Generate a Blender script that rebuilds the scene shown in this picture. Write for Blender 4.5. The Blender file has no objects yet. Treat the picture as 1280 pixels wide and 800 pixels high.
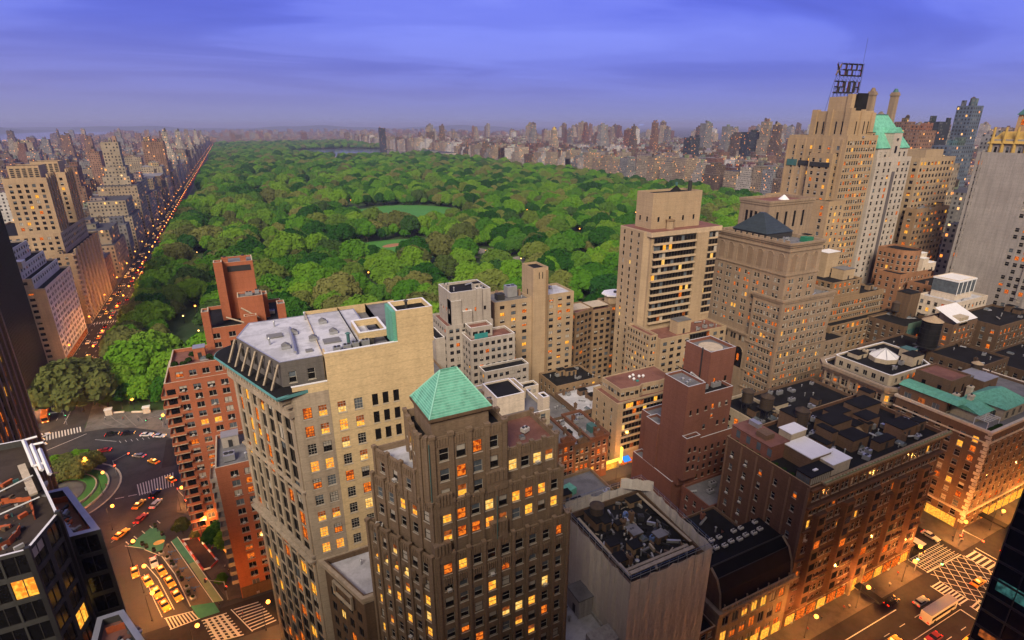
import bpy, bmesh, math, random
import numpy as np
from mathutils import Vector, Matrix
R = math.radians
PI = math.pi
rnd = random.Random(7)
SC = bpy.context.scene
COL = SC.collection

# ------------------------------------------------------------------ camera
CAM = (0.0, 0.0, 120.0)
F_PX, PITCH, ROLL, YAW = 688.8, R(19.52), R(-0.11), R(26.17)
_cy, _sy, _cp, _sp = math.cos(YAW), math.sin(YAW), math.cos(PITCH), math.sin(PITCH)
FWD = np.array([_sy*_cp, _cy*_cp, -_sp]); _r0 = np.array([_cy, -_sy, 0.0]); _u0 = np.cross(_r0, FWD)
RGT = _r0*math.cos(ROLL) + _u0*math.sin(ROLL); UPV = -_r0*math.sin(ROLL) + _u0*math.cos(ROLL)
cd = bpy.data.cameras.new("camera"); cam = bpy.data.objects.new("camera", cd); COL.objects.link(cam)
cd.sensor_width = 36.0; cd.lens = F_PX/1280*36.0; cd.clip_start = 0.5; cd.clip_end = 60000
_m = Matrix(((RGT[0], UPV[0], -FWD[0], CAM[0]), (RGT[1], UPV[1], -FWD[1], CAM[1]), (RGT[2], UPV[2], -FWD[2], CAM[2]), (0, 0, 0, 1)))
cam.matrix_world = _m
SC.camera = cam

# ------------------------------------------------------------------ sky, sun, exposure
SC.view_settings.view_transform = 'Standard'; SC.view_settings.look = 'None'
SC.view_settings.exposure = 0.4; SC.view_settings.gamma = 1.0; SC.view_settings.use_curve_mapping = False
SC.render.engine = 'CYCLES'
SC.cycles.use_denoising = True
SC.cycles.max_bounces = 5; SC.cycles.diffuse_bounces = 2; SC.cycles.glossy_bounces = 2
SC.cycles.transmission_bounces = 2; SC.cycles.volume_bounces = 1; SC.cycles.transparent_max_bounces = 4
SC.cycles.sample_clamp_indirect = 4.0
SC.cycles.caustics_reflective = False; SC.cycles.caustics_refractive = False

W = bpy.data.worlds.new("World"); SC.world = W; W.use_nodes = True
nt = W.node_tree; nt.nodes.clear()
def nd(t, **k):
    n = nt.nodes.new(t)
    for a, v in k.items(): setattr(n, a, v)
    return n
def mth(op, a, b=None, c=None, clamp=False):
    n = nd('ShaderNodeMath', operation=op); n.use_clamp = clamp
    for i, v in enumerate((a, b, c)):
        if v is None: continue
        if isinstance(v, (int, float)): n.inputs[i].default_value = v
        else: nt.links.new(v, n.inputs[i])
    return n.outputs[0]
def mixc(fac, a, b, bt='MIX'):
    n = nd('ShaderNodeMix', data_type='RGBA', blend_type=bt)
    if isinstance(fac, (int, float)): n.inputs[0].default_value = fac
    else: nt.links.new(fac, n.inputs[0])
    for i, v in ((6, a), (7, b)):
        if isinstance(v, tuple): n.inputs[i].default_value = (*v, 1)
        else: nt.links.new(v, n.inputs[i])
    return n.outputs[2]
def ramp(fac, stops, interp='LINEAR'):
    n = nd('ShaderNodeValToRGB'); cr = n.color_ramp; cr.interpolation = interp
    while len(cr.elements) < len(stops): cr.elements.new(0.5)
    for e, (p, c) in zip(cr.elements, stops):
        e.position = p; e.color = (*c, 1) if isinstance(c, tuple) else (c, c, c, 1)
    nt.links.new(fac, n.inputs[0]); return n.outputs[0]
tc = nd('ShaderNodeTexCoord'); sep = nd('ShaderNodeSeparateXYZ'); nt.links.new(tc.outputs['Generated'], sep.inputs[0])
sx, sy_, sz = sep.outputs[0], sep.outputs[1], sep.outputs[2]
# dusk dome: lavender grey at the northern horizon, violet blue above it
grad = ramp(mth('MAXIMUM', sz, 0.0), [(0.0, (0.20, 0.195, 0.31)), (0.05, (0.155, 0.155, 0.35)), (0.14, (0.098, 0.122, 0.47)), (0.26, (0.070, 0.095, 0.52)), (0.6, (0.09, 0.095, 0.38)), (1.0, (0.16, 0.15, 0.32))])
# bluer towards the east, greyer towards the west
east = mth('MULTIPLY_ADD', sx, 0.9, 0.35, clamp=True)
grad = mixc(mth('MULTIPLY', east, 0.55), grad, ramp(mth('MAXIMUM', sz, 0.0), [(0.0, (0.15, 0.17, 0.37)), (0.08, (0.095, 0.13, 0.52)), (0.25, (0.075, 0.10, 0.60)), (1.0, (0.08, 0.08, 0.3))]))
# cloud streaks: noise on the plane of the cloud deck
inv = mth('DIVIDE', 1.0, mth('MAXIMUM', mth('ADD', sz, 0.045), 0.02))
cv = nd('ShaderNodeCombineXYZ'); nt.links.new(mth('MULTIPLY', sx, inv), cv.inputs[0]); nt.links.new(mth('MULTIPLY', sy_, inv), cv.inputs[1])
mp = nd('ShaderNodeMapping'); mp.inputs['Scale'].default_value = (0.42, 0.72, 1); mp.inputs['Rotation'].default_value = (0, 0, R(22)); mp.inputs['Location'].default_value = (3.1, 1.7, 0)
nt.links.new(cv.outputs[0], mp.inputs[0])
nz = nd('ShaderNodeTexNoise'); nz.inputs['Scale'].default_value = 0.55; nz.inputs['Detail'].default_value = 5; nz.inputs['Roughness'].default_value = 0.5; nz.inputs['Distortion'].default_value = 0.5
nt.links.new(mp.outputs[0], nz.inputs[0])
cl = ramp(nz.outputs[0], [(0.44, 0.0), (0.54, 0.45), (0.66, 1.0)], 'EASE')
up = ramp(sz, [(0.02, 0.0), (0.14, 0.55), (0.30, 1.0)])
cfac = mth('MULTIPLY', cl, up)
sky = mixc(mth('MULTIPLY', cfac, 0.8), grad, (0.225, 0.27, 0.74))
dk = ramp(nz.outputs[0], [(0.30, 1.0), (0.49, 0.0)])
sky = mixc(mth('MULTIPLY', mth('MULTIPLY', dk, up), 0.8), sky, (0.034, 0.042, 0.24))
# behind the camera (south) and overhead the cloud is still lit warm by the set sun
south = ramp(mth('MULTIPLY_ADD', sy_, -1.0, mth('MULTIPLY_ADD', sx, -0.30, 0.30)), [(0.0, 0.0), (0.9, 1.0)], 'EASE')
hi = ramp(sz, [(0.0, 0.25), (0.3, 1.0), (1.0, 1.0)])
sky = mixc(mth('MULTIPLY', south, hi), sky, (0.40, 0.31, 0.23))
over = ramp(sz, [(0.55, 0.0), (0.95, 1.0)], 'EASE')
sky = mixc(mth('MULTIPLY', over, 0.75), sky, (0.26, 0.24, 0.24))
bg = nd('ShaderNodeBackground'); bg.inputs[1].default_value = 1.22; nt.links.new(sky, bg.inputs[0])
wo = nd('ShaderNodeOutputWorld'); nt.links.new(bg.outputs[0], wo.inputs[0])

sl = bpy.data.lights.new("sun", 'SUN'); sl.energy = 3.7; sl.angle = R(26); sl.color = (1.0, 0.84, 0.66)
so = bpy.data.objects.new("sun", sl); COL.objects.link(so)
so.rotation_euler = Vector((0.46, 0.62, -0.62)).to_track_quat('-Z', 'Y').to_euler()   # light from the south-west
# ------------------------------------------------------------------ materials
def new_mat(name):
    m = bpy.data.materials.new(name); m.use_nodes = True
    t = m.node_tree; t.nodes.clear()
    o = t.nodes.new('ShaderNodeOutputMaterial')
    return m, t, o
class NT:
    def __init__(s, t): s.t = t
    def n(s, ty, ins=None, **k):
        x = s.t.nodes.new(ty)
        for a, v in k.items(): setattr(x, a, v)
        for i, v in (ins or {}).items(): s.put(x.inputs[i], v)
        return x
    def put(s, sock, v):
        if hasattr(v, 'is_output'): s.t.links.new(v, sock)
        elif isinstance(v, tuple) and len(v) == 3 and len(getattr(sock, 'default_value', (0,)*3)) == 4: sock.default_value = (*v, 1)
        else: sock.default_value = v
    def m(s, op, a, b=None, c=None, clamp=False):
        x = s.n('ShaderNodeMath', {i: v for i, v in enumerate((a, b, c)) if v is not None}, operation=op); x.use_clamp = clamp
        return x.outputs[0]
    def mix(s, f, a, b, bt='MIX'):
        return s.n('ShaderNodeMix', {0: f, 6: a, 7: b}, data_type='RGBA', blend_type=bt).outputs[2]
    def noise(s, vec, scale, det=3, rough=0.55):
        return s.n('ShaderNodeTexNoise', {'Vector': vec, 'Scale': scale, 'Detail': det, 'Roughness': rough}).outputs[0]
    def map(s, vec, sc=(1, 1, 1), loc=(0, 0, 0), rot=(0, 0, 0)):
        return s.n('ShaderNodeMapping', {0: vec, 'Scale': sc, 'Location': loc, 'Rotation': rot}).outputs[0]
    def ramp(s, f, stops):
        x = s.n('ShaderNodeValToRGB', {0: f}); e = x.color_ramp.elements
        while len(e) < len(stops): e.new(0.5)
        for q, (p, c) in zip(e, stops):
            q.position = p; q.color = (c, c, c, 1) if isinstance(c, (int, float)) else (*c, 1)
        return x.outputs[0]
def sc3(c, k): return tuple(min(1, v*k) for v in c)
MATS = {}
def wallmat(key, c, brick=0.0, stain=0.35, rough=0.85, course=1.65):
    """masonry: mottled, streaked by rain, with fine brick or stone-course variation"""
    if key in MATS: return MATS[key]
    m, t, o = new_mat(key); g = NT(t)
    P = g.n('ShaderNodeNewGeometry').outputs['Position']
    big = g.noise(g.map(P, (0.06, 0.06, 0.09)), 1.0, 4)
    col = g.mix(g.ramp(big, [(0.3, 0.0), (0.7, 1.0)]), sc3(c, 0.70), sc3(c, 1.18))
    streak = g.noise(g.map(P, (0.9, 0.9, 0.05)), 1.0, 4, 0.6)
    col = g.mix(g.m('MULTIPLY', g.ramp(streak, [(0.42, 0.0), (0.70, 1.0)]), min(1, stain*1.5)), col, sc3(c, 0.36))
    sm = g.noise(g.map(P, (0.35, 0.35, 0.30)), 1.0, 6, 0.7)
    col = g.mix(g.ramp(sm, [(0.52, 0.0), (0.70, 0.55)]), col, sc3(c, 0.40))
    fine = g.noise(g.map(P, (2.2, 2.2, 6.0)), 1.0, 2)
    col = g.mix(0.35 + brick*0.3, col, g.mix(fine, sc3(c, 0.40), sc3(c, 1.55)))
    if course > 0:
        z = g.n('ShaderNodeSeparateXYZ', {0: P}).outputs[2]
        fr = g.m('FRACT', g.m('DIVIDE', z, course))
        col = g.mix(g.m('MULTIPLY', g.m('LESS_THAN', fr, 0.09), 0.24), col, sc3(c, 0.5))
    b = g.n('ShaderNodeBsdfPrincipled', {'Base Color': col, 'Roughness': rough, 'Specular IOR Level': 0.2})
    bp = g.n('ShaderNodeBump', {'Height': fine, 'Strength': 0.25, 'Distance': 0.05}); t.links.new(bp.outputs[0], b.inputs['Normal'])
    t.links.new(b.outputs[0], o.inputs[0]); MATS[key] = m; return m
def flat(key, c, rough=0.7, var=0.15, metal=0.0, scale=0.6, spec=0.3):
    if key in MATS: return MATS[key]
    m, t, o = new_mat(key); g = NT(t)
    P = g.n('ShaderNodeNewGeometry').outputs['Position']
    f = g.noise(P, scale, 4)
    b = g.n('ShaderNodeBsdfPrincipled', {'Base Color': g.mix(f, sc3(c, 1-var*1.6), sc3(c, 1+var*1.6)), 'Roughness': rough, 'Metallic': metal, 'Specular IOR Level': spec})
    t.links.new(b.outputs[0], o.inputs[0]); MATS[key] = m; return m
def roofmat(key, c, patch=0.4, rough=0.8):
    """roof membrane: patches, ponding stains, grit and seams"""
    if key in MATS: return MATS[key]
    m, t, o = new_mat(key); g = NT(t)
    P = g.n('ShaderNodeNewGeometry').outputs['Position']
    v = g.n('ShaderNodeTexVoronoi', {'Vector': g.map(P, (0.22, 0.3, 0.1)), 'Scale': 1.0}, distance='CHEBYCHEV').outputs['Color']
    s_ = g.n('ShaderNodeSeparateColor', {0: v}).outputs[0]
    col = g.mix(g.m('MULTIPLY', s_, patch), sc3(c, 1.1), sc3(c, 0.6))
    st = g.noise(P, 0.25, 6, 0.65)
    col = g.mix(g.m('MULTIPLY', g.ramp(st, [(0.46, 0.0), (0.60, 1.0)]), 0.75), col, sc3(c, 0.45))
    gr = g.noise(P, 2.5, 4, 0.7)
    col = g.mix(0.35, col, g.mix(gr, sc3(c, 0.5), sc3(c, 1.5)))
    b = g.n('ShaderNodeBsdfPrincipled', {'Base Color': col, 'Roughness': rough, 'Specular IOR Level': 0.12})
    t.links.new(b.outputs[0], o.inputs[0]); MATS[key] = m; return m
def emis(key, c, s, c2=None, scale=1.2):
    if key in MATS: return MATS[key]
    m, t, o = new_mat(key); g = NT(t)
    e = g.n('ShaderNodeEmission', {'Color': c, 'Strength': s})
    if c2:
        P = g.n('ShaderNodeNewGeometry').outputs['Position']
        f = g.ramp(g.noise(P, scale, 2), [(0.38, 0.0), (0.62, 1.0)])
        t.links.new(g.mix(f, c, c2), e.inputs[0])
    t.links.new(e.outputs[0], o.inputs[0]); MATS[key] = m; return m
def glassmat(key, c, rough=0.08, spec=0.5):
    if key in MATS: return MATS[key]
    m, t, o = new_mat(key); g = NT(t)
    P = g.n('ShaderNodeNewGeometry').outputs['Position']
    f = g.noise(P, 0.7, 3)
    b = g.n('ShaderNodeBsdfPrincipled', {'Base Color': g.mix(f, sc3(c, 0.4), sc3(c, 1.7)), 'Roughness': rough, 'Specular IOR Level': spec})
    t.links.new(b.outputs[0], o.inputs[0]); MATS[key] = m; return m

G_DARK = glassmat('window_glass', (0.010, 0.010, 0.011), 0.1, 0.35)
G_BLUE = glassmat('window_glass_pale', (0.09, 0.11, 0.13), 0.15)
M_BLIND = flat('window_blind', (0.40, 0.37, 0.32), 0.8, 0.2, scale=0.4)
L_YEL = emis('lit_window_yellow', (1.0, 0.56, 0.06), 1.0, (0.85, 0.22, 0.02), 2.0)
L_ORG = emis('lit_window_orange', (1.0, 0.23, 0.02), 0.85, (0.30, 0.035, 0.006), 2.0)
L_PAL = emis('lit_window_pale', (1.0, 0.68, 0.20), 0.95, (0.8, 0.36, 0.05), 2.0)
L_DIM = emis('lit_window_dim', (0.42, 0.10, 0.02), 0.8, (0.12, 0.03, 0.008))
LIT = [L_YEL, L_ORG, L_PAL, L_DIM]
M_FRAME = flat('window_frame_dark', (0.045, 0.042, 0.04), 0.6)
M_FRAME_W = flat('window_frame_pale', (0.34, 0.32, 0.28), 0.6)
M_SILL = flat('sill_stone', (0.40, 0.36, 0.30), 0.8)
M_AC = flat('ac_casing', (0.52, 0.50, 0.47), 0.6)
M_STEEL = flat('steel_dark', (0.04, 0.04, 0.042), 0.55, metal=0.2)
M_GALV = flat('galvanised', (0.38, 0.39, 0.41), 0.45, metal=0.5)
M_TAR = roofmat('roof_tar', (0.015, 0.015, 0.016), 0.4, 0.9)
M_GREY = roofmat('roof_grey', (0.17, 0.17, 0.18))
M_WHITE = roofmat('roof_white', (0.49, 0.50, 0.55), 0.55)
M_REDR = roofmat('roof_red', (0.20, 0.095, 0.075))
M_COPPER = wallmat('copper_green', (0.15, 0.45, 0.335), 0.3, 0.75, 0.6)
M_COPPER_D = flat('copper_dark', (0.05, 0.13, 0.13), 0.6, 0.18)
M_WOOD = wallmat('tank_wood', (0.075, 0.055, 0.042), 0.6, 0.5)
M_WHT = flat('paint_white', (0.72, 0.72, 0.74), 0.5, 0.06)

# ------------------------------------------------------------------ mesh building
class MB:
    def __init__(s): s.v = []; s.f = []; s.m = []; s.mats = []
    def mi(s, mat):
        if mat not in s.mats: s.mats.append(mat)
        return s.mats.index(mat)
    def face(s, pts, mat):
        k = len(s.v); s.v.extend(pts); s.f.append(tuple(range(k, k+len(pts)))); s.m.append(s.mi(mat))
    def box(s, x0, y0, z0, x1, y1, z1, mat, rot=0.0, org=None, skip=''):
        c = [(x0, y0), (x1, y0), (x1, y1), (x0, y1)]
        if rot:
            ox, oy = org or ((x0+x1)/2, (y0+y1)/2); ca, sa = math.cos(rot), math.sin(rot)
            c = [(ox+(x-ox)*ca-(y-oy)*sa, oy+(x-ox)*sa+(y-oy)*ca) for x, y in c]
        s.prism(c, z0, z1, mat, bottom='b' not in skip)
    def prism(s, poly, z0, z1, mat, top=None, cap=True, bottom=True):
        n = len(poly); k = len(s.v); i = s.mi(mat)
        s.v.extend([(x, y, z0) for x, y in poly]); s.v.extend([(x, y, z1) for x, y in poly])
        for a in range(n):
            b = (a+1) % n; s.f.append((k+a, k+b, k+n+b, k+n+a)); s.m.append(i)
        if cap: s.f.append(tuple(range(k+n, k+2*n))); s.m.append(s.mi(top or mat))
        if bottom: s.f.append(tuple(range(k+n-1, k-1, -1))); s.m.append(i)
    def frustum(s, p0, z0, p1, z1, mat, cap=True):
        n = len(p0); k = len(s.v); i = s.mi(mat)
        s.v.extend([(x, y, z0) for x, y in p0]); s.v.extend([(x, y, z1) for x, y in p1])
        for a in range(n):
            b = (a+1) % n; s.f.append((k+a, k+b, k+n+b, k+n+a)); s.m.append(i)
        if cap: s.f.append(tuple(range(k+n, k+2*n))); s.m.append(i)
        s.f.append(tuple(range(k+n-1, k-1, -1))); s.m.append(i)
    def cyl(s, x, y, z0, z1, r, mat, n=12, r1=None, cap=True):
        r1 = r if r1 is None else r1
        p = [(x+r*math.cos(2*PI*a/n), y+r*math.sin(2*PI*a/n)) for a in range(n)]
        q = [(x+r1*math.cos(2*PI*a/n), y+r1*math.sin(2*PI*a/n)) for a in range(n)]
        s.frustum(p, z0, q, z1, mat, cap)
    def bar(s, a, b, r, mat, n=4):
        a = Vector(a); b = Vector(b); d = (b-a)
        if d.length < 1e-6: return
        d.normalize(); u = d.orthogonal().normalized(); w = d.cross(u)
        k = len(s.v); i = s.mi(mat)
        for p in (a, b):
            for j in range(n):
                t = 2*PI*(j+0.5)/n; q = p+u*(r*math.cos(t))+w*(r*math.sin(t)); s.v.append(tuple(q))
        for j in range(n):
            l = (j+1) % n; s.f.append((k+j, k+l, k+n+l, k+n+j)); s.m.append(i)
        s.f.append(tuple(range(k+n-1, k-1, -1))); s.m.append(i); s.f.append(tuple(range(k+n, k+2*n))); s.m.append(i)
    def ring(s, poly, z0, z1, out, inn, mat):
        """a band round a polygon: from `inn` inside the outline to `out` outside it"""
        a = offset(poly, out); b = offset(poly, -inn); n = len(poly); k = len(s.v); i = s.mi(mat)
        for q, z in ((a, z0), (a, z1), (b, z1), (b, z0)): s.v.extend([(x, y, z) for x, y in q])
        for l in range(4):
            l2 = (l+1) % 4
            for j in range(n):
                j2 = (j+1) % n
                s.f.append((k+l*n+j, k+l*n+j2, k+l2*n+j2, k+l2*n+j)); s.m.append(i)
    def add(s, o, M=None):
        k = len(s.v)
        s.v.extend([tuple(M @ Vector(p)) for p in o.v] if M is not None else o.v)
        mm = [s.mi(x) for x in o.mats]
        s.f.extend([tuple(q+k for q in f) for f in o.f]); s.m.extend([mm[x] for x in o.m])
    def mesh(s, name, shift=(0, 0, 0)):
        me = bpy.data.meshes.new(name)
        V = np.array(s.v, dtype=np.float32).reshape(-1, 3) - np.array(shift, dtype=np.float32)
        ln = np.array([len(f) for f in s.f], dtype=np.int32)
        li = np.fromiter((q for f in s.f for q in f), dtype=np.int32, count=int(ln.sum()))
        me.vertices.add(len(V)); me.vertices.foreach_set('co', V.ravel())
        me.loops.add(len(li)); me.loops.foreach_set('vertex_index', li)
        me.polygons.add(len(ln)); st = np.zeros(len(ln), dtype=np.int32); st[1:] = np.cumsum(ln)[:-1]
        me.polygons.foreach_set('loop_start', st); me.polygons.foreach_set('loop_total', ln)
        for m in s.mats: me.materials.append(m)
        me.polygons.foreach_set('material_index', np.array(s.m, dtype=np.int32))
        me.polygons.foreach_set('use_smooth', np.zeros(len(ln), dtype=bool))
        me.update(calc_edges=True); me.validate(verbose=False)
        return me
    def build(s, name, parent=None, shift=None):
        if not s.f: return None
        if shift is None: shift = tuple(parent['_org']) if parent is not None and '_org' in parent else (0, 0, 0)
        o = bpy.data.objects.new(name, s.mesh(name, shift)); COL.objects.link(o)
        if parent is not None: o.parent = parent
        return o
def offset(poly, d):
    """mitred offset of a counter-clockwise polygon, outward for d > 0"""
    n = len(poly); out = []
    for i in range(n):
        x0, y0 = poly[i-1]; x1, y1 = poly[i]; x2, y2 = poly[(i+1) % n]
        a = Vector((x1-x0, y1-y0)).normalized(); b = Vector((x2-x1, y2-y1)).normalized()
        na = Vector((a.y, -a.x)); nb = Vector((b.y, -b.x)); m = na+nb
        k = m.dot(m)
        m = m*(2.0/k) if k > 0.15 else na
        out.append((x1+m.x*d, y1+m.y*d))
    return out
def rect(x0, y0, x1, y1): return [(x0, y0), (x1, y0), (x1, y1), (x0, y1)]
def tag(o, label=None, cat=None, group=None, kind=None):
    if label: o['label'] = label
    if cat: o['category'] = cat
    if group: o['group'] = group
    if kind: o['kind'] = kind
    return o
ORGS = {}
def thing(name, label, cat, loc=(0, 0, 0), rotz=0.0, group=None):
    o = bpy.data.objects.new(name, None); COL.objects.link(o); o.location = loc; o.rotation_euler = (0, 0, rotz)
    o.empty_display_size = 1.0
    return tag(o, label, cat, group)
def copy_tree(o, parent=None):
    c = o.copy(); COL.objects.link(c); c.parent = parent
    for ch in o.children: copy_tree(ch, c)
    return c
def to_pix(p):
    v = np.array(p, dtype=float) - np.array(CAM); d = v @ FWD
    if d < 0.5: return None
    return 640+F_PX*(v @ RGT)/d, 400-F_PX*(v @ UPV)/d, d

# ------------------------------------------------------------------ windows
WCACHE = {}
def window_mb(w, h, style, state):
    """one window, origin at the middle of its sill on the wall face, outside towards -y"""
    b = MB(); hw = w/2; fr = M_FRAME; fw = 0.07; d0, d1 = 0.10, 0.22
    if style in ('s', 'g', 'c') and state % 2 == 0: fr = M_FRAME_W
    if style in ('p', 'k'): fr = M_FRAME
    b.box(-hw, d0, 0, -hw+fw, d1, h, fr); b.box(hw-fw, d0, 0, hw, d1, h, fr)
    b.box(-hw+fw, d0, h-fw, hw-fw, d1, h, fr); b.box(-hw+fw, d0, 0, hw-fw, d1, fw, fr)
    up = lo = G_DARK
    if state == 1: up = M_BLIND
    elif state == 2: up = G_BLUE
    elif state == 3: up = lo = M_BLIND
    elif state == 4: up = G_BLUE; lo = G_BLUE
    elif state >= 10:
        up = lo = LIT[(state-10) % 4]
        if state >= 14: up = M_BLIND if state % 2 else L_DIM
    y = d1-0.05; mz = h*(0.5 if state % 3 else 0.58)
    b.face([(-hw, y, 0), (hw, y, 0), (hw, y, mz), (-hw, y, mz)], lo)
    b.face([(-hw, y, mz), (hw, y, mz), (hw, y, h), (-hw, y, h)], up)
    if style in ('s', 'g'): b.box(-hw+fw, d0+0.02, mz-0.04, hw-fw, y-0.003, mz+0.04, fr)
    if style == 'g':
        for k in (1, 2): x = -hw+w*k/3; b.box(x-0.025, d0+0.03, fw, x+0.025, y-0.004, h-fw, fr)
        for k in (0.25, 0.78): b.box(-hw+fw, d0+0.03, h*k-0.025, hw-fw, y-0.004, h*k+0.025, fr)
    if style in ('w', 'b'):
        n = max(2, round(w/1.3))
        for k in range(1, n): x = -hw+w*k/n; b.box(x-0.05, d0, fw, x+0.05, y-0.003, h-fw, fr)
    if style == 'c': b.box(-0.04, d0, fw, 0.04, y-0.003, h-fw, fr)
    if style in ('s', 'g', 'c', 'p'): b.box(-hw-0.1, -0.1, -0.14, hw+0.1, 0.1, -0.002, M_SILL)
    return b
def window_mesh(w, h, style, state):
    k = (round(w, 2), round(h, 2), style, state)
    if k not in WCACHE:
        mb = window_mb(*k); WCACHE[k] = (mb, mb.mesh('window'))
    return WCACHE[k]
def ac_mb():
    b = MB(); b.box(-0.33, -0.45, 0.0, 0.33, 0.1, 0.42, M_AC)
    for k in range(3): b.box(-0.27, -0.47, 0.08+k*0.1, 0.27, -0.45, 0.12+k*0.1, M_STEEL)
    return b
AC = (ac_mb(), None)
AC = (AC[0], AC[0].mesh('air_conditioner'))

class WS:
    """how the windows sit on a facade"""
    def __init__(s, n=None, pitch=3.2, w=1.2, h=1.7, fh=3.3, sill=0.9, top=0.8, bot=None, style='s', lit=0.12, edge=0.6, pair=0, gap=0.35, ac=0.0, cols=None, nrow=99, lits=(0, 1, 2, 3), skip=0.0, blind=0.3, rec=0.3):
        if style in 's p c g'.split(): w *= 1.14; h *= 1.10
        s.__dict__.update(locals())
def picks(spec, r):
    x = r.random()
    if x < spec.lit: return 10 + r.choice(spec.lits) + (4 if r.random() < 0.3 else 0)
    x = r.random()
    if x < spec.blind: return r.choice((1, 1, 2, 2, 3, 4))
    return 0

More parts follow.
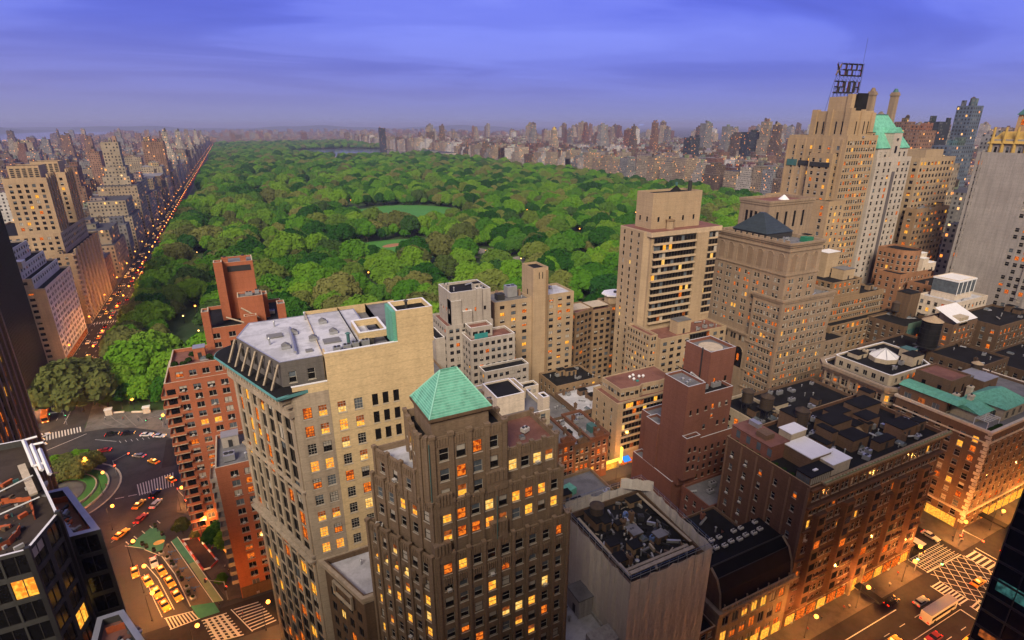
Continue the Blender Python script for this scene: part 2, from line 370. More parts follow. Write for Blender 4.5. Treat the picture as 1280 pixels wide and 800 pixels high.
class Bld:
    def __init__(s, name, label, loc, cat='building', group=None, seed=1):
        s.root = thing(name, label, cat, (loc[0], loc[1], 0), 0, group); s.org = Vector((loc[0], loc[1], 0)); s.root['_o'] = 1
        s.w = MB(); s.rf = MB(); s.roofs = []; s.wins = []; s.acs = []; s.r = random.Random(seed); s.extra = {}
    def facade(s, p0, p1, z0, z1, mat, spec):
        p0 = Vector((p0[0], p0[1], 0)); p1 = Vector((p1[0], p1[1], 0)); d = p1-p0; L = d.length
        if L < 0.05: return
        d /= L; nrm = Vector((d.y, -d.x, 0)); ang = math.atan2(d.y, d.x); i = s.w.mi(mat)
        def P(x, z, y=0.0): q = p0+d*x-nrm*y; return (q.x, q.y, z)
        ivx = []; ivz = []
        if spec and L > spec.w+2*spec.edge:
            if spec.cols: cs = [c*L if c <= 1 else c for c in spec.cols]
            else:
                n = spec.n or max(1, int((L-2*spec.edge)/spec.pitch+0.35)); st = (L-2*spec.edge)/n
                cs = [spec.edge+st*(k+0.5) for k in range(n)]
            for c in cs:
                if spec.pair:
                    tw = spec.pair*spec.w+(spec.pair-1)*spec.gap
                    for q in range(spec.pair): a = c-tw/2+q*(spec.w+spec.gap); ivx.append((a, a+spec.w))
                else: ivx.append((c-spec.w/2, c+spec.w/2))
            ivx = [q for q in ivx if q[0] > 0.1 and q[1] < L-0.1]
            z = z1-spec.top-spec.h; lim = (spec.bot if spec.bot is not None else z0)+0.2; k = 0
            while z > lim and k < spec.nrow: ivz.append((z, z+spec.h)); z -= spec.fh; k += 1
            ivz.reverse()
        if not ivx or not ivz:
            s.w.face([P(0, z0), P(L, z0), P(L, z1), P(0, z1)], mat); return
        xs = [0.0]; 
        for a, b in ivx: xs += [a, b]
        xs.append(L)
        zs = [z0]
        for a, b in ivz: zs += [a, b]
        zs.append(z1)
        # solid strips between the window rows, then the piers of each row
        for k in range(0, len(zs)-1, 2): s.w.face([P(0, zs[k]), P(L, zs[k]), P(L, zs[k+1]), P(0, zs[k+1])], mat)
        rc = spec.rec
        for k in range(1, len(zs)-1, 2):
            a, b = zs[k], zs[k+1]; x = 0.0
            for (u, v) in ivx:
                if spec.skip and s.r.random() < spec.skip: continue
                s.w.face([P(x, a), P(u, a), P(u, b), P(x, b)], mat)
                s.w.face([P(u, a), P(u, a, rc), P(u, b, rc), P(u, b)], mat); s.w.face([P(v, a, rc), P(v, a), P(v, b), P(v, b, rc)], mat)
                s.w.face([P(u, a), P(v, a), P(v, a, rc), P(u, a, rc)], mat); s.w.face([P(u, b, rc), P(v, b, rc), P(v, b), P(u, b)], mat)
                x = v
                st = picks(spec, s.r)
                s.wins.append((P((u+v)/2, a), ang, v-u, b-a, spec.style, st))
                if spec.ac and s.r.random() < spec.ac: s.acs.append((P((u+v)/2+(v-u)*0.0, a+0.02, -0.02), ang))
            s.w.face([P(x, a), P(L, a), P(L, b), P(x, b)], mat)
    def block(s, poly, z0, z1, mat, spec=None, faces=None, par=0.9, roof=M_TAR, cap=None, pt=0.35, cornice=None, noroof=False):
        """a storeyed mass; `spec` for every face unless faces[i] says otherwise (None = blank)"""
        n = len(poly)
        for k in range(n):
            sp = spec if not faces or k not in faces else faces[k]
            s.facade(poly[k], poly[(k+1) % n], z0, z1, mat, sp)
        if noroof: return
        inner = offset(poly, -pt); zr = z1-par
        for k in range(n):
            a, b = poly[k], poly[(k+1) % n]; c, d = inner[k], inner[(k+1) % n]
            s.w.face([(*a, z1), (*b, z1), (*d, z1), (*c, z1)], cap or mat)
            s.w.face([(*d, zr), (*c, zr), (*c, z1), (*d, z1)], mat)
        rb = MB(); rb.face([(*q, zr) for q in inner], roof); s.roofs.append(rb)
        if cornice:
            h, o_, cm = cornice; s.w.ring(poly, z1-h*0.5, z1+0.12, o_, -0.002, cm); s.w.ring(poly, z1-h, z1-h*0.55, o_*0.55, -0.002, cm)
    def band(s, poly, z, h, out, mat): s.w.ring(poly, z, z+h, out, -0.003, mat)
    def part(s, name, mb=None):
        """the mesh of a part; call without mb to get a fresh builder that is linked by done()"""
        b = mb or MB(); s.extra.setdefault(name, []).append(b); return b
    def sub(s, name, mb, label=None):
        o = mb.build(name, s.root, tuple(s.org)); 
        if label: o['label'] = label
        return o
    def done(s, most=100):
        o = s.w.build('wall', s.root, tuple(s.org)); s.rf.build('roof', s.root, tuple(s.org))
        for rb in s.roofs: rb.build('roof', s.root, tuple(s.org))
        for nme, l in s.extra.items():
            for b in l: b.build(nme, s.root, tuple(s.org))
        for nme, items in (('window', s.wins), ('air_conditioner', s.acs)):
            sc = []
            for it in items:
                q = to_pix(it[0])
                ins = q is not None and -20 < q[0] < 1300 and -20 < q[1] < 820
                a = it[1]; nx, ny = math.sin(a), -math.cos(a)
                vx, vy = CAM[0]-it[0][0], CAM[1]-it[0][1]
                facing = nx*vx+ny*vy > 0
                sc.append(((0 if ins and facing else 1), q[2] if q else 1e9))
            order = sorted(range(len(items)), key=lambda k: sc[k])
            rest = MB()
            for j, k in enumerate(order):
                it = items[k]
                if nme == 'window': mb, me = window_mesh(*it[2:])
                else: mb, me = AC
                if j < most and sc[k][0] == 0:
                    w = bpy.data.objects.new(nme, me); COL.objects.link(w); w.parent = s.root
                    w.location = Vector(it[0])-s.org; w.rotation_euler = (0, 0, it[1])
                else:
                    rest.add(mb, Matrix.Translation(it[0]) @ Matrix.Rotation(it[1], 4, 'Z'))
            if rest.f:
                w = rest.build(nme, s.root, tuple(s.org)); w['kind'] = 'stuff'
        if '_o' in s.root: del s.root['_o']
        return s.root
    # ---- roof furniture
    def bulkhead(s, x, y, z, w, d, h, mat, roof=M_TAR):
        b = s.part('bulkhead'); b.box(x-w/2, y-d/2, z, x+w/2, y+d/2, z+h, mat, skip='b'); b.box(x-w/2-0.1, y-d/2-0.1, z+h, x+w/2+0.1, y+d/2+0.1, z+h+0.18, roof)
        b.box(x-0.5, y-d/2-0.04, z, x+0.5, y-d/2, z+min(2.1, h*0.8), M_STEEL)
    def airhandler(s, x, y, z, w=2.2, d=1.4, h=1.3, rot=0.0, mat=None):
        b = s.part('air_handler'); mat = mat or M_GALV
        b.box(x-w/2, y-d/2, z+0.25, x+w/2, y+d/2, z+0.25+h, mat, rot); b.box(x-w/2+0.1, y-d/2+0.1, z, x+w/2-0.1, y+d/2-0.1, z+0.25, M_STEEL, rot)
        b.cyl(x-w*0.22, y, z+0.25+h, z+0.45+h, min(w, d)*0.22, M_STEEL, 10); b.cyl(x+w*0.22, y, z+0.25+h, z+0.45+h, min(w, d)*0.22, M_STEEL, 10)
    def vent(s, x, y, z, h=1.0, r=0.16, mat=None):
        b = s.part('vent_pipe'); b.cyl(x, y, z, z+h, r, mat or M_GALV, 8); b.cyl(x, y, z+h, z+h+0.25, r*1.9, mat or M_GALV, 8, r*0.6)
    def duct(s, a, c, z, r=0.35, mat=None):
        b = s.part('duct'); b.bar((a[0], a[1], z+0.6), (c[0], c[1], z+0.6), r, mat or M_GALV, 4)
        for t in (0.1, 0.5, 0.9): x, y = a[0]+(c[0]-a[0])*t, a[1]+(c[1]-a[1])*t; b.box(x-0.08, y-0.08, z, x+0.08, y+0.08, z+0.5, M_STEEL)
    def skylight(s, x, y, z, w, d, mat=None):
        b = s.part('skylight'); b.box(x-w/2, y-d/2, z, x+w/2, y+d/2, z+0.5, M_GALV, skip='b')
        b.frustum(rect(x-w/2, y-d/2, x+w/2, y+d/2), z+0.502, rect(x-w*0.06, y-d/2+0.2, x+w*0.06, y+d/2-0.2), z+0.5+w*0.3, mat or G_BLUE)
    def chimney(s, x, y, z, w, d, h, mat):
        b = s.part('chimney'); b.box(x-w/2, y-d/2, z, x+w/2, y+d/2, z+h, mat, skip='b'); b.box(x-w/2-0.12, y-d/2-0.12, z+h-0.5, x+w/2+0.12, y+d/2+0.12, z+h-0.2, mat)
        b.cyl(x, y, z+h, z+h+0.4, min(w, d)*0.25, M_STEEL, 8)
    def clutter(s, x0, y0, x1, y1, z, n, mat, seed=3):
        r = random.Random(seed)
        for k in range(n):
            x = x0+(x1-x0)*r.random(); y = y0+(y1-y0)*r.random(); q = r.random()
            if q < 0.30: s.vent(x, y, z, 0.6+r.random()*1.0, 0.12+r.random()*0.15)
            elif q < 0.55: s.airhandler(x, y, z, 1.2+r.random()*1.4, 0.9+r.random()*0.8, 0.7+r.random()*0.7, r.choice((0, 0.3, PI/2)))
            elif q < 0.66: s.bulkhead(x, y, z, 1.8+r.random()*2, 1.8+r.random()*1.5, 1.8+r.random()*1.2, mat)
            elif q < 0.78: s.skylight(x, y, z, 1.2+r.random(), 1.6+r.random()*1.5)
            elif q < 0.9: s.duct((x, y), (x+r.uniform(-4, 4), y+r.uniform(-3, 3)), z, 0.22+r.random()*0.12)
            else: s.chimney(x, y, z, 0.9, 0.9, 1.6+r.random()*1.4, mat)

def water_tower(x, y, z, r, h, leg, label, wood=None, cone=None, group='rooftop water tanks'):
    t = thing('water_tower', label, 'water tower', (x, y, z), 0, group); wood = wood or M_WOOD
    b = MB(); b.cyl(0, 0, leg, leg+h, r, wood, 18, r*0.95)
    for k in range(5): b.cyl(0, 0, leg+h*(0.1+0.2*k), leg+h*(0.1+0.2*k)+0.07, r*1.012, M_STEEL, 18)
    b.build('tank', t)
    b = MB(); b.cyl(0, 0, leg+h+0.003, leg+h+r*0.62, r*1.06, cone or M_WOOD, 18, 0.08); b.build('tank_roof', t)
    for a in range(4):
        q = PI/4+a*PI/2; b = MB(); b.bar((r*0.8*math.cos(q), r*0.8*math.sin(q), 0), (r*0.8*math.cos(q), r*0.8*math.sin(q), leg-0.2), 0.14, M_STEEL); b.build('leg', t)
    b = MB()
    for a in range(4):
        q, q2 = PI/4+a*PI/2, PI/4+(a+1)*PI/2
        b.bar((r*0.8*math.cos(q), r*0.8*math.sin(q), 0.2), (r*0.8*math.cos(q2), r*0.8*math.sin(q2), leg-0.4), 0.06, M_STEEL)
    b.box(-r, -r, leg-0.28, r, r, leg-0.003, M_STEEL)
    b.build('brace', t)
    return t
# ------------------------------------------------------------------ wall colours
TAN = wallmat('tan_brick', (0.60, 0.46, 0.265), 0.5, 0.22)
LIME = wallmat('limestone', (0.40, 0.33, 0.25), 0.2, 0.5)
BROWN = wallmat('brown_brick', (0.215, 0.155, 0.105), 0.8, 0.8)
BROWN_D = wallmat('brown_stone_dark', (0.14, 0.092, 0.058), 0.5, 0.6)
ORANGE = wallmat('orange_brick', (0.36, 0.122, 0.062), 0.6, 0.25)
RED = wallmat('red_brick', (0.205, 0.088, 0.062), 0.7, 0.3)
GREYST = wallmat('grey_stone', (0.40, 0.36, 0.32), 0.3, 0.45)
SAND = wallmat('sand_brick', (0.40, 0.30, 0.195), 0.5, 0.3)
SAND_D = wallmat('sand_brick_dark', (0.27, 0.185, 0.11), 0.5, 0.35)
CLUB = wallmat('club_stone', (0.30, 0.225, 0.16), 0.4, 0.45)
ESSX = wallmat('essex_brick', (0.39, 0.28, 0.17), 0.5, 0.3)
HAMP = wallmat('hampshire_brick', (0.46, 0.41, 0.36), 0.4, 0.35)
OSB = wallmat('chocolate_stone', (0.135, 0.072, 0.045), 0.7, 0.45)
OSBW = wallmat('party_wall_brick', (0.205, 0.12, 0.075), 0.7, 0.35)
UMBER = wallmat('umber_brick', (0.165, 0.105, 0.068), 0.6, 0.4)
TERRA = wallmat('terracotta_cream', (0.36, 0.28, 0.205), 0.5, 0.6)
CONC = wallmat('concrete_grey', (0.42, 0.41, 0.40), 0.3, 0.6, course=3.5)
WHITE_B = wallmat('white_brick', (0.64, 0.55, 0.45), 0.3, 0.3)
CREAM = wallmat('cream_stucco', (0.50, 0.42, 0.31), 0.3, 0.35)
MULL = wallmat('spandrel_grey', (0.065, 0.066, 0.064), 0.1, 0.3)
NETTING = flat('debris_netting', (0.42, 0.10, 0.035), 0.8, 0.3, scale=2.0)
BROADWAY = Vector((-0.364, 0.931))

# ------------------------------------------------------------------ tan building with the green copper cornice
b = Bld('office_building', 'tan brick office block with green copper cornice and white flat roof', (10, 100), seed=11)
sw = (3.4, 91.6); nw = (-6.0, 115.6); 
facW = WS(n=7, w=2.5, h=2.95, fh=3.45, sill=0.6, top=1.2, style='w', lit=0.25, edge=1.4, rec=0.45, lits=(0, 1, 1), blind=0.15)
poly = [sw, (9.4, 91.6), (9.4, 119.8), (-2.5, 119.8), (-5.2, 118.6), nw]
b.block(poly, 0, 76.6, LIME, None, {5: facW, 4: WS(n=1, w=1.4, h=2.4, fh=3.45, top=1.4, style='w', edge=0.3), 0: WS(w=1.3, h=1.95, fh=3.6, top=2.7, cols=[0.35, 0.78], style='g', lit=0.45, edge=0.1, lits=(0, 0, 1))}, par=0.2, roof=M_TAR)
# projecting piers, spandrels and entablature of the Broadway front
pr = b.part('pier')
d = Vector((nw[0]-sw[0], nw[1]-sw[1])); L = d.length; d /= L; n_ = Vector((-d.y, d.x))
for k in range(8):
    t = 1.0+(L-2.2)*k/7; c = Vector(sw)+d*t; hw = 0.62 if k in (0, 7) else 0.34
    q = [c-d*hw, c+d*hw, c+d*hw+n_*0.25, c-d*hw+n_*0.25]; q = [(p.x, p.y) for p in (q[3], q[2], q[1], q[0])][::-1]
    pr.prism(q, 8, 72.6, LIME)
    if 0 < k < 7: pr.cyl(c.x+n_.x*0.25, c.y+n_.y*0.25, 44.0, 71.5, 0.26, LIME, 10)
ent = b.part('stone_trim')
for z, h, o in ((72.6, 1.2, 0.95), (42.4, 0.5, 0.75), (41.4, 0.5, 1.25), (57.0, 0.35, 0.62), (74.6, 0.5, 1.3)):
    a = Vector(sw); e = Vector(nw); q = [a, a+n_*o, e+n_*o, e]; ent = b.part('stone_trim'); ent.prism([(p.x, p.y) for p in q], z, z+h, LIME)
# bracketed copper cornice, rounded at the north end
COP_B = flat('copper_blue', (0.09, 0.25, 0.26), 0.6, 0.25)
cor = b.part('cornice'); out = []; A = Vector(sw)-d*0.3+n_*2.6; Bp = Vector(nw)+n_*2.6
out = [(A.x, A.y), (Bp.x, Bp.y)]
cx, cyy = nw[0]+1.2, nw[1]+1.6
for a in range(1, 7):
    q = math.atan2(n_.y, n_.x)-a*R(18); out.append((nw[0]+2.6*math.cos(q)+0.6*a*0.35, nw[1]+2.6*math.sin(q)+0.7*a*0.5))
inn = [(-1.0, 120.6), (-1.4, 116.8), (5.2, 95.2), (6.6, 91.75)]
pc = out+inn; pc = [tuple(p) for p in pc][::-1]
cor.prism(pc, 76.75, 77.35, COP_B, top=M_TAR); 
lip = offset(pc, 0.12)
fr = b.part('cornice_lip')
for i in range(len(out)-1):
    a, e = Vector(out[i]), Vector(out[i+1]); fr.bar((a.x, a.y, 77.1), (e.x, e.y, 77.1), 0.24, COP_B, 6)
fr.bar((A.x, A.y, 77.2), (sw[0]+0.4, sw[1]-0.25, 77.1), 0.24, COP_B, 6)
br = b.part('bracket')
for k in range(22):
    t = 0.6+(L-1.2)*k/21; c = Vector(sw)+d*t; q = [c-d*0.2, c-d*0.2+n_*2.1, c+d*0.2+n_*2.1, c+d*0.2]
    br.prism([(p.x, p.y) for p in q][::-1], 75.4, 76.7, LIME)
# tan south wall: solid party wall with scattered windows
g = dict(w=1.3, h=1.95, fh=3.6, top=7.0, style='g', lit=0.45, lits=(0, 0, 1, 2), blind=0.4)
w2 = WS(cols=[3.2, 7.4], **g)
def tanwin(x, z, w=1.3, h=1.95, st=None, style='g'):
    pass
south = [(sw[0]+6.0, 91.6), (28.6, 91.6)]
b.block([(9.42, 91.6), (16.2, 91.6), (16.2, 119.8), (9.42, 119.8)], 0, 82.4, TAN, None, {0: WS(cols=[0.28, 0.71], w=1.3, h=2.0, fh=3.6, top=8.5, style='g', lit=0.5, lits=(0, 0, 1, 2), blind=0.3, edge=0.1)}, noroof=True)
b.block([(16.2, 91.6), (22.2, 91.6), (22.2, 119.8), (16.2, 119.8)], 0, 82.4, TAN, None, {0: WS(cols=[0.17, 0.49, 0.82], w=0.95, h=2.1, fh=3.6, top=8.4, style='p', lit=0.03, blind=0.03, edge=0.1)}, noroof=True)
b.block([(22.2, 91.6), (28.6, 91.6), (28.6, 119.8), (22.2, 119.8)], 0, 82.4, TAN, None, {0: WS(cols=[0.55], w=1.2, h=1.5, fh=7.2, top=9.0, style='s', lit=0.9, lits=(3, 1))}, noroof=True)
b.block([(22.2, 91.6), (28.9, 91.6), (28.9, 97.5), (22.2, 97.5)], 82.4, 89.1, TAN, None, par=0.9, roof=M_TAR, cap=M_WHT)
k = b.part('stair_flue'); k.box(21.5, 91.75, 82.4, 22.15, 97.0, 89.0, M_COPPER)
# parapets and penthouse
pp = b.part('parapet')
pp.box(9.4, 91.62, 82.402, 22.2, 92.0, 83.3, TAN, skip='b'); pp.box(9.4, 91.58, 83.3, 22.2, 92.04, 83.42, M_WHT); pp.box(9.42, 92.0, 76.6, 9.75, 94.2, 83.3, TAN)
pp.box(3.6, 91.62, 76.602, 9.4, 91.95, 78.2, TAN); pp.box(3.5, 91.56, 78.2, 9.4, 92.0, 78.32, M_WHT)
b.rf.face([(22.2, 97.5, 82.0), (28.6, 97.5, 82.0), (28.6, 119.8, 82.0), (22.2, 119.8, 82.0)], M_GREY)
b.rf.face([(9.75, 92.0, 80.4), (22.2, 92.0, 80.4), (22.2, 119.8, 80.4), (9.75, 119.8, 80.4)], M_GREY)
PENT = wallmat('penthouse_grey', (0.13, 0.12, 0.115), 0.3, 0.4)
ph = [(2.4, 94.4), (9.3, 94.4), (19.5, 99.5), (19.5, 118.6), (-1.6, 118.6), (-4.0, 110.6)]
b.block(ph, 76.6, 82.0, PENT, None, {0: WS(cols=[0.25, 0.7], w=1.1, h=1.9, fh=6, top=2.0, style='s', lit=0), 5: WS(n=6, w=1.5, h=1.9, fh=6, top=1.6, style='w', lit=0.35)}, par=0.05, roof=M_WHITE, cap=M_GALV, pt=0.25)
bc = b.part('strut')
for k in range(7):
    t = k/6; x = 2.4+(-4.0-2.4)*t; y = 94.4+(110.6-94.4)*t
    bc.bar((x-0.25, y-0.1, 81.7), (x-1.9, y-0.8, 77.5), 0.22, LIME)
for (x, y) in ((4, 101), (9, 103), (13, 105), (6, 108), (12, 112)): b.skylight(x, y, 82.0, 1.5, 1.5, M_GREY)
b.duct((5.2, 96.5), (5.6, 110), 82.0, 0.3, M_GALV); 
for (x, y) in ((12.2, 96.2), (14.0, 96.6), (15.6, 97.2), (13.0, 94.2), (17.5, 97.5)): b.airhandler(x, y, 80.6 if y < 98 else 82, 1.4, 1.2, 1.6, 0)
b.vent(14.6, 98.0, 81.4, 2.6, 0.3, M_COPPER_D); b.vent(1.5, 104, 82, 1.2); b.vent(3, 114, 82, 1); b.vent(9, 115.5, 82, 1.5); b.vent(25, 95, 88.2, 1.4, 0.25, M_STEEL)
k = b.part('roof_house'); k.ring(rect(16.8, 99.2, 22.1, 107.0), 81.9, 83.2, 0.0, 0.35, TAN); k.ring(rect(16.8, 99.2, 22.1, 107.0), 83.2, 83.32, 0.05, 0.4, M_WHT)
k = b.part('roof_pad')
for (x0, y0, x1, y1) in ((10.5, 99.5, 13.5, 101.8), (1.2, 107, 4.0, 109), (7.0, 97, 8.2, 98)): k.box(x0, y0, 82.0, x1, y1, 82.28, M_GREY)
b.done()

# ------------------------------------------------------------------ narrow ornate infill next to it
b = Bld('infill_building', 'dark ornate low infill block with grey gravel roof wedged between two towers', (10, 86), seed=12)
poly = [(9.6, 79.2), (16, 79.2), (16, 91.2), (4.6, 91.2)]
b.block(poly, 0, 41.6, BROWN_D, None, {3: WS(n=4, w=1.5, h=2.2, fh=3.6, top=5.2, style='w', lit=0.05)}, par=1.0, roof=M_WHITE, cornice=(1.4, 0.7, LIME))
k = b.part('relief_panel'); A = Vector((9.3, 79.0)); dd = Vector((-5.0, 12.2)).normalized(); nn = Vector((-dd.y, dd.x))
for s0, s1, z0, z1 in ((3.2, 9.4, 36.6, 36.9), (3.2, 9.4, 39.4, 39.7), (3.2, 3.5, 36.9, 39.4), (9.1, 9.4, 36.9, 39.4)):
    q = [A+dd*s0, A+dd*s1, A+dd*s1+nn*0.45, A+dd*s0+nn*0.45]; k.prism([(p.x, p.y) for p in q], z0, z1, LIME)
b.airhandler(13, 84, 40.7, 0.9, 0.9, 0.6); b.vent(11, 88, 40.7); b.done()

# ------------------------------------------------------------------ brown art deco tower with the green pyramid roof
b = Bld('deco_tower', 'brown brick stepped tower with green copper hipped roof', (30, 72), seed=13)
wd = dict(style='s', blind=0.55, ac=0.10, lits=(0, 0, 2, 1))
kS = WS(n=9, w=1.25, h=1.75, fh=3.3, top=1.7, lit=0.23, edge=0.9, **wd)
kW = WS(n=6, w=1.0, h=1.75, fh=3.3, top=1.7, lit=0.42, edge=0.9, style='s', blind=0.5, lits=(0, 2), ac=0.05)
kE = WS(n=4, w=1.2, h=1.75, fh=3.3, top=1.7, lit=0.2, **wd)
wdir = Vector((-0.47, 0.88))
def wpt(x, y, t): return (x+wdir.x*t, y+wdir.y*t)
t1 = [(18.8, 65.2), (42.9, 65.2), (42.9, 79.6), wpt(18.8, 65.2, 15.6)]; t1[3] = (t1[3][0], t1[3][1])
b.block(t1, 0, 57.6, BROWN, kS, {2: None, 3: kW, 1: kE}, par=1.2)
t2 = [(19.6, 66.0), (42.0, 66.0), (42.0, 79.0), wpt(19.6, 66.0, 14.2)]
b.block(t2, 56.4, 66.6, BROWN, WS(n=9, w=1.25, h=1.75, fh=3.3, top=1.8, lit=0.48, edge=0.7, **wd), {2: None, 3: WS(n=5, w=1.0, h=1.75, fh=3.3, top=1.8, lit=0.4, **wd)}, par=1.1)
t2b = [(31.4, 66.9), (41.2, 66.9), (41.2, 76.5), (31.4, 76.5)]
b.block(t2b, 65.4, 72.4, BROWN, WS(n=4, w=1.3, h=1.75, fh=3.3, top=2.2, lit=0.45, edge=0.5, **wd), par=1.0, roof=M_REDR)
t2c = [(17.9, 68.5), (22, 68.5), (22, 78.4), (13.6, 78.4)]
b.block(t2c, 65.4, 71.4, BROWN, None, {3: WS(n=3, w=1.0, h=1.7, fh=3.3, top=2, lit=0.2, **wd)}, par=1.0, roof=M_WHITE)
t3 = [(19.4, 66.6), (31.8, 66.6), (31.8, 76.8), (18.8, 76.8), (18.2, 68.4)]
b.block(t3, 65.2, 77.6, BROWN, WS(n=4, w=1.3, h=1.9, fh=3.5, top=2.0, lit=0.3, edge=0.9, **wd), {2: None}, par=1.2)
t4 = [(20.2, 67.5), (29.2, 67.5), (29.2, 75.2), (19.9, 75.2)]
b.block(t4, 76.4, 80.4, BROWN, None, par=0.0)
# copper hip
h = b.part('hip_roof'); e = offset(t4, 0.35); zt, zb = 85.8, 80.45; r0, r1 = (23.2, 71.4), (25.8, 71.4)
hp = lambda p: (p[0], p[1], zb)
R0, R1 = (*r0, zt), (*r1, zt)
h.face([hp(e[0]), hp(e[1]), R1, R0], M_COPPER); h.face([hp(e[1]), hp(e[2]), R1], M_COPPER); h.face([hp(e[2]), hp(e[3]), R0, R1], M_COPPER); h.face([hp(e[3]), hp(e[0]), R0], M_COPPER)
h.ring(e, zb-0.5, zb-0.003, 0.1, 0.5, BROWN_D)
SEAM = flat('copper_seam', (0.26, 0.58, 0.46), 0.6, 0.1)
ri = b.part('roof_seam')
for pa, pb in ((e[0], R0), (e[1], R1), (e[2], R1), (e[3], R0)): ri.bar((pa[0], pa[1], zb), pb, 0.12, SEAM, 6)
ri.bar(R0, R1, 0.14, M_COPPER, 6)
for (pa, pc, n0, n1) in ((e[0], e[1], R0, R1), (e[3], e[0], R0, R0), (e[1], e[2], R1, R1)):
    for q in range(1, 17):
        f_ = q/17; a = Vector((*pa, zb)).lerp(Vector((*pc, zb)), 0); l0 = Vector((*pa, zb)).lerp(Vector(n0), f_); l1 = Vector((*pc, zb)).lerp(Vector(n1), f_)
        ri.bar(l0, l1, 0.05, SEAM, 3)
# piers, crenellated parapets and corbelled aprons
pi_ = b.part('pier_trim'); cr = b.part('parapet_trim')
def piers(p0, p1, n, z0, z1, w=0.5, dpt=0.35, skip_end=False):
    p0 = Vector(p0); p1 = Vector(p1); dv = p1-p0; L_ = dv.length; dv /= L_; nv = Vector((dv.y, -dv.x))
    for k_ in range(n+1):
        c = p0+dv*(0.45+(L_-0.9)*k_/n); q = [c-dv*w/2, c-dv*w/2+nv*dpt, c+dv*w/2+nv*dpt, c+dv*w/2]
        pi_.prism([(p.x, p.y) for p in q], z0, z1, BROWN)
        q = [c-dv*(w/2+0.12)-nv*0.3, c-dv*(w/2+0.12)+nv*(dpt+0.1), c+dv*(w/2+0.12)+nv*(dpt+0.1), c+dv*(w/2+0.12)-nv*0.3]
        cr.prism([(p.x, p.y) for p in q], z1, z1+0.55, BROWN)
    # fluted parapet panels between the piers
    m = int(L_/0.42)
    for k_ in range(m):
        c = p0+dv*(0.25+(L_-0.5)*k_/max(1, m-1)); q = [c-dv*0.09, c-dv*0.09+nv*0.14, c+dv*0.09+nv*0.14, c+dv*0.09]
        pi_.prism([(p.x, p.y) for p in q], z1-1.5, z1-0.25, BROWN)
piers(t1[0], t1[1], 9, 2, 57.6); piers(t1[3], t1[0], 6, 2, 57.6); piers(t1[1], t1[2], 4, 2, 57.6)
piers(t2[0], t2[1], 9, 57.0, 66.6, 0.45, 0.3); piers(t2[3], t2[0], 5, 57.0, 66.6, 0.45, 0.3)
piers(t2b[0], t2b[1], 4, 66.0, 72.4, 0.45, 0.25); piers(t2b[1], t2b[2], 4, 66.0, 72.4, 0.45, 0.25)
piers(t3[0], t3[1], 4, 66.0, 77.6, 0.7, 0.3); piers(t3[4], t3[0], 1, 66.0, 77.6, 0.5, 0.25); piers(t3[1], t3[2], 3, 70.0, 77.6, 0.6, 0.25); piers(t3[3], t3[4], 3, 66, 77.6, 0.5, 0.25)
piers(t2c[3], t2c[0], 3, 66, 71.4, 0.45, 0.25)
# buttress blocks that interrupt the south face
for (x0, x1, z) in ((28.0, 31.6, 69.6), (19.9, 22.4, 68.0), (28.4, 31.2, 60.6), (18.9, 21.6, 59.8)):
    bb = b.part('bay')
    bb.box(x0, 65.0 if z < 62 else 65.75, z-3.4, x1, 66.6, z, BROWN)
    for q in range(5): x = x0+(x1-x0)*(q+0.5)/5; bb.box(x-0.13, (65.0 if z < 62 else 65.75)-0.2, z-1.6, x+0.13, (65.0 if z < 62 else 65.75)+0.05, z+0.35, BROWN)
for q in range(9):
    x = 19.7+22.3*(q+0.5)/9; ap = b.part('corbel')
    for s in range(5): ap.box(x-0.9+s*0.36, 64.86, 52.3-0.15*abs(s-2), x-0.66+s*0.36, 65.19, 53.4, BROWN)
for q in range(6):
    c = Vector(t1[0])+wdir*(1.2+13.4*(q+0.5)/6); ap = b.part('corbel')
    for s in range(3): ap.box(c.x-0.5, c.y-0.4+s*0.35, 52.0, c.x+0.02, c.y-0.2+s*0.35, 53.4, BROWN)
b.airhandler(16.0, 75.2, 66.6-1.1, 0.9, 1.2, 1.1, 1.1, M_AC); b.airhandler(17.2, 72.2, 65.5, 0.9, 1.0, 1.0, 1.1, M_AC); b.airhandler(13.2, 77.0, 56.5, 1.0, 1.3, 0.9, 1.1, M_AC)
b.airhandler(37.5, 71.5, 71.4, 1.3, 1.0, 0.7, 0.4, M_AC); b.airhandler(32.3, 74.3, 76.5, 1, 1, 0.9, 0, M_AC); b.skylight(36.2, 70.0, 71.4, 0.8, 0.8)
k = b.part('drainpipe'); k.bar((29.2, 64.72, 58.0), (29.2, 64.72, 66.0), 0.08, M_COPPER_D, 6); k.bar((19.3, 66.3, 66), (19.3, 66.3, 77), 0.08, M_COPPER_D, 6)
b.done()

# ------------------------------------------------------------------ orange brick apartment house (park corner)
b = Bld('apartment_building', 'orange brick apartment house with terraced top and balconies at the park corner', (-12, 185), seed=14)
oS = WS(pitch=3.1, w=1.7, h=1.5, fh=2.85, top=1.5, style='c', lit=0.12, blind=0.5, ac=0.45, lits=(0, 1, 1), edge=2.6)
m1 = [(-25.6, 165), (-3, 165), (-3, 183), (-25.6, 183)]
b.block(m1, 0, 53.0, ORANGE, oS, {2: None}, par=1.1, roof=M_REDR, cap=CREAM)
m2 = [(-24.0, 167.6), (-3, 167.6), (-3, 182), (-24.0, 182)]
b.block(m2, 51.9, 56.6, ORANGE, WS(pitch=3.1, w=1.6, h=1.5, fh=2.85, top=1.8, style='c', lit=0.1, blind=0.5), {2: None}, par=1.0, roof=M_REDR, cap=CREAM)
t = [(-14.4, 180), (8.5, 180), (8.5, 204), (-14.4, 204)]
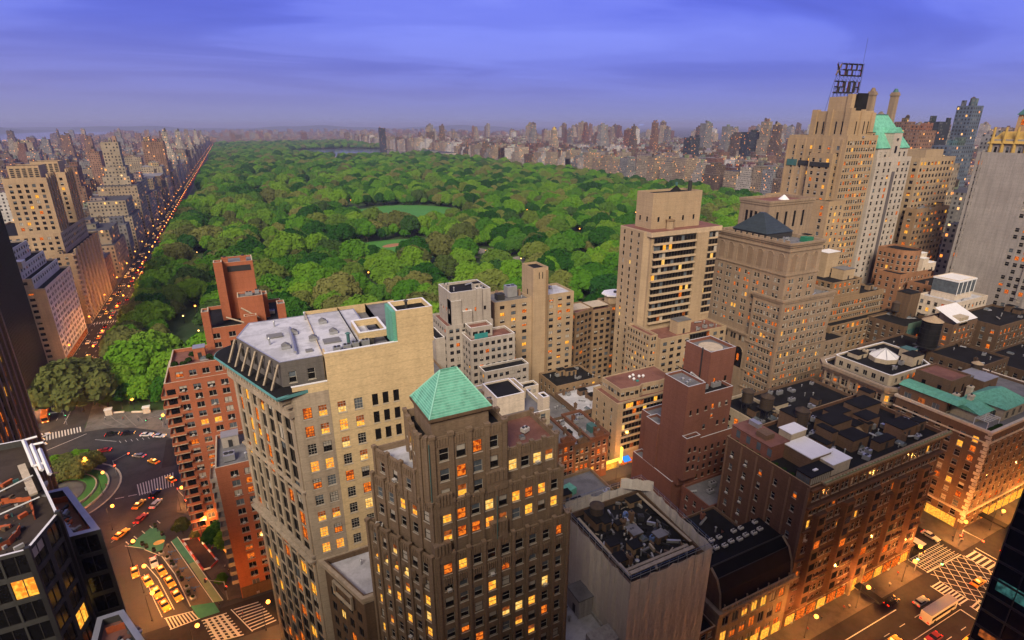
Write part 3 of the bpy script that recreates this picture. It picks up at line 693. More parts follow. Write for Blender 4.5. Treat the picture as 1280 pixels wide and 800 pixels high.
b.block(t, 0, 62.2, ORANGE, WS(pitch=4.2, w=1.7, h=1.5, fh=2.9, top=1.8, style='c', lit=0.12, blind=0.4, ac=0.4), {2: None}, par=1.1, roof=M_TAR, cap=CREAM)
for (x0, y0, x1, y1, z0, z1) in ((-14.6, 179.8, -12.6, 184, 55, 67.6), (6.4, 179.8, 8.7, 184, 56, 67.2), (-3.4, 179.7, 0.2, 182, 58, 64.6), (-9.4, 187, -7.0, 190.5, 62, 80.6), (-7.0, 190, 1.6, 199, 61, 79.6), (-4.4, 183.5, 2.8, 189.5, 61, 69.8), (2.0, 187, 4.2, 191, 61, 69.0)):
    b.block(rect(x0, y0, x1, y1), z0, z1, ORANGE, None, par=0.5, roof=M_GREY, cap=CREAM)
for (x, y, z) in ((-6.2, 191.2, 79.1), (-1.0, 191.4, 79.1)): b.chimney(x, y, z, 1.7, 1.7, 2.0, ORANGE)
k = b.part('louvre'); k.box(-5.9, 189.9, 76.6, 0.8, 190.0, 78.4, M_STEEL)
k = b.part('stair_rail'); k.bar((-3.6, 179.5, 62.8), (-8.2, 179.5, 65.2), 0.25, CREAM); k.bar((1.0, 183.3, 62.4), (-3.8, 183.3, 66.4), 0.25, CREAM)
b.airhandler(-1, 186, 69.3, 2, 1.4, 1.0); b.airhandler(1.4, 187, 69.3, 1.2, 1.2, 1.2); b.airhandler(5, 190, 61.2, 1.5, 2, 1); b.bulkhead(-16.4, 174.5, 55.6, 3.0, 3.0, 3.4, ORANGE, M_GALV)
b.skylight(-15.4, 172.0, 55.6, 2.2, 1.4)
# balconies on the west corner
for z in range(16):
    zz = 4.5+z*2.95
    k = b.part('balcony'); k.box(-26.7, 165.2, zz, -25.62, 171.8, zz+0.22, CREAM); k.box(-25.6, 163.9, zz, -22.7, 164.98, zz+0.22, CREAM); k.box(-26.7, 163.9, zz, -25.6, 165.2, zz+0.22, CREAM)
    for (x0, y0, x1, y1) in ((-26.7, 163.9, -26.6, 171.8), (-26.6, 163.9, -22.7, 164.0)): k.box(x0, y0, zz+0.22, x1, y1, zz+1.05, ORANGE)
    k.face([(-25.3, 164.97, zz+0.25), (-23.2, 164.97, zz+0.25), (-23.2, 164.97, zz+2.3), (-25.3, 164.97, zz+2.3)], G_DARK)
b.done()
# roof garden shrubs stand on the terrace (things of their own, see plants)

b = Bld('apartment_annex', 'lower orange brick wing with corner balconies and grey roof deck', (0, 145), seed=15)
an = [(-14.6, 135), (6, 135), (6, 152), (-14.6, 152)]
b.block(an, 0, 41.0, ORANGE, WS(pitch=3.0, w=1.6, h=1.5, fh=2.85, top=1.8, style='c', lit=0.18, blind=0.4, ac=0.4, lits=(0, 1, 1), edge=2.4), {2: None, 1: None}, par=1.0, roof=M_GREY, cap=CREAM)
for z in range(12):
    zz = 5+z*2.9
    k = b.part('balcony'); k.box(-16.2, 135.4, zz, -14.62, 142, zz+0.22, GREYST); k.box(-16.2, 135.4, zz+0.22, -16.1, 142, zz+1.15, GREYST); k.box(-16.1, 135.4, zz+0.22, -14.62, 135.5, zz+1.15, GREYST)
b.bulkhead(-11.0, 147.5, 40.0, 4.0, 3.4, 3.0, GREYST, M_GALV); b.bulkhead(-4.0, 147, 40.0, 4.0, 5, 3.6, SAND, M_GALV); b.airhandler(-11.4, 139.5, 40, 2.6, 2.6, 1.6, 0); b.clutter(-10, 137, 4, 150, 40.0, 5, ORANGE, 4)
k = b.part('ground_floor'); k.box(-14.4, 134.85, 0, 5.9, 134.98, 3.6, BROWN_D)
b.done()

# ------------------------------------------------------------------ dark glass building under construction (bottom left)
b = Bld('glass_building', 'dark glass office building with unfinished roof terrace and orange netting', (-40, 95), seed=16)
gs = WS(pitch=2.9, w=2.8, h=3.15, fh=3.9, top=0.6, style='w', lit=0.10, blind=0.04, edge=0.1, rec=0.12, lits=(0, 0, 2))
gp = [(-66, 82.6), (-32.4, 82.6), (-30.6, 90.0), (-41.5, 118.0), (-66, 118.0)]
DECK = roofmat('unfinished_deck', (0.055, 0.042, 0.034), 0.5)
b.block(gp, 0, 66.0, MULL, gs, {3: None, 4: None}, par=1.2, roof=DECK, cap=M_WHT, pt=0.35)
k = b.part('corner_mullion')
for (x, y) in ((-32.4, 82.6), (-30.6, 90.0)): k.box(x-0.3, y-0.3, 0, x+0.3, y+0.3, 66.4, M_STEEL)
wg = [(-31.3, 92.6), (-27.1, 92.6), (-34.4, 108.4), (-39.0, 108.4)]
b.block(wg, 0, 59.8, MULL, WS(pitch=3.2, w=3.1, h=3.2, fh=3.9, top=0.7, style='w', lit=0.06, blind=0.02, edge=0.1, rec=0.12), {2: None, 3: None}, par=1.2, roof=M_REDR, cap=M_GALV, pt=0.9)
lw = [(-30.0, 74.0), (-19.6, 74.0), (-25.8, 89.0), (-30.5, 89.0)]
lw = [(-27.9, 70.4), (-18.6, 70.4), (-24.6, 83.4), (-27.9, 83.4)]
b.block(lw, 0, 51.0, MULL, gs, {2: None, 3: None}, par=1.2, roof=M_REDR, cap=M_GALV, pt=0.8)
nt_ = b.part('debris_netting')
def netline(pts, z, h=0.85):
    for a, e in zip(pts, pts[1:]):
        n = max(2, int((Vector(e)-Vector(a)).length/0.8)); r_ = random.Random(5)
        q = [Vector(a).lerp(Vector(e), i/n)+Vector((r_.uniform(-.12, .12), r_.uniform(-.12, .12))) for i in range(n+1)]
        for u, v in zip(q, q[1:]): nt_.prism([(u.x, u.y), (v.x, v.y), (v.x+0.12, v.y+0.1), (u.x+0.12, u.y+0.1)], z, z+h+r_.uniform(-.3, .2), NETTING)
netline([(-44, 99), (-39.5, 98.2), (-36.0, 97.6), (-34.0, 91.6)], 64.8); netline([(-38, 84.5), (-35.6, 86.5), (-35.0, 89.5)], 64.8)
netline([(-36.6, 105.5), (-33.8, 105.2), (-29.0, 94.6), (-30.6, 93.8)], 58.6, 0.9); netline([(-26.5, 80.5), (-24.0, 80.6), (-20.4, 72.2)], 49.8, 1.0)
st = b.part('steel_frame')
for q in range(3): st.bar((-41.0+q*1.7, 116.6-q*2.4, 66.4), (-37.0+q*1.5, 105.8-q*2.0, 66.4), 0.32, M_WHT)
for (a, e) in (((-41.0, 116.6), (-39.2, 117.2)), ((-37.0, 105.8), (-35.6, 106.2)), ((-39.4, 114.0), (-37.6, 114.2))): st.bar((*a, 66.4), (*e, 66.4), 0.25, M_WHT)
st.box(-37.6, 96.5, 66.0, -36.6, 108.0, 66.3, CREAM, 0.37)
st.bar((-42, 92.0, 65.6), (-33.6, 94.5, 66.8), 0.14, M_GALV); st.bar((-42.6, 99.0, 65.6), (-36.0, 101.5, 67.0), 0.14, M_GALV); st.bar((-50, 86, 65.2), (-47, 95, 65.2), 0.12, M_GALV); st.bar((-44, 86, 65.2), (-42.5, 92, 65.2), 0.1, M_GALV)
rb = b.part('roof_debris'); r_ = random.Random(9)
for q in range(240):
    x, y = r_.uniform(-60, -34.5), r_.uniform(83.6, 106); s = r_.uniform(0.1, 0.45)
    rb.box(x, y, 64.82, x+s*r_.uniform(0.5, 4), y+s, 64.84+r_.uniform(0.05, 0.6), r_.choice((M_GREY, M_STEEL, M_STEEL, M_TAR, CONC, BROWN_D, BROWN_D, NETTING, M_COPPER_D)), r_.uniform(0, 3))
for q in range(60):
    t_ = r_.random(); x, y = -33.4-3.4*t_+r_.uniform(-1.6, 2.2), 95+8.5*t_; s = r_.uniform(0.15, 0.5)
    rb.box(x, y, 58.62, x+s*3, y+s, 58.64+r_.uniform(0.05, 0.5), r_.choice((M_GREY, M_STEEL, CONC, M_GALV, NETTING)), r_.uniform(0, 3))
for q in range(40):
    x, y = r_.uniform(-27, -20.6), r_.uniform(71.4, 80); s = r_.uniform(0.12, 0.45)
    if x > -19.6-(y-71)*0.46: continue
    rb.box(x, y, 49.82, x+s*3, y+s, 49.84+r_.uniform(0.05, 0.5), r_.choice((M_GREY, M_STEEL, CONC, M_GALV)), r_.uniform(0, 3))
rb.box(-24.4, 72.0, 49.82, -23.2, 78.2, 50.3, CONC, 0.3)
b.done()

b = Bld('stone_tower', 'dark stone tower with lit amber windows behind the unfinished glass building', (-72, 152), seed=17)
b.block([(-96, 140), (-54.6, 140), (-54.6, 164), (-96, 164)], 0, 80, BROWN_D, WS(pitch=3.0, w=1.6, h=2.6, fh=3.7, top=2, style='w', lit=0.45, lits=(0, 1, 1, 3), edge=0.6), {2: None, 3: None}, par=1)
k = b.part('pier')
for q in range(9): k.box(-54.55, 140.0+q*2.95, 0, -54.0, 140.7+q*2.95, 80.5, BROWN)
b.done()
# ------------------------------------------------------------------ building wrapped in white scaffold netting
WRAP = flat('scaffold_netting', (0.50, 0.45, 0.40), 0.85, 0.12, scale=0.5)
def wrapmat():
    m, t, o = new_mat('scaffold_sheeting'); g = NT(t); P = g.n('ShaderNodeNewGeometry').outputs['Position']
    s = g.n('ShaderNodeSeparateXYZ', {0: P}); u = g.m('ADD', s.outputs[0], s.outputs[1])
    seam = g.m('LESS_THAN', g.m('FRACT', g.m('DIVIDE', u, 1.9)), 0.06); row = g.m('LESS_THAN', g.m('FRACT', g.m('DIVIDE', s.outputs[2], 2.1)), 0.05)
    f = g.noise(g.map(P, (0.5, 0.5, 0.12)), 1.0, 5, 0.6); f2 = g.noise(P, 1.2, 4)
    col = g.mix(f, (0.46, 0.42, 0.38), (0.74, 0.70, 0.65)); col = g.mix(0.3, col, g.mix(f2, (0.2, 0.17, 0.15), (0.72, 0.67, 0.62)))
    col = g.mix(g.m('MULTIPLY', g.m('MAXIMUM', seam, g.m('MULTIPLY', row, 0.5)), 0.55), col, (0.68, 0.65, 0.6))
    b = g.n('ShaderNodeBsdfPrincipled', {'Base Color': col, 'Roughness': 0.9}); bp = g.n('ShaderNodeBump', {'Height': g.m('ADD', f, g.m('MULTIPLY', f2, 0.5)), 'Strength': 0.6, 'Distance': 0.5}); t.links.new(bp.outputs[0], b.inputs['Normal'])
    t.links.new(b.outputs[0], o.inputs[0]); return m
WRAPM = wrapmat()
b = Bld('scaffolded_building', 'building wrapped in pale scaffold sheeting with cluttered dark roof', (66, 76), seed=21)
mp_ = [(57.2, 64.6), (76.2, 64.6), (77.4, 87.4), (56.6, 87.4)]
b.block(mp_, 0, 36.4, BROWN_D, None, par=1.4, roof=M_TAR)
sh = b.part('sheeting'); o_ = offset(mp_, 1.0); r_ = random.Random(4)
def sheet(pa, pc, ztop):
    pa, pc = Vector(pa), Vector(pc); L_ = (pc-pa).length; n = max(2, int(L_/0.8)); dv = (pc-pa)/L_; nv = Vector((dv.y, -dv.x)); m = 16
    G = []
    for i in range(n+1):
        sag = 0.55*abs(math.sin(i*0.52+pa.x))
        col_ = []
        for j in range(m+1):
            z = (ztop-sag)*j/m; w = 0.0 if j == 0 or i in (0, n) else 0.08*math.sin(i*1.9+j*0.35)+r_.uniform(-.07, .07)
            p = pa+dv*(L_*i/n)+nv*w; col_.append((p.x, p.y, z))
        G.append(col_)
    for i in range(n):
        for j in range(m): sh.face([G[i][j], G[i+1][j], G[i+1][j+1], G[i][j+1]], WRAPM)
tops = (38.3, 38.6, 38.2, 38.0)
for i in range(4): sheet(o_[i], o_[(i+1) % 4], tops[i])
# tall fin of sheeting that stands above the roof on the east and north edges
for (a, e, z0, z1) in (((72.5, 88.6), (78.6, 84.0), 37.5, 40.6), ((57.0, 88.6), (64, 88.6), 37.5, 38.8)): 
    k = b.part('sheeting_fin'); a = Vector(a); e = Vector(e)
    for i in range(6):
        p, q = a.lerp(e, i/6), a.lerp(e, (i+1)/6); k.face([(p.x, p.y, z0), (q.x, q.y, z0), (q.x, q.y, z1-0.3*(i % 2)), (p.x, p.y, z1-0.3*((i+1) % 2))], WRAPM)
sf = b.part('scaffold_tube'); TUBE_B = flat('scaffold_blue', (0.08, 0.13, 0.28), 0.6)
for i in range(4):
    a, e = Vector(o_[i]), Vector(o_[(i+1) % 4]); n = int((e-a).length/2.1)
    for j in range(n+1):
        p = a.lerp(e, j/n); sf.bar((p.x, p.y, 34), (p.x, p.y, 39.6), 0.05, M_GALV)
    for z in (37.6, 38.9, 39.5): sf.bar((a.x, a.y, z), (e.x, e.y, z), 0.045, TUBE_B if z > 39 else M_GALV)
bl = b.part('plank_deck'); CR = wallmat('weathered_plank', (0.36, 0.30, 0.22), 0.4, 0.5)
for (x0, y0, x1, y1, z) in ((58.5, 66.2, 75, 67.0, 36.6), (58.5, 67.6, 74.6, 68.2, 36.2), (58.0, 66.2, 58.6, 85, 36.4), (75.2, 68, 75.8, 86, 36.6)): bl.box(x0, y0, z, x1, y1, z+0.18, CR)
r_ = random.Random(31)
for q in range(9):
    x, y = r_.uniform(59.5, 74), r_.uniform(69.5, 85); b.bulkhead(x, y, 35.0, r_.uniform(1.5, 4), r_.uniform(1.5, 3), r_.uniform(1.2, 2.8), r_.choice((BROWN_D, UMBER, SAND_D)), r_.choice((M_TAR, M_GREY, M_TAR)))
db = b.part('debris')
for q in range(190):
    x, y = r_.uniform(58.4, 74.6), r_.uniform(66.5, 86); s = r_.uniform(0.1, 0.5)
    db.box(x, y, 35.02, x+s*r_.uniform(1, 7), y+s, 35.05+r_.uniform(0.1, 0.9), r_.choice((M_GREY, M_STEEL, CR, M_TAR, BROWN_D, M_STEEL, M_TAR, M_GALV, CONC)), r_.uniform(0, 3))
for q in range(5): b.airhandler(r_.uniform(60, 73), r_.uniform(70, 84), 35.0, r_.uniform(1, 2.4), 1.3, 1.1, r_.uniform(0, 3), r_.choice((M_GALV, TUBE_B, M_STEEL)))
b.clutter(59, 69, 74, 85, 35.0, 12, UMBER, 8)
b.done()
t = water_tower(62.5, 84.0, 35.0, 1.6, 2.6, 1.6, 'dark round water tank with ribbed cone roof on the scaffolded building')

b = Bld('low_roof_annex', 'low annex with pale grey flat roof between the deco tower and the scaffolding', (50, 76), seed=22)
b.block(rect(44.0, 64.5, 56.0, 84), 0, 20.6, CONC, WS(pitch=3, w=1.2, h=1.6, fh=3.4), par=0.8, roof=M_WHITE)
k = b.part('plant_room'); k.box(52.4, 74.6, 19.8, 55.8, 79.2, 24.6, CONC, skip='b'); k.box(52.2, 74.4, 24.6, 55.95, 79.4, 24.9, M_GREY); k.box(52.36, 76, 20.2, 52.4, 77, 22.4, M_STEEL)
k = b.part('lower_roof'); k.box(50.5, 65.2, 20.0, 56.0, 69.0, 22.6, CONC, skip='b')
b.clutter(45, 66, 51, 83, 19.8, 5, CONC, 6); b.done()

b = Bld('annex_with_copper_cover', 'low grey roof with a small green copper hatch behind the scaffolding', (70, 104), seed=23)
b.block(rect(62, 90.5, 84.5, 118), 0, 21.5, SAND_D, WS(pitch=3, w=1.2, h=1.6, fh=3.4, lit=0.1), par=0.9, roof=M_GREY)
k = b.part('copper_hatch'); k.box(71.2, 110.0, 20.6, 74.4, 113.0, 22.6, M_COPPER, 0.2); k.box(72.5, 103.0, 20.6, 77.5, 105.4, 21.5, M_COPPER, 0.1)
b.clutter(64, 93, 83, 116, 20.6, 12, SAND_D, 7); b.done()

# ------------------------------------------------------------------ ornate hall with the dark mansard
DARKM = flat('mansard_metal', (0.011, 0.011, 0.012), 0.8, 0.25, scale=0.4, spec=0.08)
b = Bld('mansard_hall', 'ornate stone hall with big black curved mansard roof and lit arched windows', (95, 70), seed=24)
hp_ = rect(83.0, 64.2, 106.6, 76.0)
b.block(hp_, 0, 17.4, TERRA, None, {0: WS(n=7, w=1.7, h=2.9, fh=5.0, top=2.2, style='c', lit=0.65, lits=(0, 1, 1), edge=1.0)}, par=0.3, cornice=(1.5, 0.9, TERRA))
mn = b.part('mansard'); prof = [(64.3, 17.6), (64.9, 21.5), (66.2, 24.4), (68.3, 26.0), (75.3, 26.4), (75.9, 25.6), (75.9, 17.4)]
for (u, v) in zip(prof, prof[1:]): mn.face([(83.3, u[0], u[1]), (106.4, u[0], u[1]), (106.4, v[0], v[1]), (83.3, v[0], v[1])], DARKM)
for x in (83.3, 106.4):
    f_ = [(x, p[0], p[1]) for p in prof]; mn.face(f_ if x > 90 else f_[::-1], UMBER)
cp = b.part('coping')
for x in (83.3, 106.4):
    for (u, v) in zip(prof[:4], prof[1:4]): cp.bar((x, u[0], u[1]+0.15), (x, v[0], v[1]+0.15), 0.3, TERRA)
cp.bar((83.3, 68.3, 26.4), (106.4, 68.3, 26.4), 0.2, M_STEEL); cp.bar((83.3, 66.3, 24.6), (106.4, 66.3, 24.6), 0.12, M_STEEL)
for q in range(7): x = 84.5+q*3.5; b.vent(x, 64.2, 17.5, 1.0, 0.12, TERRA)
rb = b.part('balustrade')
for q in range(34): x = 83.4+q*0.69; rb.box(x, 63.5, 17.5, x+0.22, 63.75, 18.3, TERRA)
rb.box(83.2, 63.45, 18.3, 106.6, 63.8, 18.5, TERRA)
bp_ = b.part('bracket')
for q in range(22): x = 83.6+q*1.06; bp_.box(x, 63.3, 16.0, x+0.35, 64.15, 16.6, TERRA)
for q in range(8):
    x = 86+q*2.4; b.airhandler(x, 71.6+0.35*(q % 2), 26.25, 1.3, 0.9, 0.55, 0, M_AC)
    if q % 3: b.airhandler(x+0.8, 74.2, 26.35, 1.2, 0.9, 0.5, 0, M_AC)
k = b.part('copper_cover'); k.box(83.4, 72.6, 26.2, 85.8, 75.0, 27.6, M_COPPER_D)
b.block(rect(83.2, 76.2, 106.4, 89.5), 0, 20.0, UMBER, None, par=0.7, roof=M_TAR); b.clutter(85, 78, 105, 88, 19.3, 16, RED, 5)
k = b.part('shopfront'); 
for q in range(6): x = 84+q*3.8; k.box(x, 64.02, 0.6, x+2.6, 64.15, 3.6, L_YEL)
b.done()
b = Bld('shed_roof_building', 'small low building with dark cluttered roof left of the black mansard', (80, 72), seed=25)
b.block(rect(77.9, 64.4, 82.9, 84), 0, 13.0, UMBER, WS(n=2, w=1.3, h=1.8, fh=3.5), par=0.8, cap=CREAM); b.clutter(78.5, 66, 82.4, 83, 12.2, 8, UMBER, 12); b.done()

# ------------------------------------------------------------------ chocolate stone apartment house on the avenue corner
b = Bld('corner_apartment_house', 'massive chocolate stone apartment house with cluttered black roof and white penthouses', (135, 76), seed=26)
op = [(107.0, 64.3), (160.6, 64.3), (160.6, 89.0), (107.0, 89.0)]
b.block(op, 0, 42.4, OSB, WS(n=15, w=1.05, h=2.0, fh=3.75, top=2.2, style='s', lit=0.05, pair=2, gap=0.3, edge=0.8, blind=0.15, ac=0.05, lits=(1, 1, 0)), {2: None, 3: WS(cols=[0.1, 0.28, 0.46, 0.64, 0.86], w=0.9, h=1.6, fh=3.75, top=3.4, style='s', lit=0.08, blind=0.3, ac=0.16, edge=0.3, lits=(1, 1))}, par=1.0, roof=M_TAR, cap=SAND_D)
k = b.part('wall_face'); k.box(106.7, 64.3, 0, 106.96, 64.5, 42.4, OSBW)
# west party wall in lighter brick sits 0.1 m proud between its windows (string of pilasters)
pl = b.part('pilaster')
for q in range(6): y = 64.6+q*4.75; pl.box(106.86, y, 0, 106.97, y+0.5, 41.8, OSBW)
for x in (112, 122.5, 133, 143.5, 154):
    ba = b.part('bay')
    ba.prism([(x-2.2, 64.25), (x-1.5, 63.2), (x+1.5, 63.2), (x+2.2, 64.25)], 6, 34, OSB)
    for z in range(8):
        zz = 7.2+z*3.4; ba.box(x-0.95, 63.14, zz, x+0.95, 63.21, zz+2.0, G_DARK if (z+int(x)) % 9 else L_ORG)
bd = b.part('stone_trim')
for z, h, o in ((5.2, 0.5, 0.55), (13.0, 0.4, 0.45), (21.0, 0.4, 0.45), (29.5, 0.4, 0.5), (36.3, 0.5, 0.75), (41.2, 0.5, 0.6)):
    bd = b.part('stone_trim'); bd.box(107.0, 64.3-o, z, 160.7, 64.32, z+h, OSB)
cc = b.part('cornice'); cc.box(110.5, 63.1, 42.42, 161.4, 64.6, 42.8, SAND_D); cc.box(110.5, 63.4, 42.8, 161.2, 63.7, 43.15, wallmat('cornice_verdigris', (0.26, 0.30, 0.17), 0.3, 0.4))
for q in range(50): x = 111+q; cc.box(x, 63.25, 42.0, x+0.4, 64.2, 42.41, SAND_D)
for q in range(40): x = 113+q*1.2; cc.box(x, 63.45, 43.15, x+0.35, 63.65, 43.4, SAND_D)
# penthouses on the west side
k = b.part('penthouse'); k.box(107.8, 76.5, 41.4, 114.5, 88.4, 45.6, RED, skip='b'); k.box(107.7, 76.4, 45.6, 114.6, 88.5, 45.8, M_REDR); k.box(109, 79, 45.8, 112, 82, 47.2, UMBER); k.box(112, 84, 45.8, 113.5, 87, 47.0, M_GALV)
for q in range(4): k.box(107.75, 76+q*3.2, 43.2, 107.81, 77.2+q*3.2, 45.2, G_BLUE)
k = b.part('penthouse'); k.box(113.0, 69.2, 41.4, 120.2, 76.5, 45.2, UMBER, skip='b'); k.box(112.8, 69.0, 45.2, 120.4, 76.7, 45.45, M_WHT)
k = b.part('penthouse'); k.box(115.5, 76.9, 41.4, 121, 80.5, 47.0, CREAM, skip='b'); k.box(115.3, 76.8, 47.0, 121.2, 80.7, 47.2, M_WHT)
k = b.part('penthouse'); k.box(116.4, 66.0, 41.4, 123.0, 70.5, 44.4, WHITE_B, skip='b'); k.box(116.2, 65.8, 44.4, 123.2, 70.7, 44.6, M_WHT)
k = b.part('sunroom'); k.box(108.0, 65.4, 41.4, 115.2, 69.0, 44.0, UMBER, skip='b'); k.box(107.7, 65.1, 44.0, 115.6, 69.1, 44.25, M_TAR); k.box(110.5, 66.4, 44.25, 111.8, 67.0, 44.5, M_WHT)
for q in range(8): k.box(107.94, 65.6+q*0.42, 41.9, 107.99, 65.9+q*0.42, 43.6, G_BLUE)
for q in range(9): k.box(108.2+q*0.76, 65.34, 41.9, 108.75+q*0.76, 65.39, 43.6, M_BLIND)
for (x, y, w, d_, h) in ((135, 79, 8, 5, 4.2), (141.5, 82.5, 6, 4, 3.4), (133.5, 72.5, 6.5, 4.5, 3.2), (128, 76, 2.2, 4.5, 4.6), (146, 77, 5.5, 4, 3.4), (152, 82, 9, 5, 3.6), (151, 70.5, 7, 4.5, 3.0), (127, 85, 5.5, 5, 5.2), (140, 68.5, 6.5, 2.2, 2.4), (158.2, 85, 2.6, 3.5, 4.6)): b.bulkhead(x, y, 41.4, w, d_, h, r_.choice((UMBER, OSBW, UMBER)), M_TAR)
k = b.part('pyramid_skylight'); k.frustum(rect(138.5, 74, 142.5, 78), 41.4, rect(140.3, 75.8, 140.7, 76.2), 43.8, SAND_D)
for q in range(6): b.airhandler(122.5+q*1.3, 82+0.6*(q % 3), 41.4, 1.3, 1.1, 1.0, 0, M_GALV)
b.clutter(124, 66, 158, 87, 41.4, 64, UMBER, 22)
aw = b.part('awning'); aw.box(133.2, 56.5, 3.0, 135.4, 63.2, 3.5, M_TAR)
so_ = b.part('shopfront')
for q in range(13):
    x = 108+q*4.0
    if q not in (6,): so_.box(x, 64.12, 0.5, x+3.0, 64.27, 3.4, L_ORG if q % 3 else L_YEL)
pt_ = b.part('portal'); pt_.box(131.8, 63.4, 0, 132.6, 64.25, 8, SAND); pt_.box(136.0, 63.4, 0, 136.8, 64.25, 8, SAND); pt_.box(131.6, 63.3, 8.0, 137.0, 64.25, 9.0, SAND); pt_.box(133, 64.15, 0.2, 135.6, 64.28, 4.2, L_YEL)
b.done()
water_tower(126.6, 82.6, 41.4, 1.75, 3.6, 3.4, 'dark wooden water tank with conical lid beside the white penthouses')

b = Bld('rear_wing', 'cream and brown rear wing with black roof between the red tower and club', (140, 102), seed=27)
b.block(rect(128, 93, 140, 112), 0, 37.0, CREAM, WS(pitch=3.0, w=1.5, h=1.9, fh=3.4, top=2.5, style='s', lit=0.3, lits=(1, 1, 0)), par=1.0, roof=M_TAR)
b.block(rect(140, 96, 178, 116), 0, 33.0, UMBER, WS(pitch=3.4, w=1.3, h=1.7, fh=3.4, lit=0.1), par=1.0, roof=M_TAR)
b.clutter(130, 95, 139, 111, 36, 6, UMBER, 31); b.clutter(141, 97, 176, 114, 32, 30, UMBER, 32); b.bulkhead(147, 105, 32.0, 6, 4, 3.4, CREAM); b.done()
water_tower(133.4, 98.5, 36.0, 1.9, 3.6, 3.8, 'nearer of two dark twin water tanks on the black roof behind the red tower')
water_tower(131.4, 103.8, 36.0, 1.7, 3.3, 4.0, 'farther of two dark twin water tanks on the black roof behind the red tower')

# ------------------------------------------------------------------ plain red brick tower
b = Bld('red_brick_tower', 'plain dark red brick stepped tower with three flat-topped turrets', (115, 110), seed=28)
rS = WS(pitch=2.5, w=0.85, h=1.4, fh=3.1, top=3.5, style='p', lit=0.05, blind=0.1, lits=(1,))
M_LEDGE = flat('coping_pale', (0.45, 0.45, 0.47), 0.6)
b.block(rect(109.6, 104, 134, 126), 0, 31.5, RED, rS, {3: None, 2: None}, par=1.0, roof=M_GREY, cap=M_LEDGE)
b.block(rect(105.9, 105.6, 109.58, 124.3), 0, 17.5, RED, None, par=0.9, roof=M_GREY, cap=M_LEDGE)
b.block(rect(106.6, 103.9, 113.2, 113.8), 17, 50.1, RED, WS(n=2, w=0.7, h=1.5, fh=9, top=8, style='p', lit=0), {3: None, 2: None}, par=0.8, roof=M_GREY, cap=M_LEDGE)
b.block(rect(106.0, 113.9, 110.4, 119.6), 14, 33.0, RED, None, par=0.9, roof=M_GREY, cap=M_LEDGE)
b.block(rect(113.22, 104.6, 125.4, 118), 31.0, 46.0, RED, WS(n=4, w=0.9, h=1.4, fh=3.1, top=4.2, style='p', lit=0.1, skip=0.25, lits=(1,)), par=0.9, roof=M_TAR, cap=M_LEDGE)
b.block(rect(119.2, 109.0, 129.4, 119.5), 31.0, 56.4, RED, WS(n=2, w=0.9, h=1.6, fh=9, top=9, style='p', lit=0.6, lits=(1,)), {3: None}, par=1.0, roof=M_GREY, cap=M_LEDGE)
b.block(rect(106.2, 101.9, 111.6, 103.98), 20, 34.4, RED, rS, par=0.9, roof=M_TAR, cap=M_LEDGE)
b.block(rect(129.42, 104.2, 133.8, 113), 30, 35.4, RED, WS(n=1, w=0.9, h=1.4, fh=3.1, top=1.8, style='p'), par=0.9, roof=M_TAR, cap=M_LEDGE)
k = b.part('gravel_disc'); k.cyl(124.3, 114.2, 55.42, 55.55, 3.6, CREAM, 24)
k = b.part('flue'); k.box(119.0, 112.0, 44, 119.16, 112.4, 56.8, M_STEEL)
k = b.part('lean_to'); k.face([(113.4, 110.5, 50.4), (118.6, 110.5, 46.2), (118.6, 117, 46.2), (113.4, 117, 50.4)], RED); k.box(113.3, 109.9, 46, 118.8, 110.5, 46.9, M_LEDGE); k.bar((113.4, 110.3, 50.5), (118.6, 110.3, 46.4), 0.35, M_LEDGE)
for (x, y) in ((109, 107), (110.6, 107.6), (109.6, 109.4)): b.vent(x, y, 49.3, 0.6, 0.25)
for (x, y, w) in ((115.4, 107, 1.2), (117.6, 108, 1.4), (121.6, 107.8, 3.2), (116.2, 109, 1.2)): b.airhandler(x, y, 45.1, w, 1.0, 1.4)
b.done()
b = Bld('red_brick_low_wing', 'low dark red brick wing at the foot of the plain red tower', (112, 96), seed=29)
b.block(rect(106.5, 91, 127.8, 101.8), 0, 18.5, RED, WS(pitch=2.8, w=0.95, h=1.5, fh=3.3, top=2, style='s', lit=0.2, lits=(1, 1, 0)), par=0.8, roof=M_GREY); b.clutter(108, 92, 126, 100, 17.7, 6, RED, 3); b.done()

# ------------------------------------------------------------------ sand coloured balcony towers north of it
SLAB = wallmat('balcony_slab', (0.50, 0.39, 0.27), 0.2, 0.25)
def ribbons(b, p0, p1, z0, z1, fh, proj, mat, pane_lit=0.1, seed=2, name='balcony'):
    """stacked balconies: slab edge with a recessed dark window strip above it"""
    r = random.Random(seed); p0 = Vector(p0); p1 = Vector(p1); dv = (p1-p0); L_ = dv.length; dv /= L_; nv = Vector((dv.y, -dv.x)); z = z1
    while z-fh > z0:
        k = b.part(name); a, c = p0+nv*0.02, p1+nv*0.02
        k.prism([(q.x, q.y) for q in (a+nv*proj, c+nv*proj, c, a)], z-fh, z-fh+0.75, mat)
        n = max(2, int(L_/1.5)); x = 0
        for i in range(n):
            m_ = G_DARK; q = r.random()
            if q < pane_lit: m_ = r.choice(LIT)
            elif q < 0.22: m_ = r.choice((M_BLIND, G_BLUE, G_BLUE))
            u, v = a+nv*(proj*0.35)+dv*(L_*i/n+0.05), a+nv*(proj*0.35)+dv*(L_*(i+1)/n-0.05)
            k.face([(u.x, u.y, z-fh+0.6), (v.x, v.y, z-fh+0.6), (v.x, v.y, z-0.25), (u.x, u.y, z-0.25)], m_)
        k.prism([(q.x, q.y) for q in (a+nv*proj*0.34, c+nv*proj*0.34, c, a)], z-0.25, z-0.05, M_STEEL)
        z -= fh
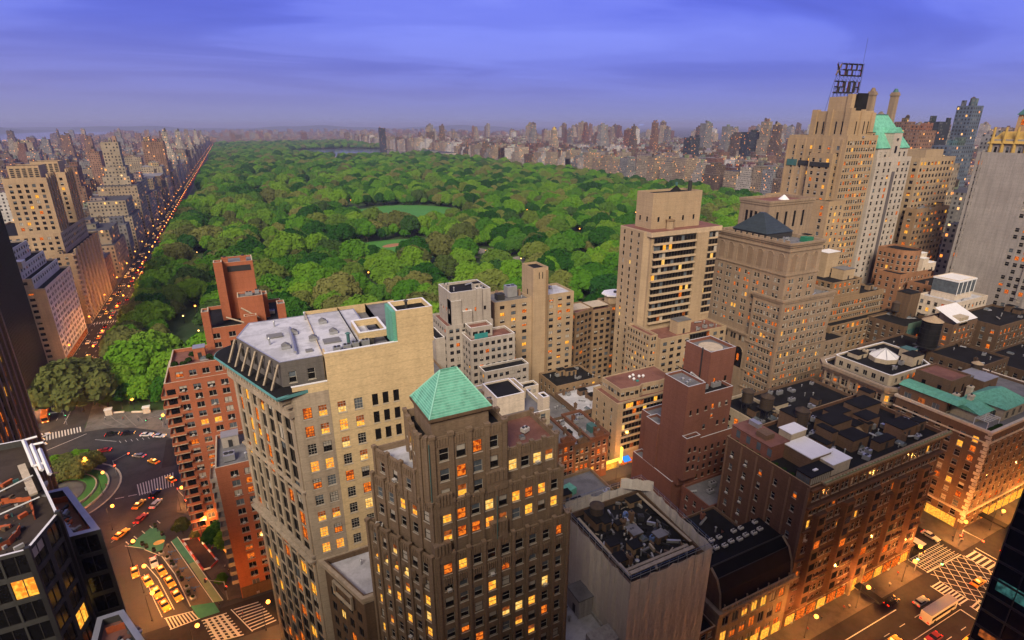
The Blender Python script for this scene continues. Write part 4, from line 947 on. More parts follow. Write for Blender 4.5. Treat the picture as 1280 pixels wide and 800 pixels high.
b = Bld('balcony_tower', 'tall sand brick tower with dark balcony strips and blank penthouse block', (155, 172), seed=30)
bt = rect(143.6, 168, 179.0, 186)
b.block(bt, 0, 78.4, SAND, None, {1: WS(n=5, w=1.8, h=1.6, fh=3.0, top=2, style='w', lit=0.08)}, par=0.2, roof=M_REDR)
b.block([(142.0, 171), (143.58, 169), (143.58, 186), (142.0, 186)], 0, 80, SAND, None, {3: WS(n=3, w=0.9, h=1.5, fh=3, style='p', lit=0.05)}, par=0.5, roof=M_REDR)
k = b.part('roof_slab'); k.prism(offset(bt, 0.9), 78.41, 80.3, SLAB)
b.rf.face([(142.8, 167.2, 80.31), (179.8, 167.2, 80.31), (179.8, 186.8, 80.31), (142.8, 186.8, 80.31)], M_REDR)
ribbons(b, (144.6, 168), (166.3, 168), 40, 78.0, 3.0, 1.3, SLAB, 0.05, 3)
ribbons(b, (172.6, 168), (178.9, 168), 40, 78.0, 3.0, 0.25, SLAB, 0.05, 4, 'window_strip')
k = b.part('pier'); k.box(166.32, 166.6, 0, 172.5, 167.99, 78.4, SAND)
b.block([(147, 173), (159, 172), (171.5, 172), (171.5, 183), (147, 183)], 80.3, 94.6, SAND, WS(n=2, w=0.9, h=1.8, fh=9, top=9.5, style='p', lit=0), par=0.9, roof=M_TAR)
k = b.part('tank_cone'); k.cyl(161, 176, 93.8, 96.6, 3.0, M_TAR, 16, 0.2); k.cyl(161, 176, 96.6, 98, 0.5, M_COPPER_D, 8)
k = b.part('flue'); k.cyl(169.2, 177, 93.8, 98.2, 0.8, M_STEEL, 10)
k = b.part('roof_frame'); k.cyl(155, 171, 80.3, 83.6, 1.6, SAND, 8); k.cyl(155, 171, 83.6, 84, 1.9, SAND_D, 8)
# stepped lower block to the south
lp = rect(141.4, 155, 176.5, 167.0)
b.block(lp, 0, 40.4, SAND, WS(n=9, w=2.0, h=1.55, fh=2.95, top=1.7, style='w', lit=0.12, lits=(1, 0, 1), blind=0.5, edge=0.4), {3: WS(n=2, w=1.0, h=1.4, fh=2.95, top=2, style='p', lit=0.15), 2: None}, par=0.8, roof=M_REDR)
ribbons(b, (156, 155), (166.5, 155), 8, 40.0, 2.95, 1.2, SLAB, 0.08, 5)
b.bulkhead(155.5, 160, 39.6, 7, 4.5, 5.4, SAND, M_GREY); b.clutter(160, 157, 175, 165, 39.6, 8, SAND, 4)
b.block(rect(137.6, 157, 141.38, 172), 0, 41.8, SAND, None, {0: WS(n=2, w=0.8, h=1.3, fh=2.95, style='p', lit=0.15), 3: WS(n=8, w=0.8, h=1.3, fh=2.95, style='p', lit=0.1)}, par=0.8, roof=M_REDR)
b.done()

b = Bld('terrace_block', 'lower sand brick block with brown roof terrace and long ribbon windows', (122, 150), seed=31)
tb = rect(110.2, 140, 141, 154.8)
b.block(tb, 0, 26.6, SAND, None, {3: WS(n=3, w=0.8, h=1.4, fh=2.9, style='p', lit=0.1, top=3)}, par=0.9, roof=M_REDR)
ribbons(b, (112.6, 140), (141, 140), 3.5, 26.0, 2.85, 0.5, SLAB, 0.16, 7, 'window_strip')
k = b.part('pier'); k.box(110.2, 139.3, 0, 112.6, 139.98, 26.6, SAND)
b.block([(113.4, 142.6), (121.5, 141.8), (123.5, 142.8), (131, 142.2), (138, 143), (138, 154), (113.4, 154)], 25.7, 30.4, SAND, WS(pitch=1.9, w=1.5, h=1.6, fh=9, top=1.6, style='w', lit=0.1, blind=0.6, edge=0.2), {4: None}, par=0.3, roof=M_REDR)
for (x, y) in ((122.4, 149), (124.4, 149.6), (125.8, 147.8), (122.6, 146.8), (127.4, 147.4)): 
    k = b.part('roof_ventilator'); k.cyl(x, y, 30.1, 30.8, 0.35, M_GALV, 10); k.cyl(x, y, 30.8, 31.3, 0.6, M_WHT, 12, 0.35)
k = b.part('hatch'); k.box(123.0, 145.4, 30.1, 124.0, 146.2, 30.5, flat('teal_paint', (0.03, 0.22, 0.22)))
sg = b.part('shopfront'); sg.box(104.6, 139.2, 3.0, 112.4, 139.28, 4.2, emis('sign_yellow', (1.0, 0.72, 0.08), 1.8)); sg.box(105, 139.3, 0.3, 112, 139.4, 2.8, L_YEL)
for q in range(7): sg.box(113.5+q*3.6, 139.35, 0.3, 116.3+q*3.6, 139.48, 2.6, L_ORG)
k = b.part('blade_sign'); k.box(112.5, 137.9, 3.4, 112.8, 139.0, 9.0, emis('sign_yellow', (1, 0.7, 0.1), 1.6)); 
k = b.part('awning'); k.face([(113.2, 139.2, 4.2), (116.4, 139.2, 4.2), (116.4, 137.0, 3.2), (113.2, 137.0, 3.2)], emis('sign_blue', (0.04, 0.28, 1.0), 0.9))
b.done()

# ------------------------------------------------------------------ row along the park's south side
DKT = wallmat('dark_tan_brick', (0.235, 0.155, 0.088), 0.5, 0.35)
b = Bld('park_side_tower', 'sand brick tower with tall blank central shaft and dark west wall', (107, 203), seed=32)
pt1 = rect(88.0, 195, 105.0, 210)
ws_ = WS(n=3, w=2.1, h=1.5, fh=3.0, top=1.8, style='w', lit=0.16, lits=(1, 1, 0), blind=0.55, edge=0.8, ac=0.1)
b.block(pt1, 0, 51.6, SAND, ws_, {2: None, 3: WS(n=3, w=0.8, h=1.3, fh=3, style='p', lit=0.03)}, par=0.9, roof=M_GREY)
b.block(rect(112.0, 195, 126.0, 210), 0, 51.6, SAND, WS(n=3, w=2.0, h=1.5, fh=3.0, top=1.8, style='w', lit=0.18, lits=(1, 1, 0), blind=0.55, edge=0.5, ac=0.1), {2: None}, par=0.9, roof=M_WHITE)
b.block(rect(105.02, 193.6, 111.98, 204), 0, 64.4, SAND, None, {3: WS(n=1, w=0.9, h=2.2, fh=30, top=10, style='p', lit=0)}, par=0.9)
k = b.part('slot_window'); 
for x in (107.6, 109.2): k.box(x, 193.56, 59.6, x+0.35, 193.61, 62.4, G_DARK)
k = b.part('pilaster'); k.box(111.0, 193.2, 0, 111.96, 193.58, 63.0, SAND_D)
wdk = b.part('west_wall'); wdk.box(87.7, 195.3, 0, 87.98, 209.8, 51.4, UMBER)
b.airhandler(93, 201, 50.7, 3.4, 3, 2.4, 0, M_STEEL); b.airhandler(99, 203, 50.7, 4.5, 4, 4.6, 0, M_GALV); b.clutter(89, 197, 104, 208, 50.7, 6, SAND_D, 2); b.clutter(113, 197, 125, 208, 50.7, 5, SAND_D, 9)
b.done()

b = Bld('stepped_grey_building', 'pale grey stepped apartment house with small terraces in front of the park', (77, 188), seed=33)
gw = WS(pitch=2.6, w=1.5, h=1.5, fh=3.0, top=1.6, style='w', lit=0.08, lits=(1, 1, 0), blind=0.4, edge=0.6)
b.block(rect(64.5, 188, 84, 205), 0, 47.5, GREYST, gw, {2: None}, par=0.9, roof=M_REDR)
b.block(rect(67, 189, 83.6, 203), 46.6, 60.2, GREYST, WS(n=4, w=0.9, h=1.5, fh=6, top=7, style='p', lit=0.3, lits=(1,)), {2: None}, par=1.0, roof=M_TAR, cap=M_WHT)
for (x0, y0, x1, y1, z0, z1) in ((67, 188.4, 71, 193, 47, 57.0), (77.4, 188.2, 79.6, 190, 46, 60.8), (71.5, 188.0, 75.2, 189.0, 46, 52.4), (60.5, 190, 64.4, 203, 0, 42.5)): b.block(rect(x0, y0, x1, y1), z0, z1, GREYST, None, par=0.4, roof=M_TAR, cap=M_WHT)
b.block(rect(70.5, 178.5, 89, 187.9), 0, 44.0, GREYST, gw, {2: None}, par=0.9, roof=M_REDR, cap=M_WHT)
b.block(rect(72, 182, 81, 187.9), 43.2, 47.6, GREYST, WS(n=3, w=2, h=1.6, fh=9, top=1.8, style='w', lit=0), par=0.7, roof=M_REDR, cap=M_WHT)
b.block(rect(73.5, 172.5, 92, 178.4), 0, 33.0, GREYST, gw, {2: None}, par=0.8, roof=M_TAR, cap=M_WHT)
b.block(rect(74.5, 168, 94, 172.4), 0, 25.5, WHITE_B, gw, {2: None}, par=0.8, roof=M_TAR, cap=M_WHT)
k = b.part('terrace_glass'); k.box(72.1, 178.45, 44.3, 77.5, 178.6, 46.3, flat('teal_paint', (0.03, 0.22, 0.22)))
b.clutter(68, 191, 82, 201, 59.2, 7, GREYST, 5); b.done()

b = Bld('dark_tan_slab', 'wide dark tan apartment slab with square windows and white octagonal rooftop pavilion', (148, 207), seed=34)
dw = WS(pitch=3.0, w=1.9, h=1.6, fh=3.0, top=1.6, style='w', lit=0.13, lits=(1, 1, 0), blind=0.3, edge=0.5)
b.block([(129.4, 198), (141, 201.4), (141, 212), (129.4, 212)], 0, 40.0, DKT, dw, {2: None}, par=0.9, roof=M_REDR)
b.block(rect(141.02, 201.4, 152, 212), 0, 38.6, SAND_D, dw, {2: None}, par=0.9, roof=M_REDR)
b.block([(152.02, 203), (167, 203), (167, 214), (152.02, 214)], 0, 39.4, DKT, dw, {2: None}, par=0.9, roof=M_TAR)
oc = [(158+5.4*math.cos(q*PI/4+PI/8), 208+4.6*math.sin(q*PI/4+PI/8)) for q in range(8)]
k = b.part('pavilion'); k.prism(oc, 38.5, 42.6, SAND); 
k = b.part('pavilion_roof'); k.prism(offset(oc, 1.3), 42.6, 43.2, M_WHT); k.cyl(158, 208, 43.2, 44, 0.8, M_STEEL, 10)
k = b.part('terrace_deck'); k.box(131, 203.5, 39.2, 151, 211.6, 39.5, CREAM)
b.done()

b = Bld('dark_roof_cluster', 'low dark brick rooftops in the gap between the tan block and the grey stepped house', (45, 165), seed=35)
b.block(rect(30, 150, 46, 195), 0, 38, UMBER, WS(pitch=3, w=1.2, h=1.6, fh=3.3), par=0.9, roof=M_TAR)
b.block(rect(46.02, 158, 60.4, 200), 0, 33, SAND_D, WS(pitch=3, w=1.2, h=1.6, fh=3.3), par=0.9, roof=M_GREY)
b.block(rect(31, 176, 44, 192), 37, 44, UMBER, None, par=0.5, roof=M_GREY)
b.chimney(52, 182, 32, 0.9, 0.9, 13, M_STEEL); b.bulkhead(52, 168, 32.1, 5, 5, 4, UMBER, M_GREY); b.clutter(31, 152, 45, 174, 37.1, 8, UMBER, 3); b.clutter(47, 160, 59, 198, 32.1, 10, UMBER, 4)
k = b.part('copper_hatch'); k.box(38, 165, 37.1, 40, 168, 39.4, M_COPPER_D)
b.done()

b = Bld('white_penthouse_block', 'cream block with boxy white penthouse and roof terrace behind the green pyramid', (58, 112), seed=36)
b.block(rect(47.5, 104, 61.5, 124), 0, 54.0, CREAM, WS(pitch=2.6, w=1.2, h=1.6, fh=3.2, lit=0.1), par=1.0, roof=M_GREY, cap=M_WHT)
b.block(rect(49, 108, 56.5, 117), 53.0, 58.0, WHITE_B, None, par=0.5, roof=M_TAR, cap=M_WHT); b.block(rect(59.6, 104.2, 61.4, 107), 52, 57.5, WHITE_B, None, par=0.3, cap=M_WHT); b.clutter(50, 105, 60, 123, 53.0, 4, CREAM, 2)
b.done()

small_low = ((106.2, 157.5, 128.5, 176, 15.5, UMBER, 'low brick back building with a pale patched roof beside the terrace block', M_WHITE, 81), (84, 158, 106, 180, 14.0, BROWN_D, 'low dark back building behind the row houses', M_GREY, 82), (108, 178, 129, 193, 17.0, SAND_D, 'low sand brick back building at the foot of the dark tan slab', M_TAR, 83))
for (x0, y0, x1, y1, z, m_, lab, rf_, sd) in small_low:
    b = Bld('back_building', lab, ((x0+x1)/2, (y0+y1)/2), seed=sd); b.block(rect(x0, y0, x1, y1), 0, z, m_, WS(pitch=3, w=1.1, h=1.7, fh=3.3, top=1.8, lit=0.15, lits=(1, 0)), {2: None}, par=0.8, roof=rf_); b.clutter(x0+1, y0+1, x1-1, y1-1, z-0.8, 14, m_, sd); b.done()
BROWNST = wallmat('brownstone', (0.17, 0.075, 0.045), 0.6, 0.4)
for q, (x0, x1, z, m_, lab, rf_) in enumerate(((77.5, 84.5, 17.6, UMBER, 'dark gabled row house with green dormer, first in the row', M_TAR), (84.52, 91.5, 18.6, BROWNST, 'ornate brownstone row house with stepped gable, middle of the row', M_GREY), (91.52, 97.8, 16.4, BROWN_D, 'row house with patchy grey roof and skylights', M_WHITE), (97.82, 105.4, 17.4, BROWNST, 'ornate red brownstone row house next to the lit theatre front', M_GREY))):
    b = Bld('row_house', lab, ((x0+x1)/2, 145), seed=40+q, group='ornate row houses on the side street')
    b.block(rect(x0, 137.5, x1, 156), 0, z, m_, WS(n=3, w=1.1, h=1.8, fh=3.3, top=2.2, style='s', lit=0.12, lits=(1, 1, 0), edge=0.3), {1: None, 3: None, 2: None}, par=0.7, roof=rf_, cornice=(1.0, 0.5, m_))
    k = b.part('gable'); xm = (x0+x1)/2
    k.face([(xm-1.8, 137.2, z), (xm+1.8, 137.2, z), (xm+0.9, 137.2, z+1.8), (xm, 137.2, z+2.8), (xm-0.9, 137.2, z+1.8)], m_); k.box(xm-1.8, 137.22, z, xm+1.8, 138.6, z+1.4, m_)
    b.chimney(x0+0.8, 150, z-0.7, 1.2, 0.8, 3.2, m_); b.chimney(x1-0.8, 143, z-0.7, 1.0, 0.8, 2.8, UMBER)
    if q in (0, 3): k = b.part('dormer'); k.box(xm-1.2, 141, z-0.7, xm+1.2, 144, z+1.8, M_COPPER_D)
    b.clutter(x0+1, 139.5, x1-1, 154, z-0.7, 7, m_, 50+q); b.done()
# ------------------------------------------------------------------ athletic club: arcaded stone block with glass pyramid
b = Bld('club_building', 'brownish stone club with blind arches under its roofline and dark glass pyramid', (200, 156), seed=51)
cw = WS(n=6, pair=2, gap=0.5, w=0.95, h=1.5, fh=3.15, top=14.5, style='s', lit=0.13, lits=(1, 1, 0), blind=0.5, edge=1.2, nrow=6)
cw2 = WS(n=3, pair=2, gap=0.5, w=0.95, h=1.5, fh=3.15, top=3.2, style='s', lit=0.12, lits=(1, 1, 0), blind=0.5, edge=1.0)
cS = WS(n=3, pair=2, gap=0.45, w=0.95, h=1.5, fh=3.15, top=14.5, style='s', lit=0.13, lits=(1, 1, 0), blind=0.5, edge=0.8)
up = rect(187.2, 139.4, 206, 176)
b.block(up, 0, 77.0, CLUB, None, {3: WS(n=7, pair=2, gap=0.5, w=0.95, h=1.5, fh=3.15, top=14.5, style='s', lit=0.13, lits=(1, 1, 0), blind=0.5, edge=1.2, bot=36), 0: cS}, par=1.2, roof=M_GREY, cornice=(1.6, 0.8, CLUB))
lo = rect(185.6, 137.4, 216, 151.5)
b.block(lo, 0, 55.0, CLUB, None, {3: WS(n=4, pair=2, gap=0.45, w=0.9, h=1.5, fh=3.15, top=3.4, style='s', lit=0.12, lits=(1, 1, 0), blind=0.5, edge=1.0), 0: WS(n=7, pair=2, gap=0.45, w=0.95, h=1.6, fh=3.3, top=3.4, style='s', lit=0.14, lits=(1, 1, 0), blind=0.5, edge=1.2)}, par=1.2, roof=M_GREY, cornice=(1.6, 0.7, CLUB))
b.block(rect(185.8, 151.52, 187.18, 176), 0, 36.0, CLUB, None, {3: WS(n=5, pair=2, gap=0.4, w=1.2, h=2.4, fh=40, top=1.6, style='w', lit=0.1, edge=0.8)}, par=0.5, cornice=(1.2, 0.6, CLUB))
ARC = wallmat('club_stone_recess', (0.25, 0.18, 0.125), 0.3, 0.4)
def arch_pts(c, w, z0, z1, n=8):
    return [(c-w/2, z0), (c+w/2, z0)]+[(c+w/2*math.cos(a*PI/n), z1-w/2+w/2*math.sin(a*PI/n)) for a in range(n+1)]
for q in range(7):
    yc = 142.6+q*5.0; pts = arch_pts(yc, 2.9, 65.6, 72.6); ar = b.part('arch_molding'); ar.face([(187.15, p[0], p[1]) for p in pts], ARC)
    for (u, v) in zip(pts[1:], pts[2:]): ar.bar((187.1, u[0], u[1]), (187.1, v[0], v[1]), 0.14, CLUB)
for q in range(3):
    xc = 190.4+q*6.0; pts = arch_pts(xc, 2.9, 65.6, 72.6); ar = b.part('arch_molding'); ar.face([(p[0], 139.35, p[1]) for p in pts], ARC)
    for (u, v) in zip(pts[1:], pts[2:]): ar.bar((u[0], 139.3, u[1]), (v[0], 139.3, v[1]), 0.14, CLUB)
for q in range(2):
    yc = 155+q*6.5; pts = arch_pts(yc, 4.2, 20, 29.5); ar = b.part('arched_window'); ar.face([(185.74, p[0], p[1]) for p in pts], G_DARK); ar.box(185.55, yc-0.5, 23, 185.7, yc+0.5, 26, L_ORG)
    for (u, v) in zip(pts[1:], pts[2:]): ar.bar((185.7, u[0], u[1]), (185.7, v[0], v[1]), 0.25, CLUB)
sc_ = b.part('stone_trim')
for z in (64.0, 73.6): sc_.ring(up, z, z+0.5, 0.35, -0.003, CLUB)
for z in (33, 20, 12): sc_.ring(lo, z, z+0.45, 0.35, -0.003, CLUB)
sc_.box(185.2, 137.0, 0, 186.2, 138.2, 54.5, CLUB)
bal = b.part('balustrade')
for q in range(12): bal.box(187.0, 140.2+q*3.0, 77.0, 187.5, 142.0+q*3.0, 77.9, CLUB)
pyk = b.part('glass_pyramid'); PYG = flat('pyramid_slate', (0.030, 0.042, 0.045), 0.35, 0.3); pyk.frustum(rect(188.6, 152, 204.6, 170), 78.3, rect(195.4, 160.5, 196.8, 162.5), 85.4, PYG)
for q in range(1, 8):
    t_ = q/8; x0, x1 = 188.6+(195.4-188.6)*t_, 204.6+(196.8-204.6)*t_; y0 = 152+(160.5-152)*t_; y1 = 170+(162.5-170)*t_; z = 78.3+7.1*t_
    pyk.bar((x0, y0-0.02, z), (x1, y0-0.02, z), 0.035, M_STEEL); pyk.bar((x0-0.02, y0, z), (x0-0.02, y1, z), 0.035, M_STEEL)
pyk.box(189, 152.4, 76.2, 204.2, 169.6, 78.3, M_STEEL)
b.block(rect(207.5, 168, 236, 184), 0, 88.4, CLUB, WS(n=4, w=1.3, h=6.5, fh=40, top=5.0, style='p', lit=0.0, blind=0, edge=3), par=1.0, roof=M_REDR, cornice=(2.0, 0.5, CLUB))
k = b.part('roof_dome'); k.cyl(226, 176, 87.4, 89.4, 2.4, M_WHT, 14, 0.3)
k = b.part('rooftop_cover'); k.box(199.5, 142, 75.9, 203.5, 145, 77.8, flat('green_tarp', (0.02, 0.16, 0.09)))
b.clutter(189, 141, 205, 150, 75.8, 6, CLUB, 3); b.clutter(188, 138.5, 215, 139.2, 53.8, 3, CLUB, 5); b.done()

# ------------------------------------------------------------------ hotel tower with the big roof sign
b = Bld('hotel_tower', 'tall tan brick hotel tower with stepped crown under the roof sign', (286, 200), seed=52)
eS = WS(n=4, pair=3, gap=0.6, w=1.15, h=1.7, fh=3.25, top=2.6, style='s', lit=0.22, lits=(1, 1, 0), blind=0.3, edge=0.6)
eW = WS(n=6, w=1.4, h=1.7, fh=3.25, top=5.0, style='s', lit=0.13, lits=(1, 1, 0), blind=0.35, edge=1.6)
b.block(rect(274, 183, 298, 216), 0, 114.6, ESSX, None, {0: eS, 3: eW}, par=1.1, roof=M_TAR)
b.block(rect(271.2, 187, 273.98, 200), 0, 106, ESSX, None, {3: WS(n=3, w=1.3, h=1.7, fh=3.25, top=2.5, style='s', lit=0.15, lits=(1, 0))}, par=0.8)
b.block(rect(262, 178, 273.9, 216), 0, 84.0, ESSX, None, {0: WS(n=3, w=1.3, h=1.7, fh=3.25, top=2.5, style='s', lit=0.4, lits=(1, 0, 0)), 3: WS(n=6, w=1.4, h=1.7, fh=3.25, top=2.5, style='s', lit=0.35, lits=(1, 0, 0))}, par=1.0)
cr_ = rect(277, 186, 295.5, 206)
b.block(cr_, 113.6, 126.2, ESSX, WS(n=5, w=0.8, h=5.5, fh=40, top=5, style='p', lit=0.05, lits=(0,), edge=1.4, blind=0), par=1.0)
b.block(rect(284.5, 192, 293.5, 204), 125.2, 133.2, ESSX, None, par=0.6)
but = b.part('buttress')
for (x0, y0, x1, y1, z0, z1) in ((276.2, 185.2, 279.2, 188.2, 113.6, 127.4), (293.4, 185.2, 296.2, 188.2, 113.6, 125.4), (285, 185.3, 287.6, 186.1, 113.6, 126.8), (276.1, 195, 277, 197.6, 113.6, 127), (276.2, 203.5, 279, 206.4, 113.6, 127), (283.8, 191.2, 286.6, 193.6, 125.2, 134.2), (288.2, 191.0, 290.2, 193.0, 125.2, 134.0)): but.box(x0, y0, z0, x1, y1, z1, ESSX)
for q in range(7): y = 185+q*5.1; but.box(273.7, y, 6, 274.02, y+0.9, 113, ESSX)
k = b.part('wall_grille'); k.box(270.9, 188, 99.4, 271.18, 199, 101.6, M_STEEL); k.box(273.6, 201.5, 99.4, 273.96, 208, 101.8, M_STEEL); k.box(273.6, 209, 99.0, 273.96, 215, 102.2, M_COPPER_D)
k = b.part('tank_screen'); 
for q in range(9): k.box(287.0+q*0.9, 190.2, 126.3, 287.7+q*0.9, 190.9, 134.6, M_TAR)
k.box(287, 190.9, 126.3, 295.2, 195, 134.2, M_TAR)
b.clutter(279, 184, 296, 185.4, 113.4, 4, ESSX, 3); b.done()
# the sign: two lines of letters on a lattice, seen from behind (reads properly from the park)
sg = thing('roof_sign', 'big black lattice roof sign reading ESSEX HOUSE, seen from behind', 'sign', (297, 204, 126))
b2 = MB(); LET = flat('sign_black', (0.008, 0.008, 0.010), 0.5); NEON = flat('sign_red_edge', (0.20, 0.012, 0.014), 0.4)
W_ = 19.0
lat = MB()
for q in range(8):
    x = -W_/2+W_*q/7
    lat.bar((x, 0, 0), (x, 0, 24), 0.11, M_STEEL); lat.bar((x, 3.2, 0), (x, 0.4, 16), 0.10, M_STEEL)
for z in (0.5, 3, 6, 9, 11.5, 15.0, 17.5, 20.5, 23.6): lat.bar((-W_/2, 0, z), (W_/2, 0, z), 0.09, M_STEEL)
for q in range(7):
    for (z0, z1) in ((0.5, 3), (3, 6), (6, 9), (9, 11.5), (15, 17.5)):
        x0, x1 = -W_/2+W_*q/7, -W_/2+W_*(q+1)/7; lat.bar((x0, 0, z0), (x1, 0, z1), 0.06, M_STEEL); lat.bar((x1, 0, z0), (x0, 0, z1), 0.06, M_STEEL)
lat.build('lattice', sg)
GLY = {'E': [((0, 0), (0, 1)), ((0, 1), (1, 1)), ((0, .5), (.85, .5)), ((0, 0), (1, 0))], 'S': [((1, 1), (0, 1)), ((0, 1), (0, .5)), ((0, .5), (1, .5)), ((1, .5), (1, 0)), ((1, 0), (0, 0))], 'X': [((0, 0), (1, 1)), ((0, 1), (1, 0))],
       'H': [((0, 0), (0, 1)), ((1, 0), (1, 1)), ((0, .5), (1, .5))], 'O': [((0, 0), (0, 1)), ((0, 1), (1, 1)), ((1, 1), (1, 0)), ((1, 0), (0, 0))], 'U': [((0, 0), (0, 1)), ((0, 0), (1, 0)), ((1, 0), (1, 1))]}
for word, z0 in (('ESSEX', 17.9), ('HOUSE', 9.6)):
    lb = MB(); adv = W_/5
    for i, ch in enumerate(word):
        xl = W_/2-adv*(i+0.14)          # read from the north side: first letter at the east end
        for (a, e) in GLY[ch]:
            xa, xb = xl-a[0]*adv*0.74, xl-e[0]*adv*0.74; za, zb = z0+a[1]*5.4, z0+e[1]*5.4
            lb.bar((xa, 0.3, za), (xb, 0.3, zb), 0.36, LET); lb.bar((xa, 0.85, za), (xb, 0.85, zb), 0.22, NEON)
    lb.build('lettering', sg)
k = MB(); k.bar((W_/2-1, 0, 24), (W_/2-1, 0, 36), 0.08, M_STEEL); k.build('mast', sg)
sg.rotation_euler = (0, 0, R(-4))

# ------------------------------------------------------------------ pale tower with steep green copper roof and twin chimneys
b = Bld('chateau_tower', 'pale brick tower with steep green copper roof and two tall chimneys', (316, 195), seed=53)
hS = WS(n=6, w=1.5, h=1.8, fh=3.35, top=2.4, style='s', lit=0.10, lits=(1, 1, 0), blind=0.35, edge=1.2)
hb = rect(301, 183, 331, 207)
b.block(hb, 0, 103.4, HAMP, None, {0: WS(cols=[0.09, 0.26, 0.40, 0.66, 0.8, 0.93], w=1.5, h=1.8, fh=3.35, top=2.4, style='s', lit=0.10, lits=(1, 1, 0), blind=0.35), 3: hS}, par=0.9, roof=M_TAR)
k = b.part('recess_strip'); k.box(316.0, 182.86, 4, 318.6, 182.98, 96, flat('shaft_grey', (0.11, 0.10, 0.105)))
b.block(rect(303, 184.6, 329, 206), 102.5, 108.0, HAMP, WS(n=6, w=1.4, h=2.2, fh=9, top=2, style='s', lit=0.05), par=0.1)
cu = b.part('hip_roof'); e_ = rect(302.4, 184, 329.6, 206.6); z0_, z1_ = 108.02, 124.6; r_0, r_1 = Vector((309.5, 195.3, z1_)), Vector((322.5, 195.3, z1_))
E3 = [Vector((*p, z0_)) for p in e_]
cu.face([E3[0], E3[1], r_1, r_0], M_COPPER); cu.face([E3[1], E3[2], r_1], M_COPPER); cu.face([E3[2], E3[3], r_0, r_1], M_COPPER); cu.face([E3[3], E3[0], r_0], M_COPPER)
cu.bar(r_0, r_1, 0.35, M_COPPER_D)
k = b.part('dormer'); k.prism(rect(312.5, 183.6, 319.5, 192), 102.4, 115.6, HAMP); k.frustum(rect(312.2, 183.4, 319.8, 192), 115.6, rect(315.6, 183.6, 316.4, 192), 118.4, M_COPPER); k.box(315.3, 183.5, 105.5, 317.0, 183.62, 109.0, G_DARK); k.cyl(316, 183.7, 112, 112.9, 0.8, M_STEEL, 10)
for x in (306.5, 326.0):
    k = b.part('chimney'); k.box(x-1.5, 194.3, 108, x+1.5, 197.3, 136.0, CLUB); k.box(x-1.75, 194.0, 134.2, x+1.75, 197.6, 135.2, CLUB); k.cyl(x, 195.8, 136.0, 137.8, 1.4, BROWN if x < 310 else M_COPPER_D, 12, 0.7)
b.done()

# ------------------------------------------------------------------ stepped tan towers further along the park
b = Bld('stepped_tan_tower', 'tan brick tower of many lit windows stepping down, between the green roof and grey tower', (355, 190), seed=54)
rw = WS(pitch=3.3, w=1.8, h=1.8, fh=3.3, top=2.4, style='w', lit=0.25, lits=(1, 1, 0), blind=0.35, edge=0.6)
b.block(rect(338, 182, 372, 204), 0, 102.6, SAND, rw, {2: None}, par=0.9)
b.block(rect(349, 186, 366, 200), 101.7, 106.4, SAND, None, par=0.5)
b.block(rect(334.5, 176, 366, 181.9), 0, 76, SAND_D, rw, {2: None}, par=1); b.block(rect(330.6, 172.5, 350, 175.9), 0, 52, SAND_D, rw, {2: None}, par=1); b.clutter(336, 177, 364, 181, 75, 6, SAND_D, 3); b.done()
b = Bld('rounded_brick_block', 'small round-fronted reddish brick block with white rooftop boxes', (330, 170), seed=55)
rp = [(314+7*math.cos(q*PI/8-PI), 166+7*math.sin(q*PI/8-PI)) for q in range(9)]+[(321, 176), (307, 176)]
b.block(rp, 0, 58, wallmat('reddish_tan', (0.30, 0.155, 0.085), 0.5, 0.3), WS(pitch=2.5, w=1.1, h=1.7, fh=3.3, top=2.5, edge=0.3, lit=0.08, style='s'), par=0.9)
b.block(rect(300, 158, 328, 170), 0, 47, wallmat('reddish_tan', (0.30, 0.155, 0.085)), WS(pitch=3, w=1.1, h=1.7, fh=3.3, top=2.5, lit=0.1), par=0.9, roof=M_TAR)
for (x, y, z, w, h) in ((322, 161, 46, 5, 7), (327, 160, 46, 6, 4.5), (325, 164, 46, 5, 9)): b.bulkhead(x, y, z, w, 4, h, WHITE_B, M_WHT)
b.done()

b = Bld('gilded_crown_tower', 'blank grey brick tower with gold-banded crown and dark green pyramid top', (350, 150), seed=56)
GBR = wallmat('grey_brick', (0.34, 0.315, 0.30), 0.4, 0.45); GOLD = flat('gold_terracotta', (0.42, 0.28, 0.08), 0.5, 0.2)
b.block(rect(331, 118, 366, 153), 0, 107, GBR, None, {3: WS(cols=[0.06, 0.70, 0.79, 0.87, 0.95], pair=1, w=1.5, h=1.8, fh=3.3, top=4, style='s', lit=0.12, lits=(1,), blind=0.3, skip=0.15)}, par=1)
bt_ = b.part('pilaster')
for q in range(2): y = 120.6+q*29.6; bt_.box(330.6, y, 40, 331.02, y+0.8, 108, GBR)
ct = rect(333, 120, 364, 150)
b.block(ct, 106, 113, GBR, WS(pitch=5.0, w=1.0, h=2.8, fh=9, top=3.5, style='p', lit=0), par=0.2, noroof=True)
k = b.part('gold_band'); k.frustum(offset(ct, 0.9), 111.0, offset(ct, -3.0), 116.5, GOLD)
for q in range(7): y = 121+q*4.7; k.cyl(332.9, y, 107, 118.5, 0.85, GOLD, 8, 0.5); 
c2 = rect(339, 124, 359, 144); b.block(c2, 115, 124, wallmat('crown_tan', (0.45, 0.30, 0.17), 0.4), WS(pitch=4, w=1.6, h=2.4, fh=5, top=2, style='s', lit=0.5, lits=(1, 0)), par=0.2)
k = b.part('pyramid_roof'); k.frustum(offset(c2, 0.6), 124, rect(346, 131, 352, 137), 137, M_COPPER_D)
b.done()

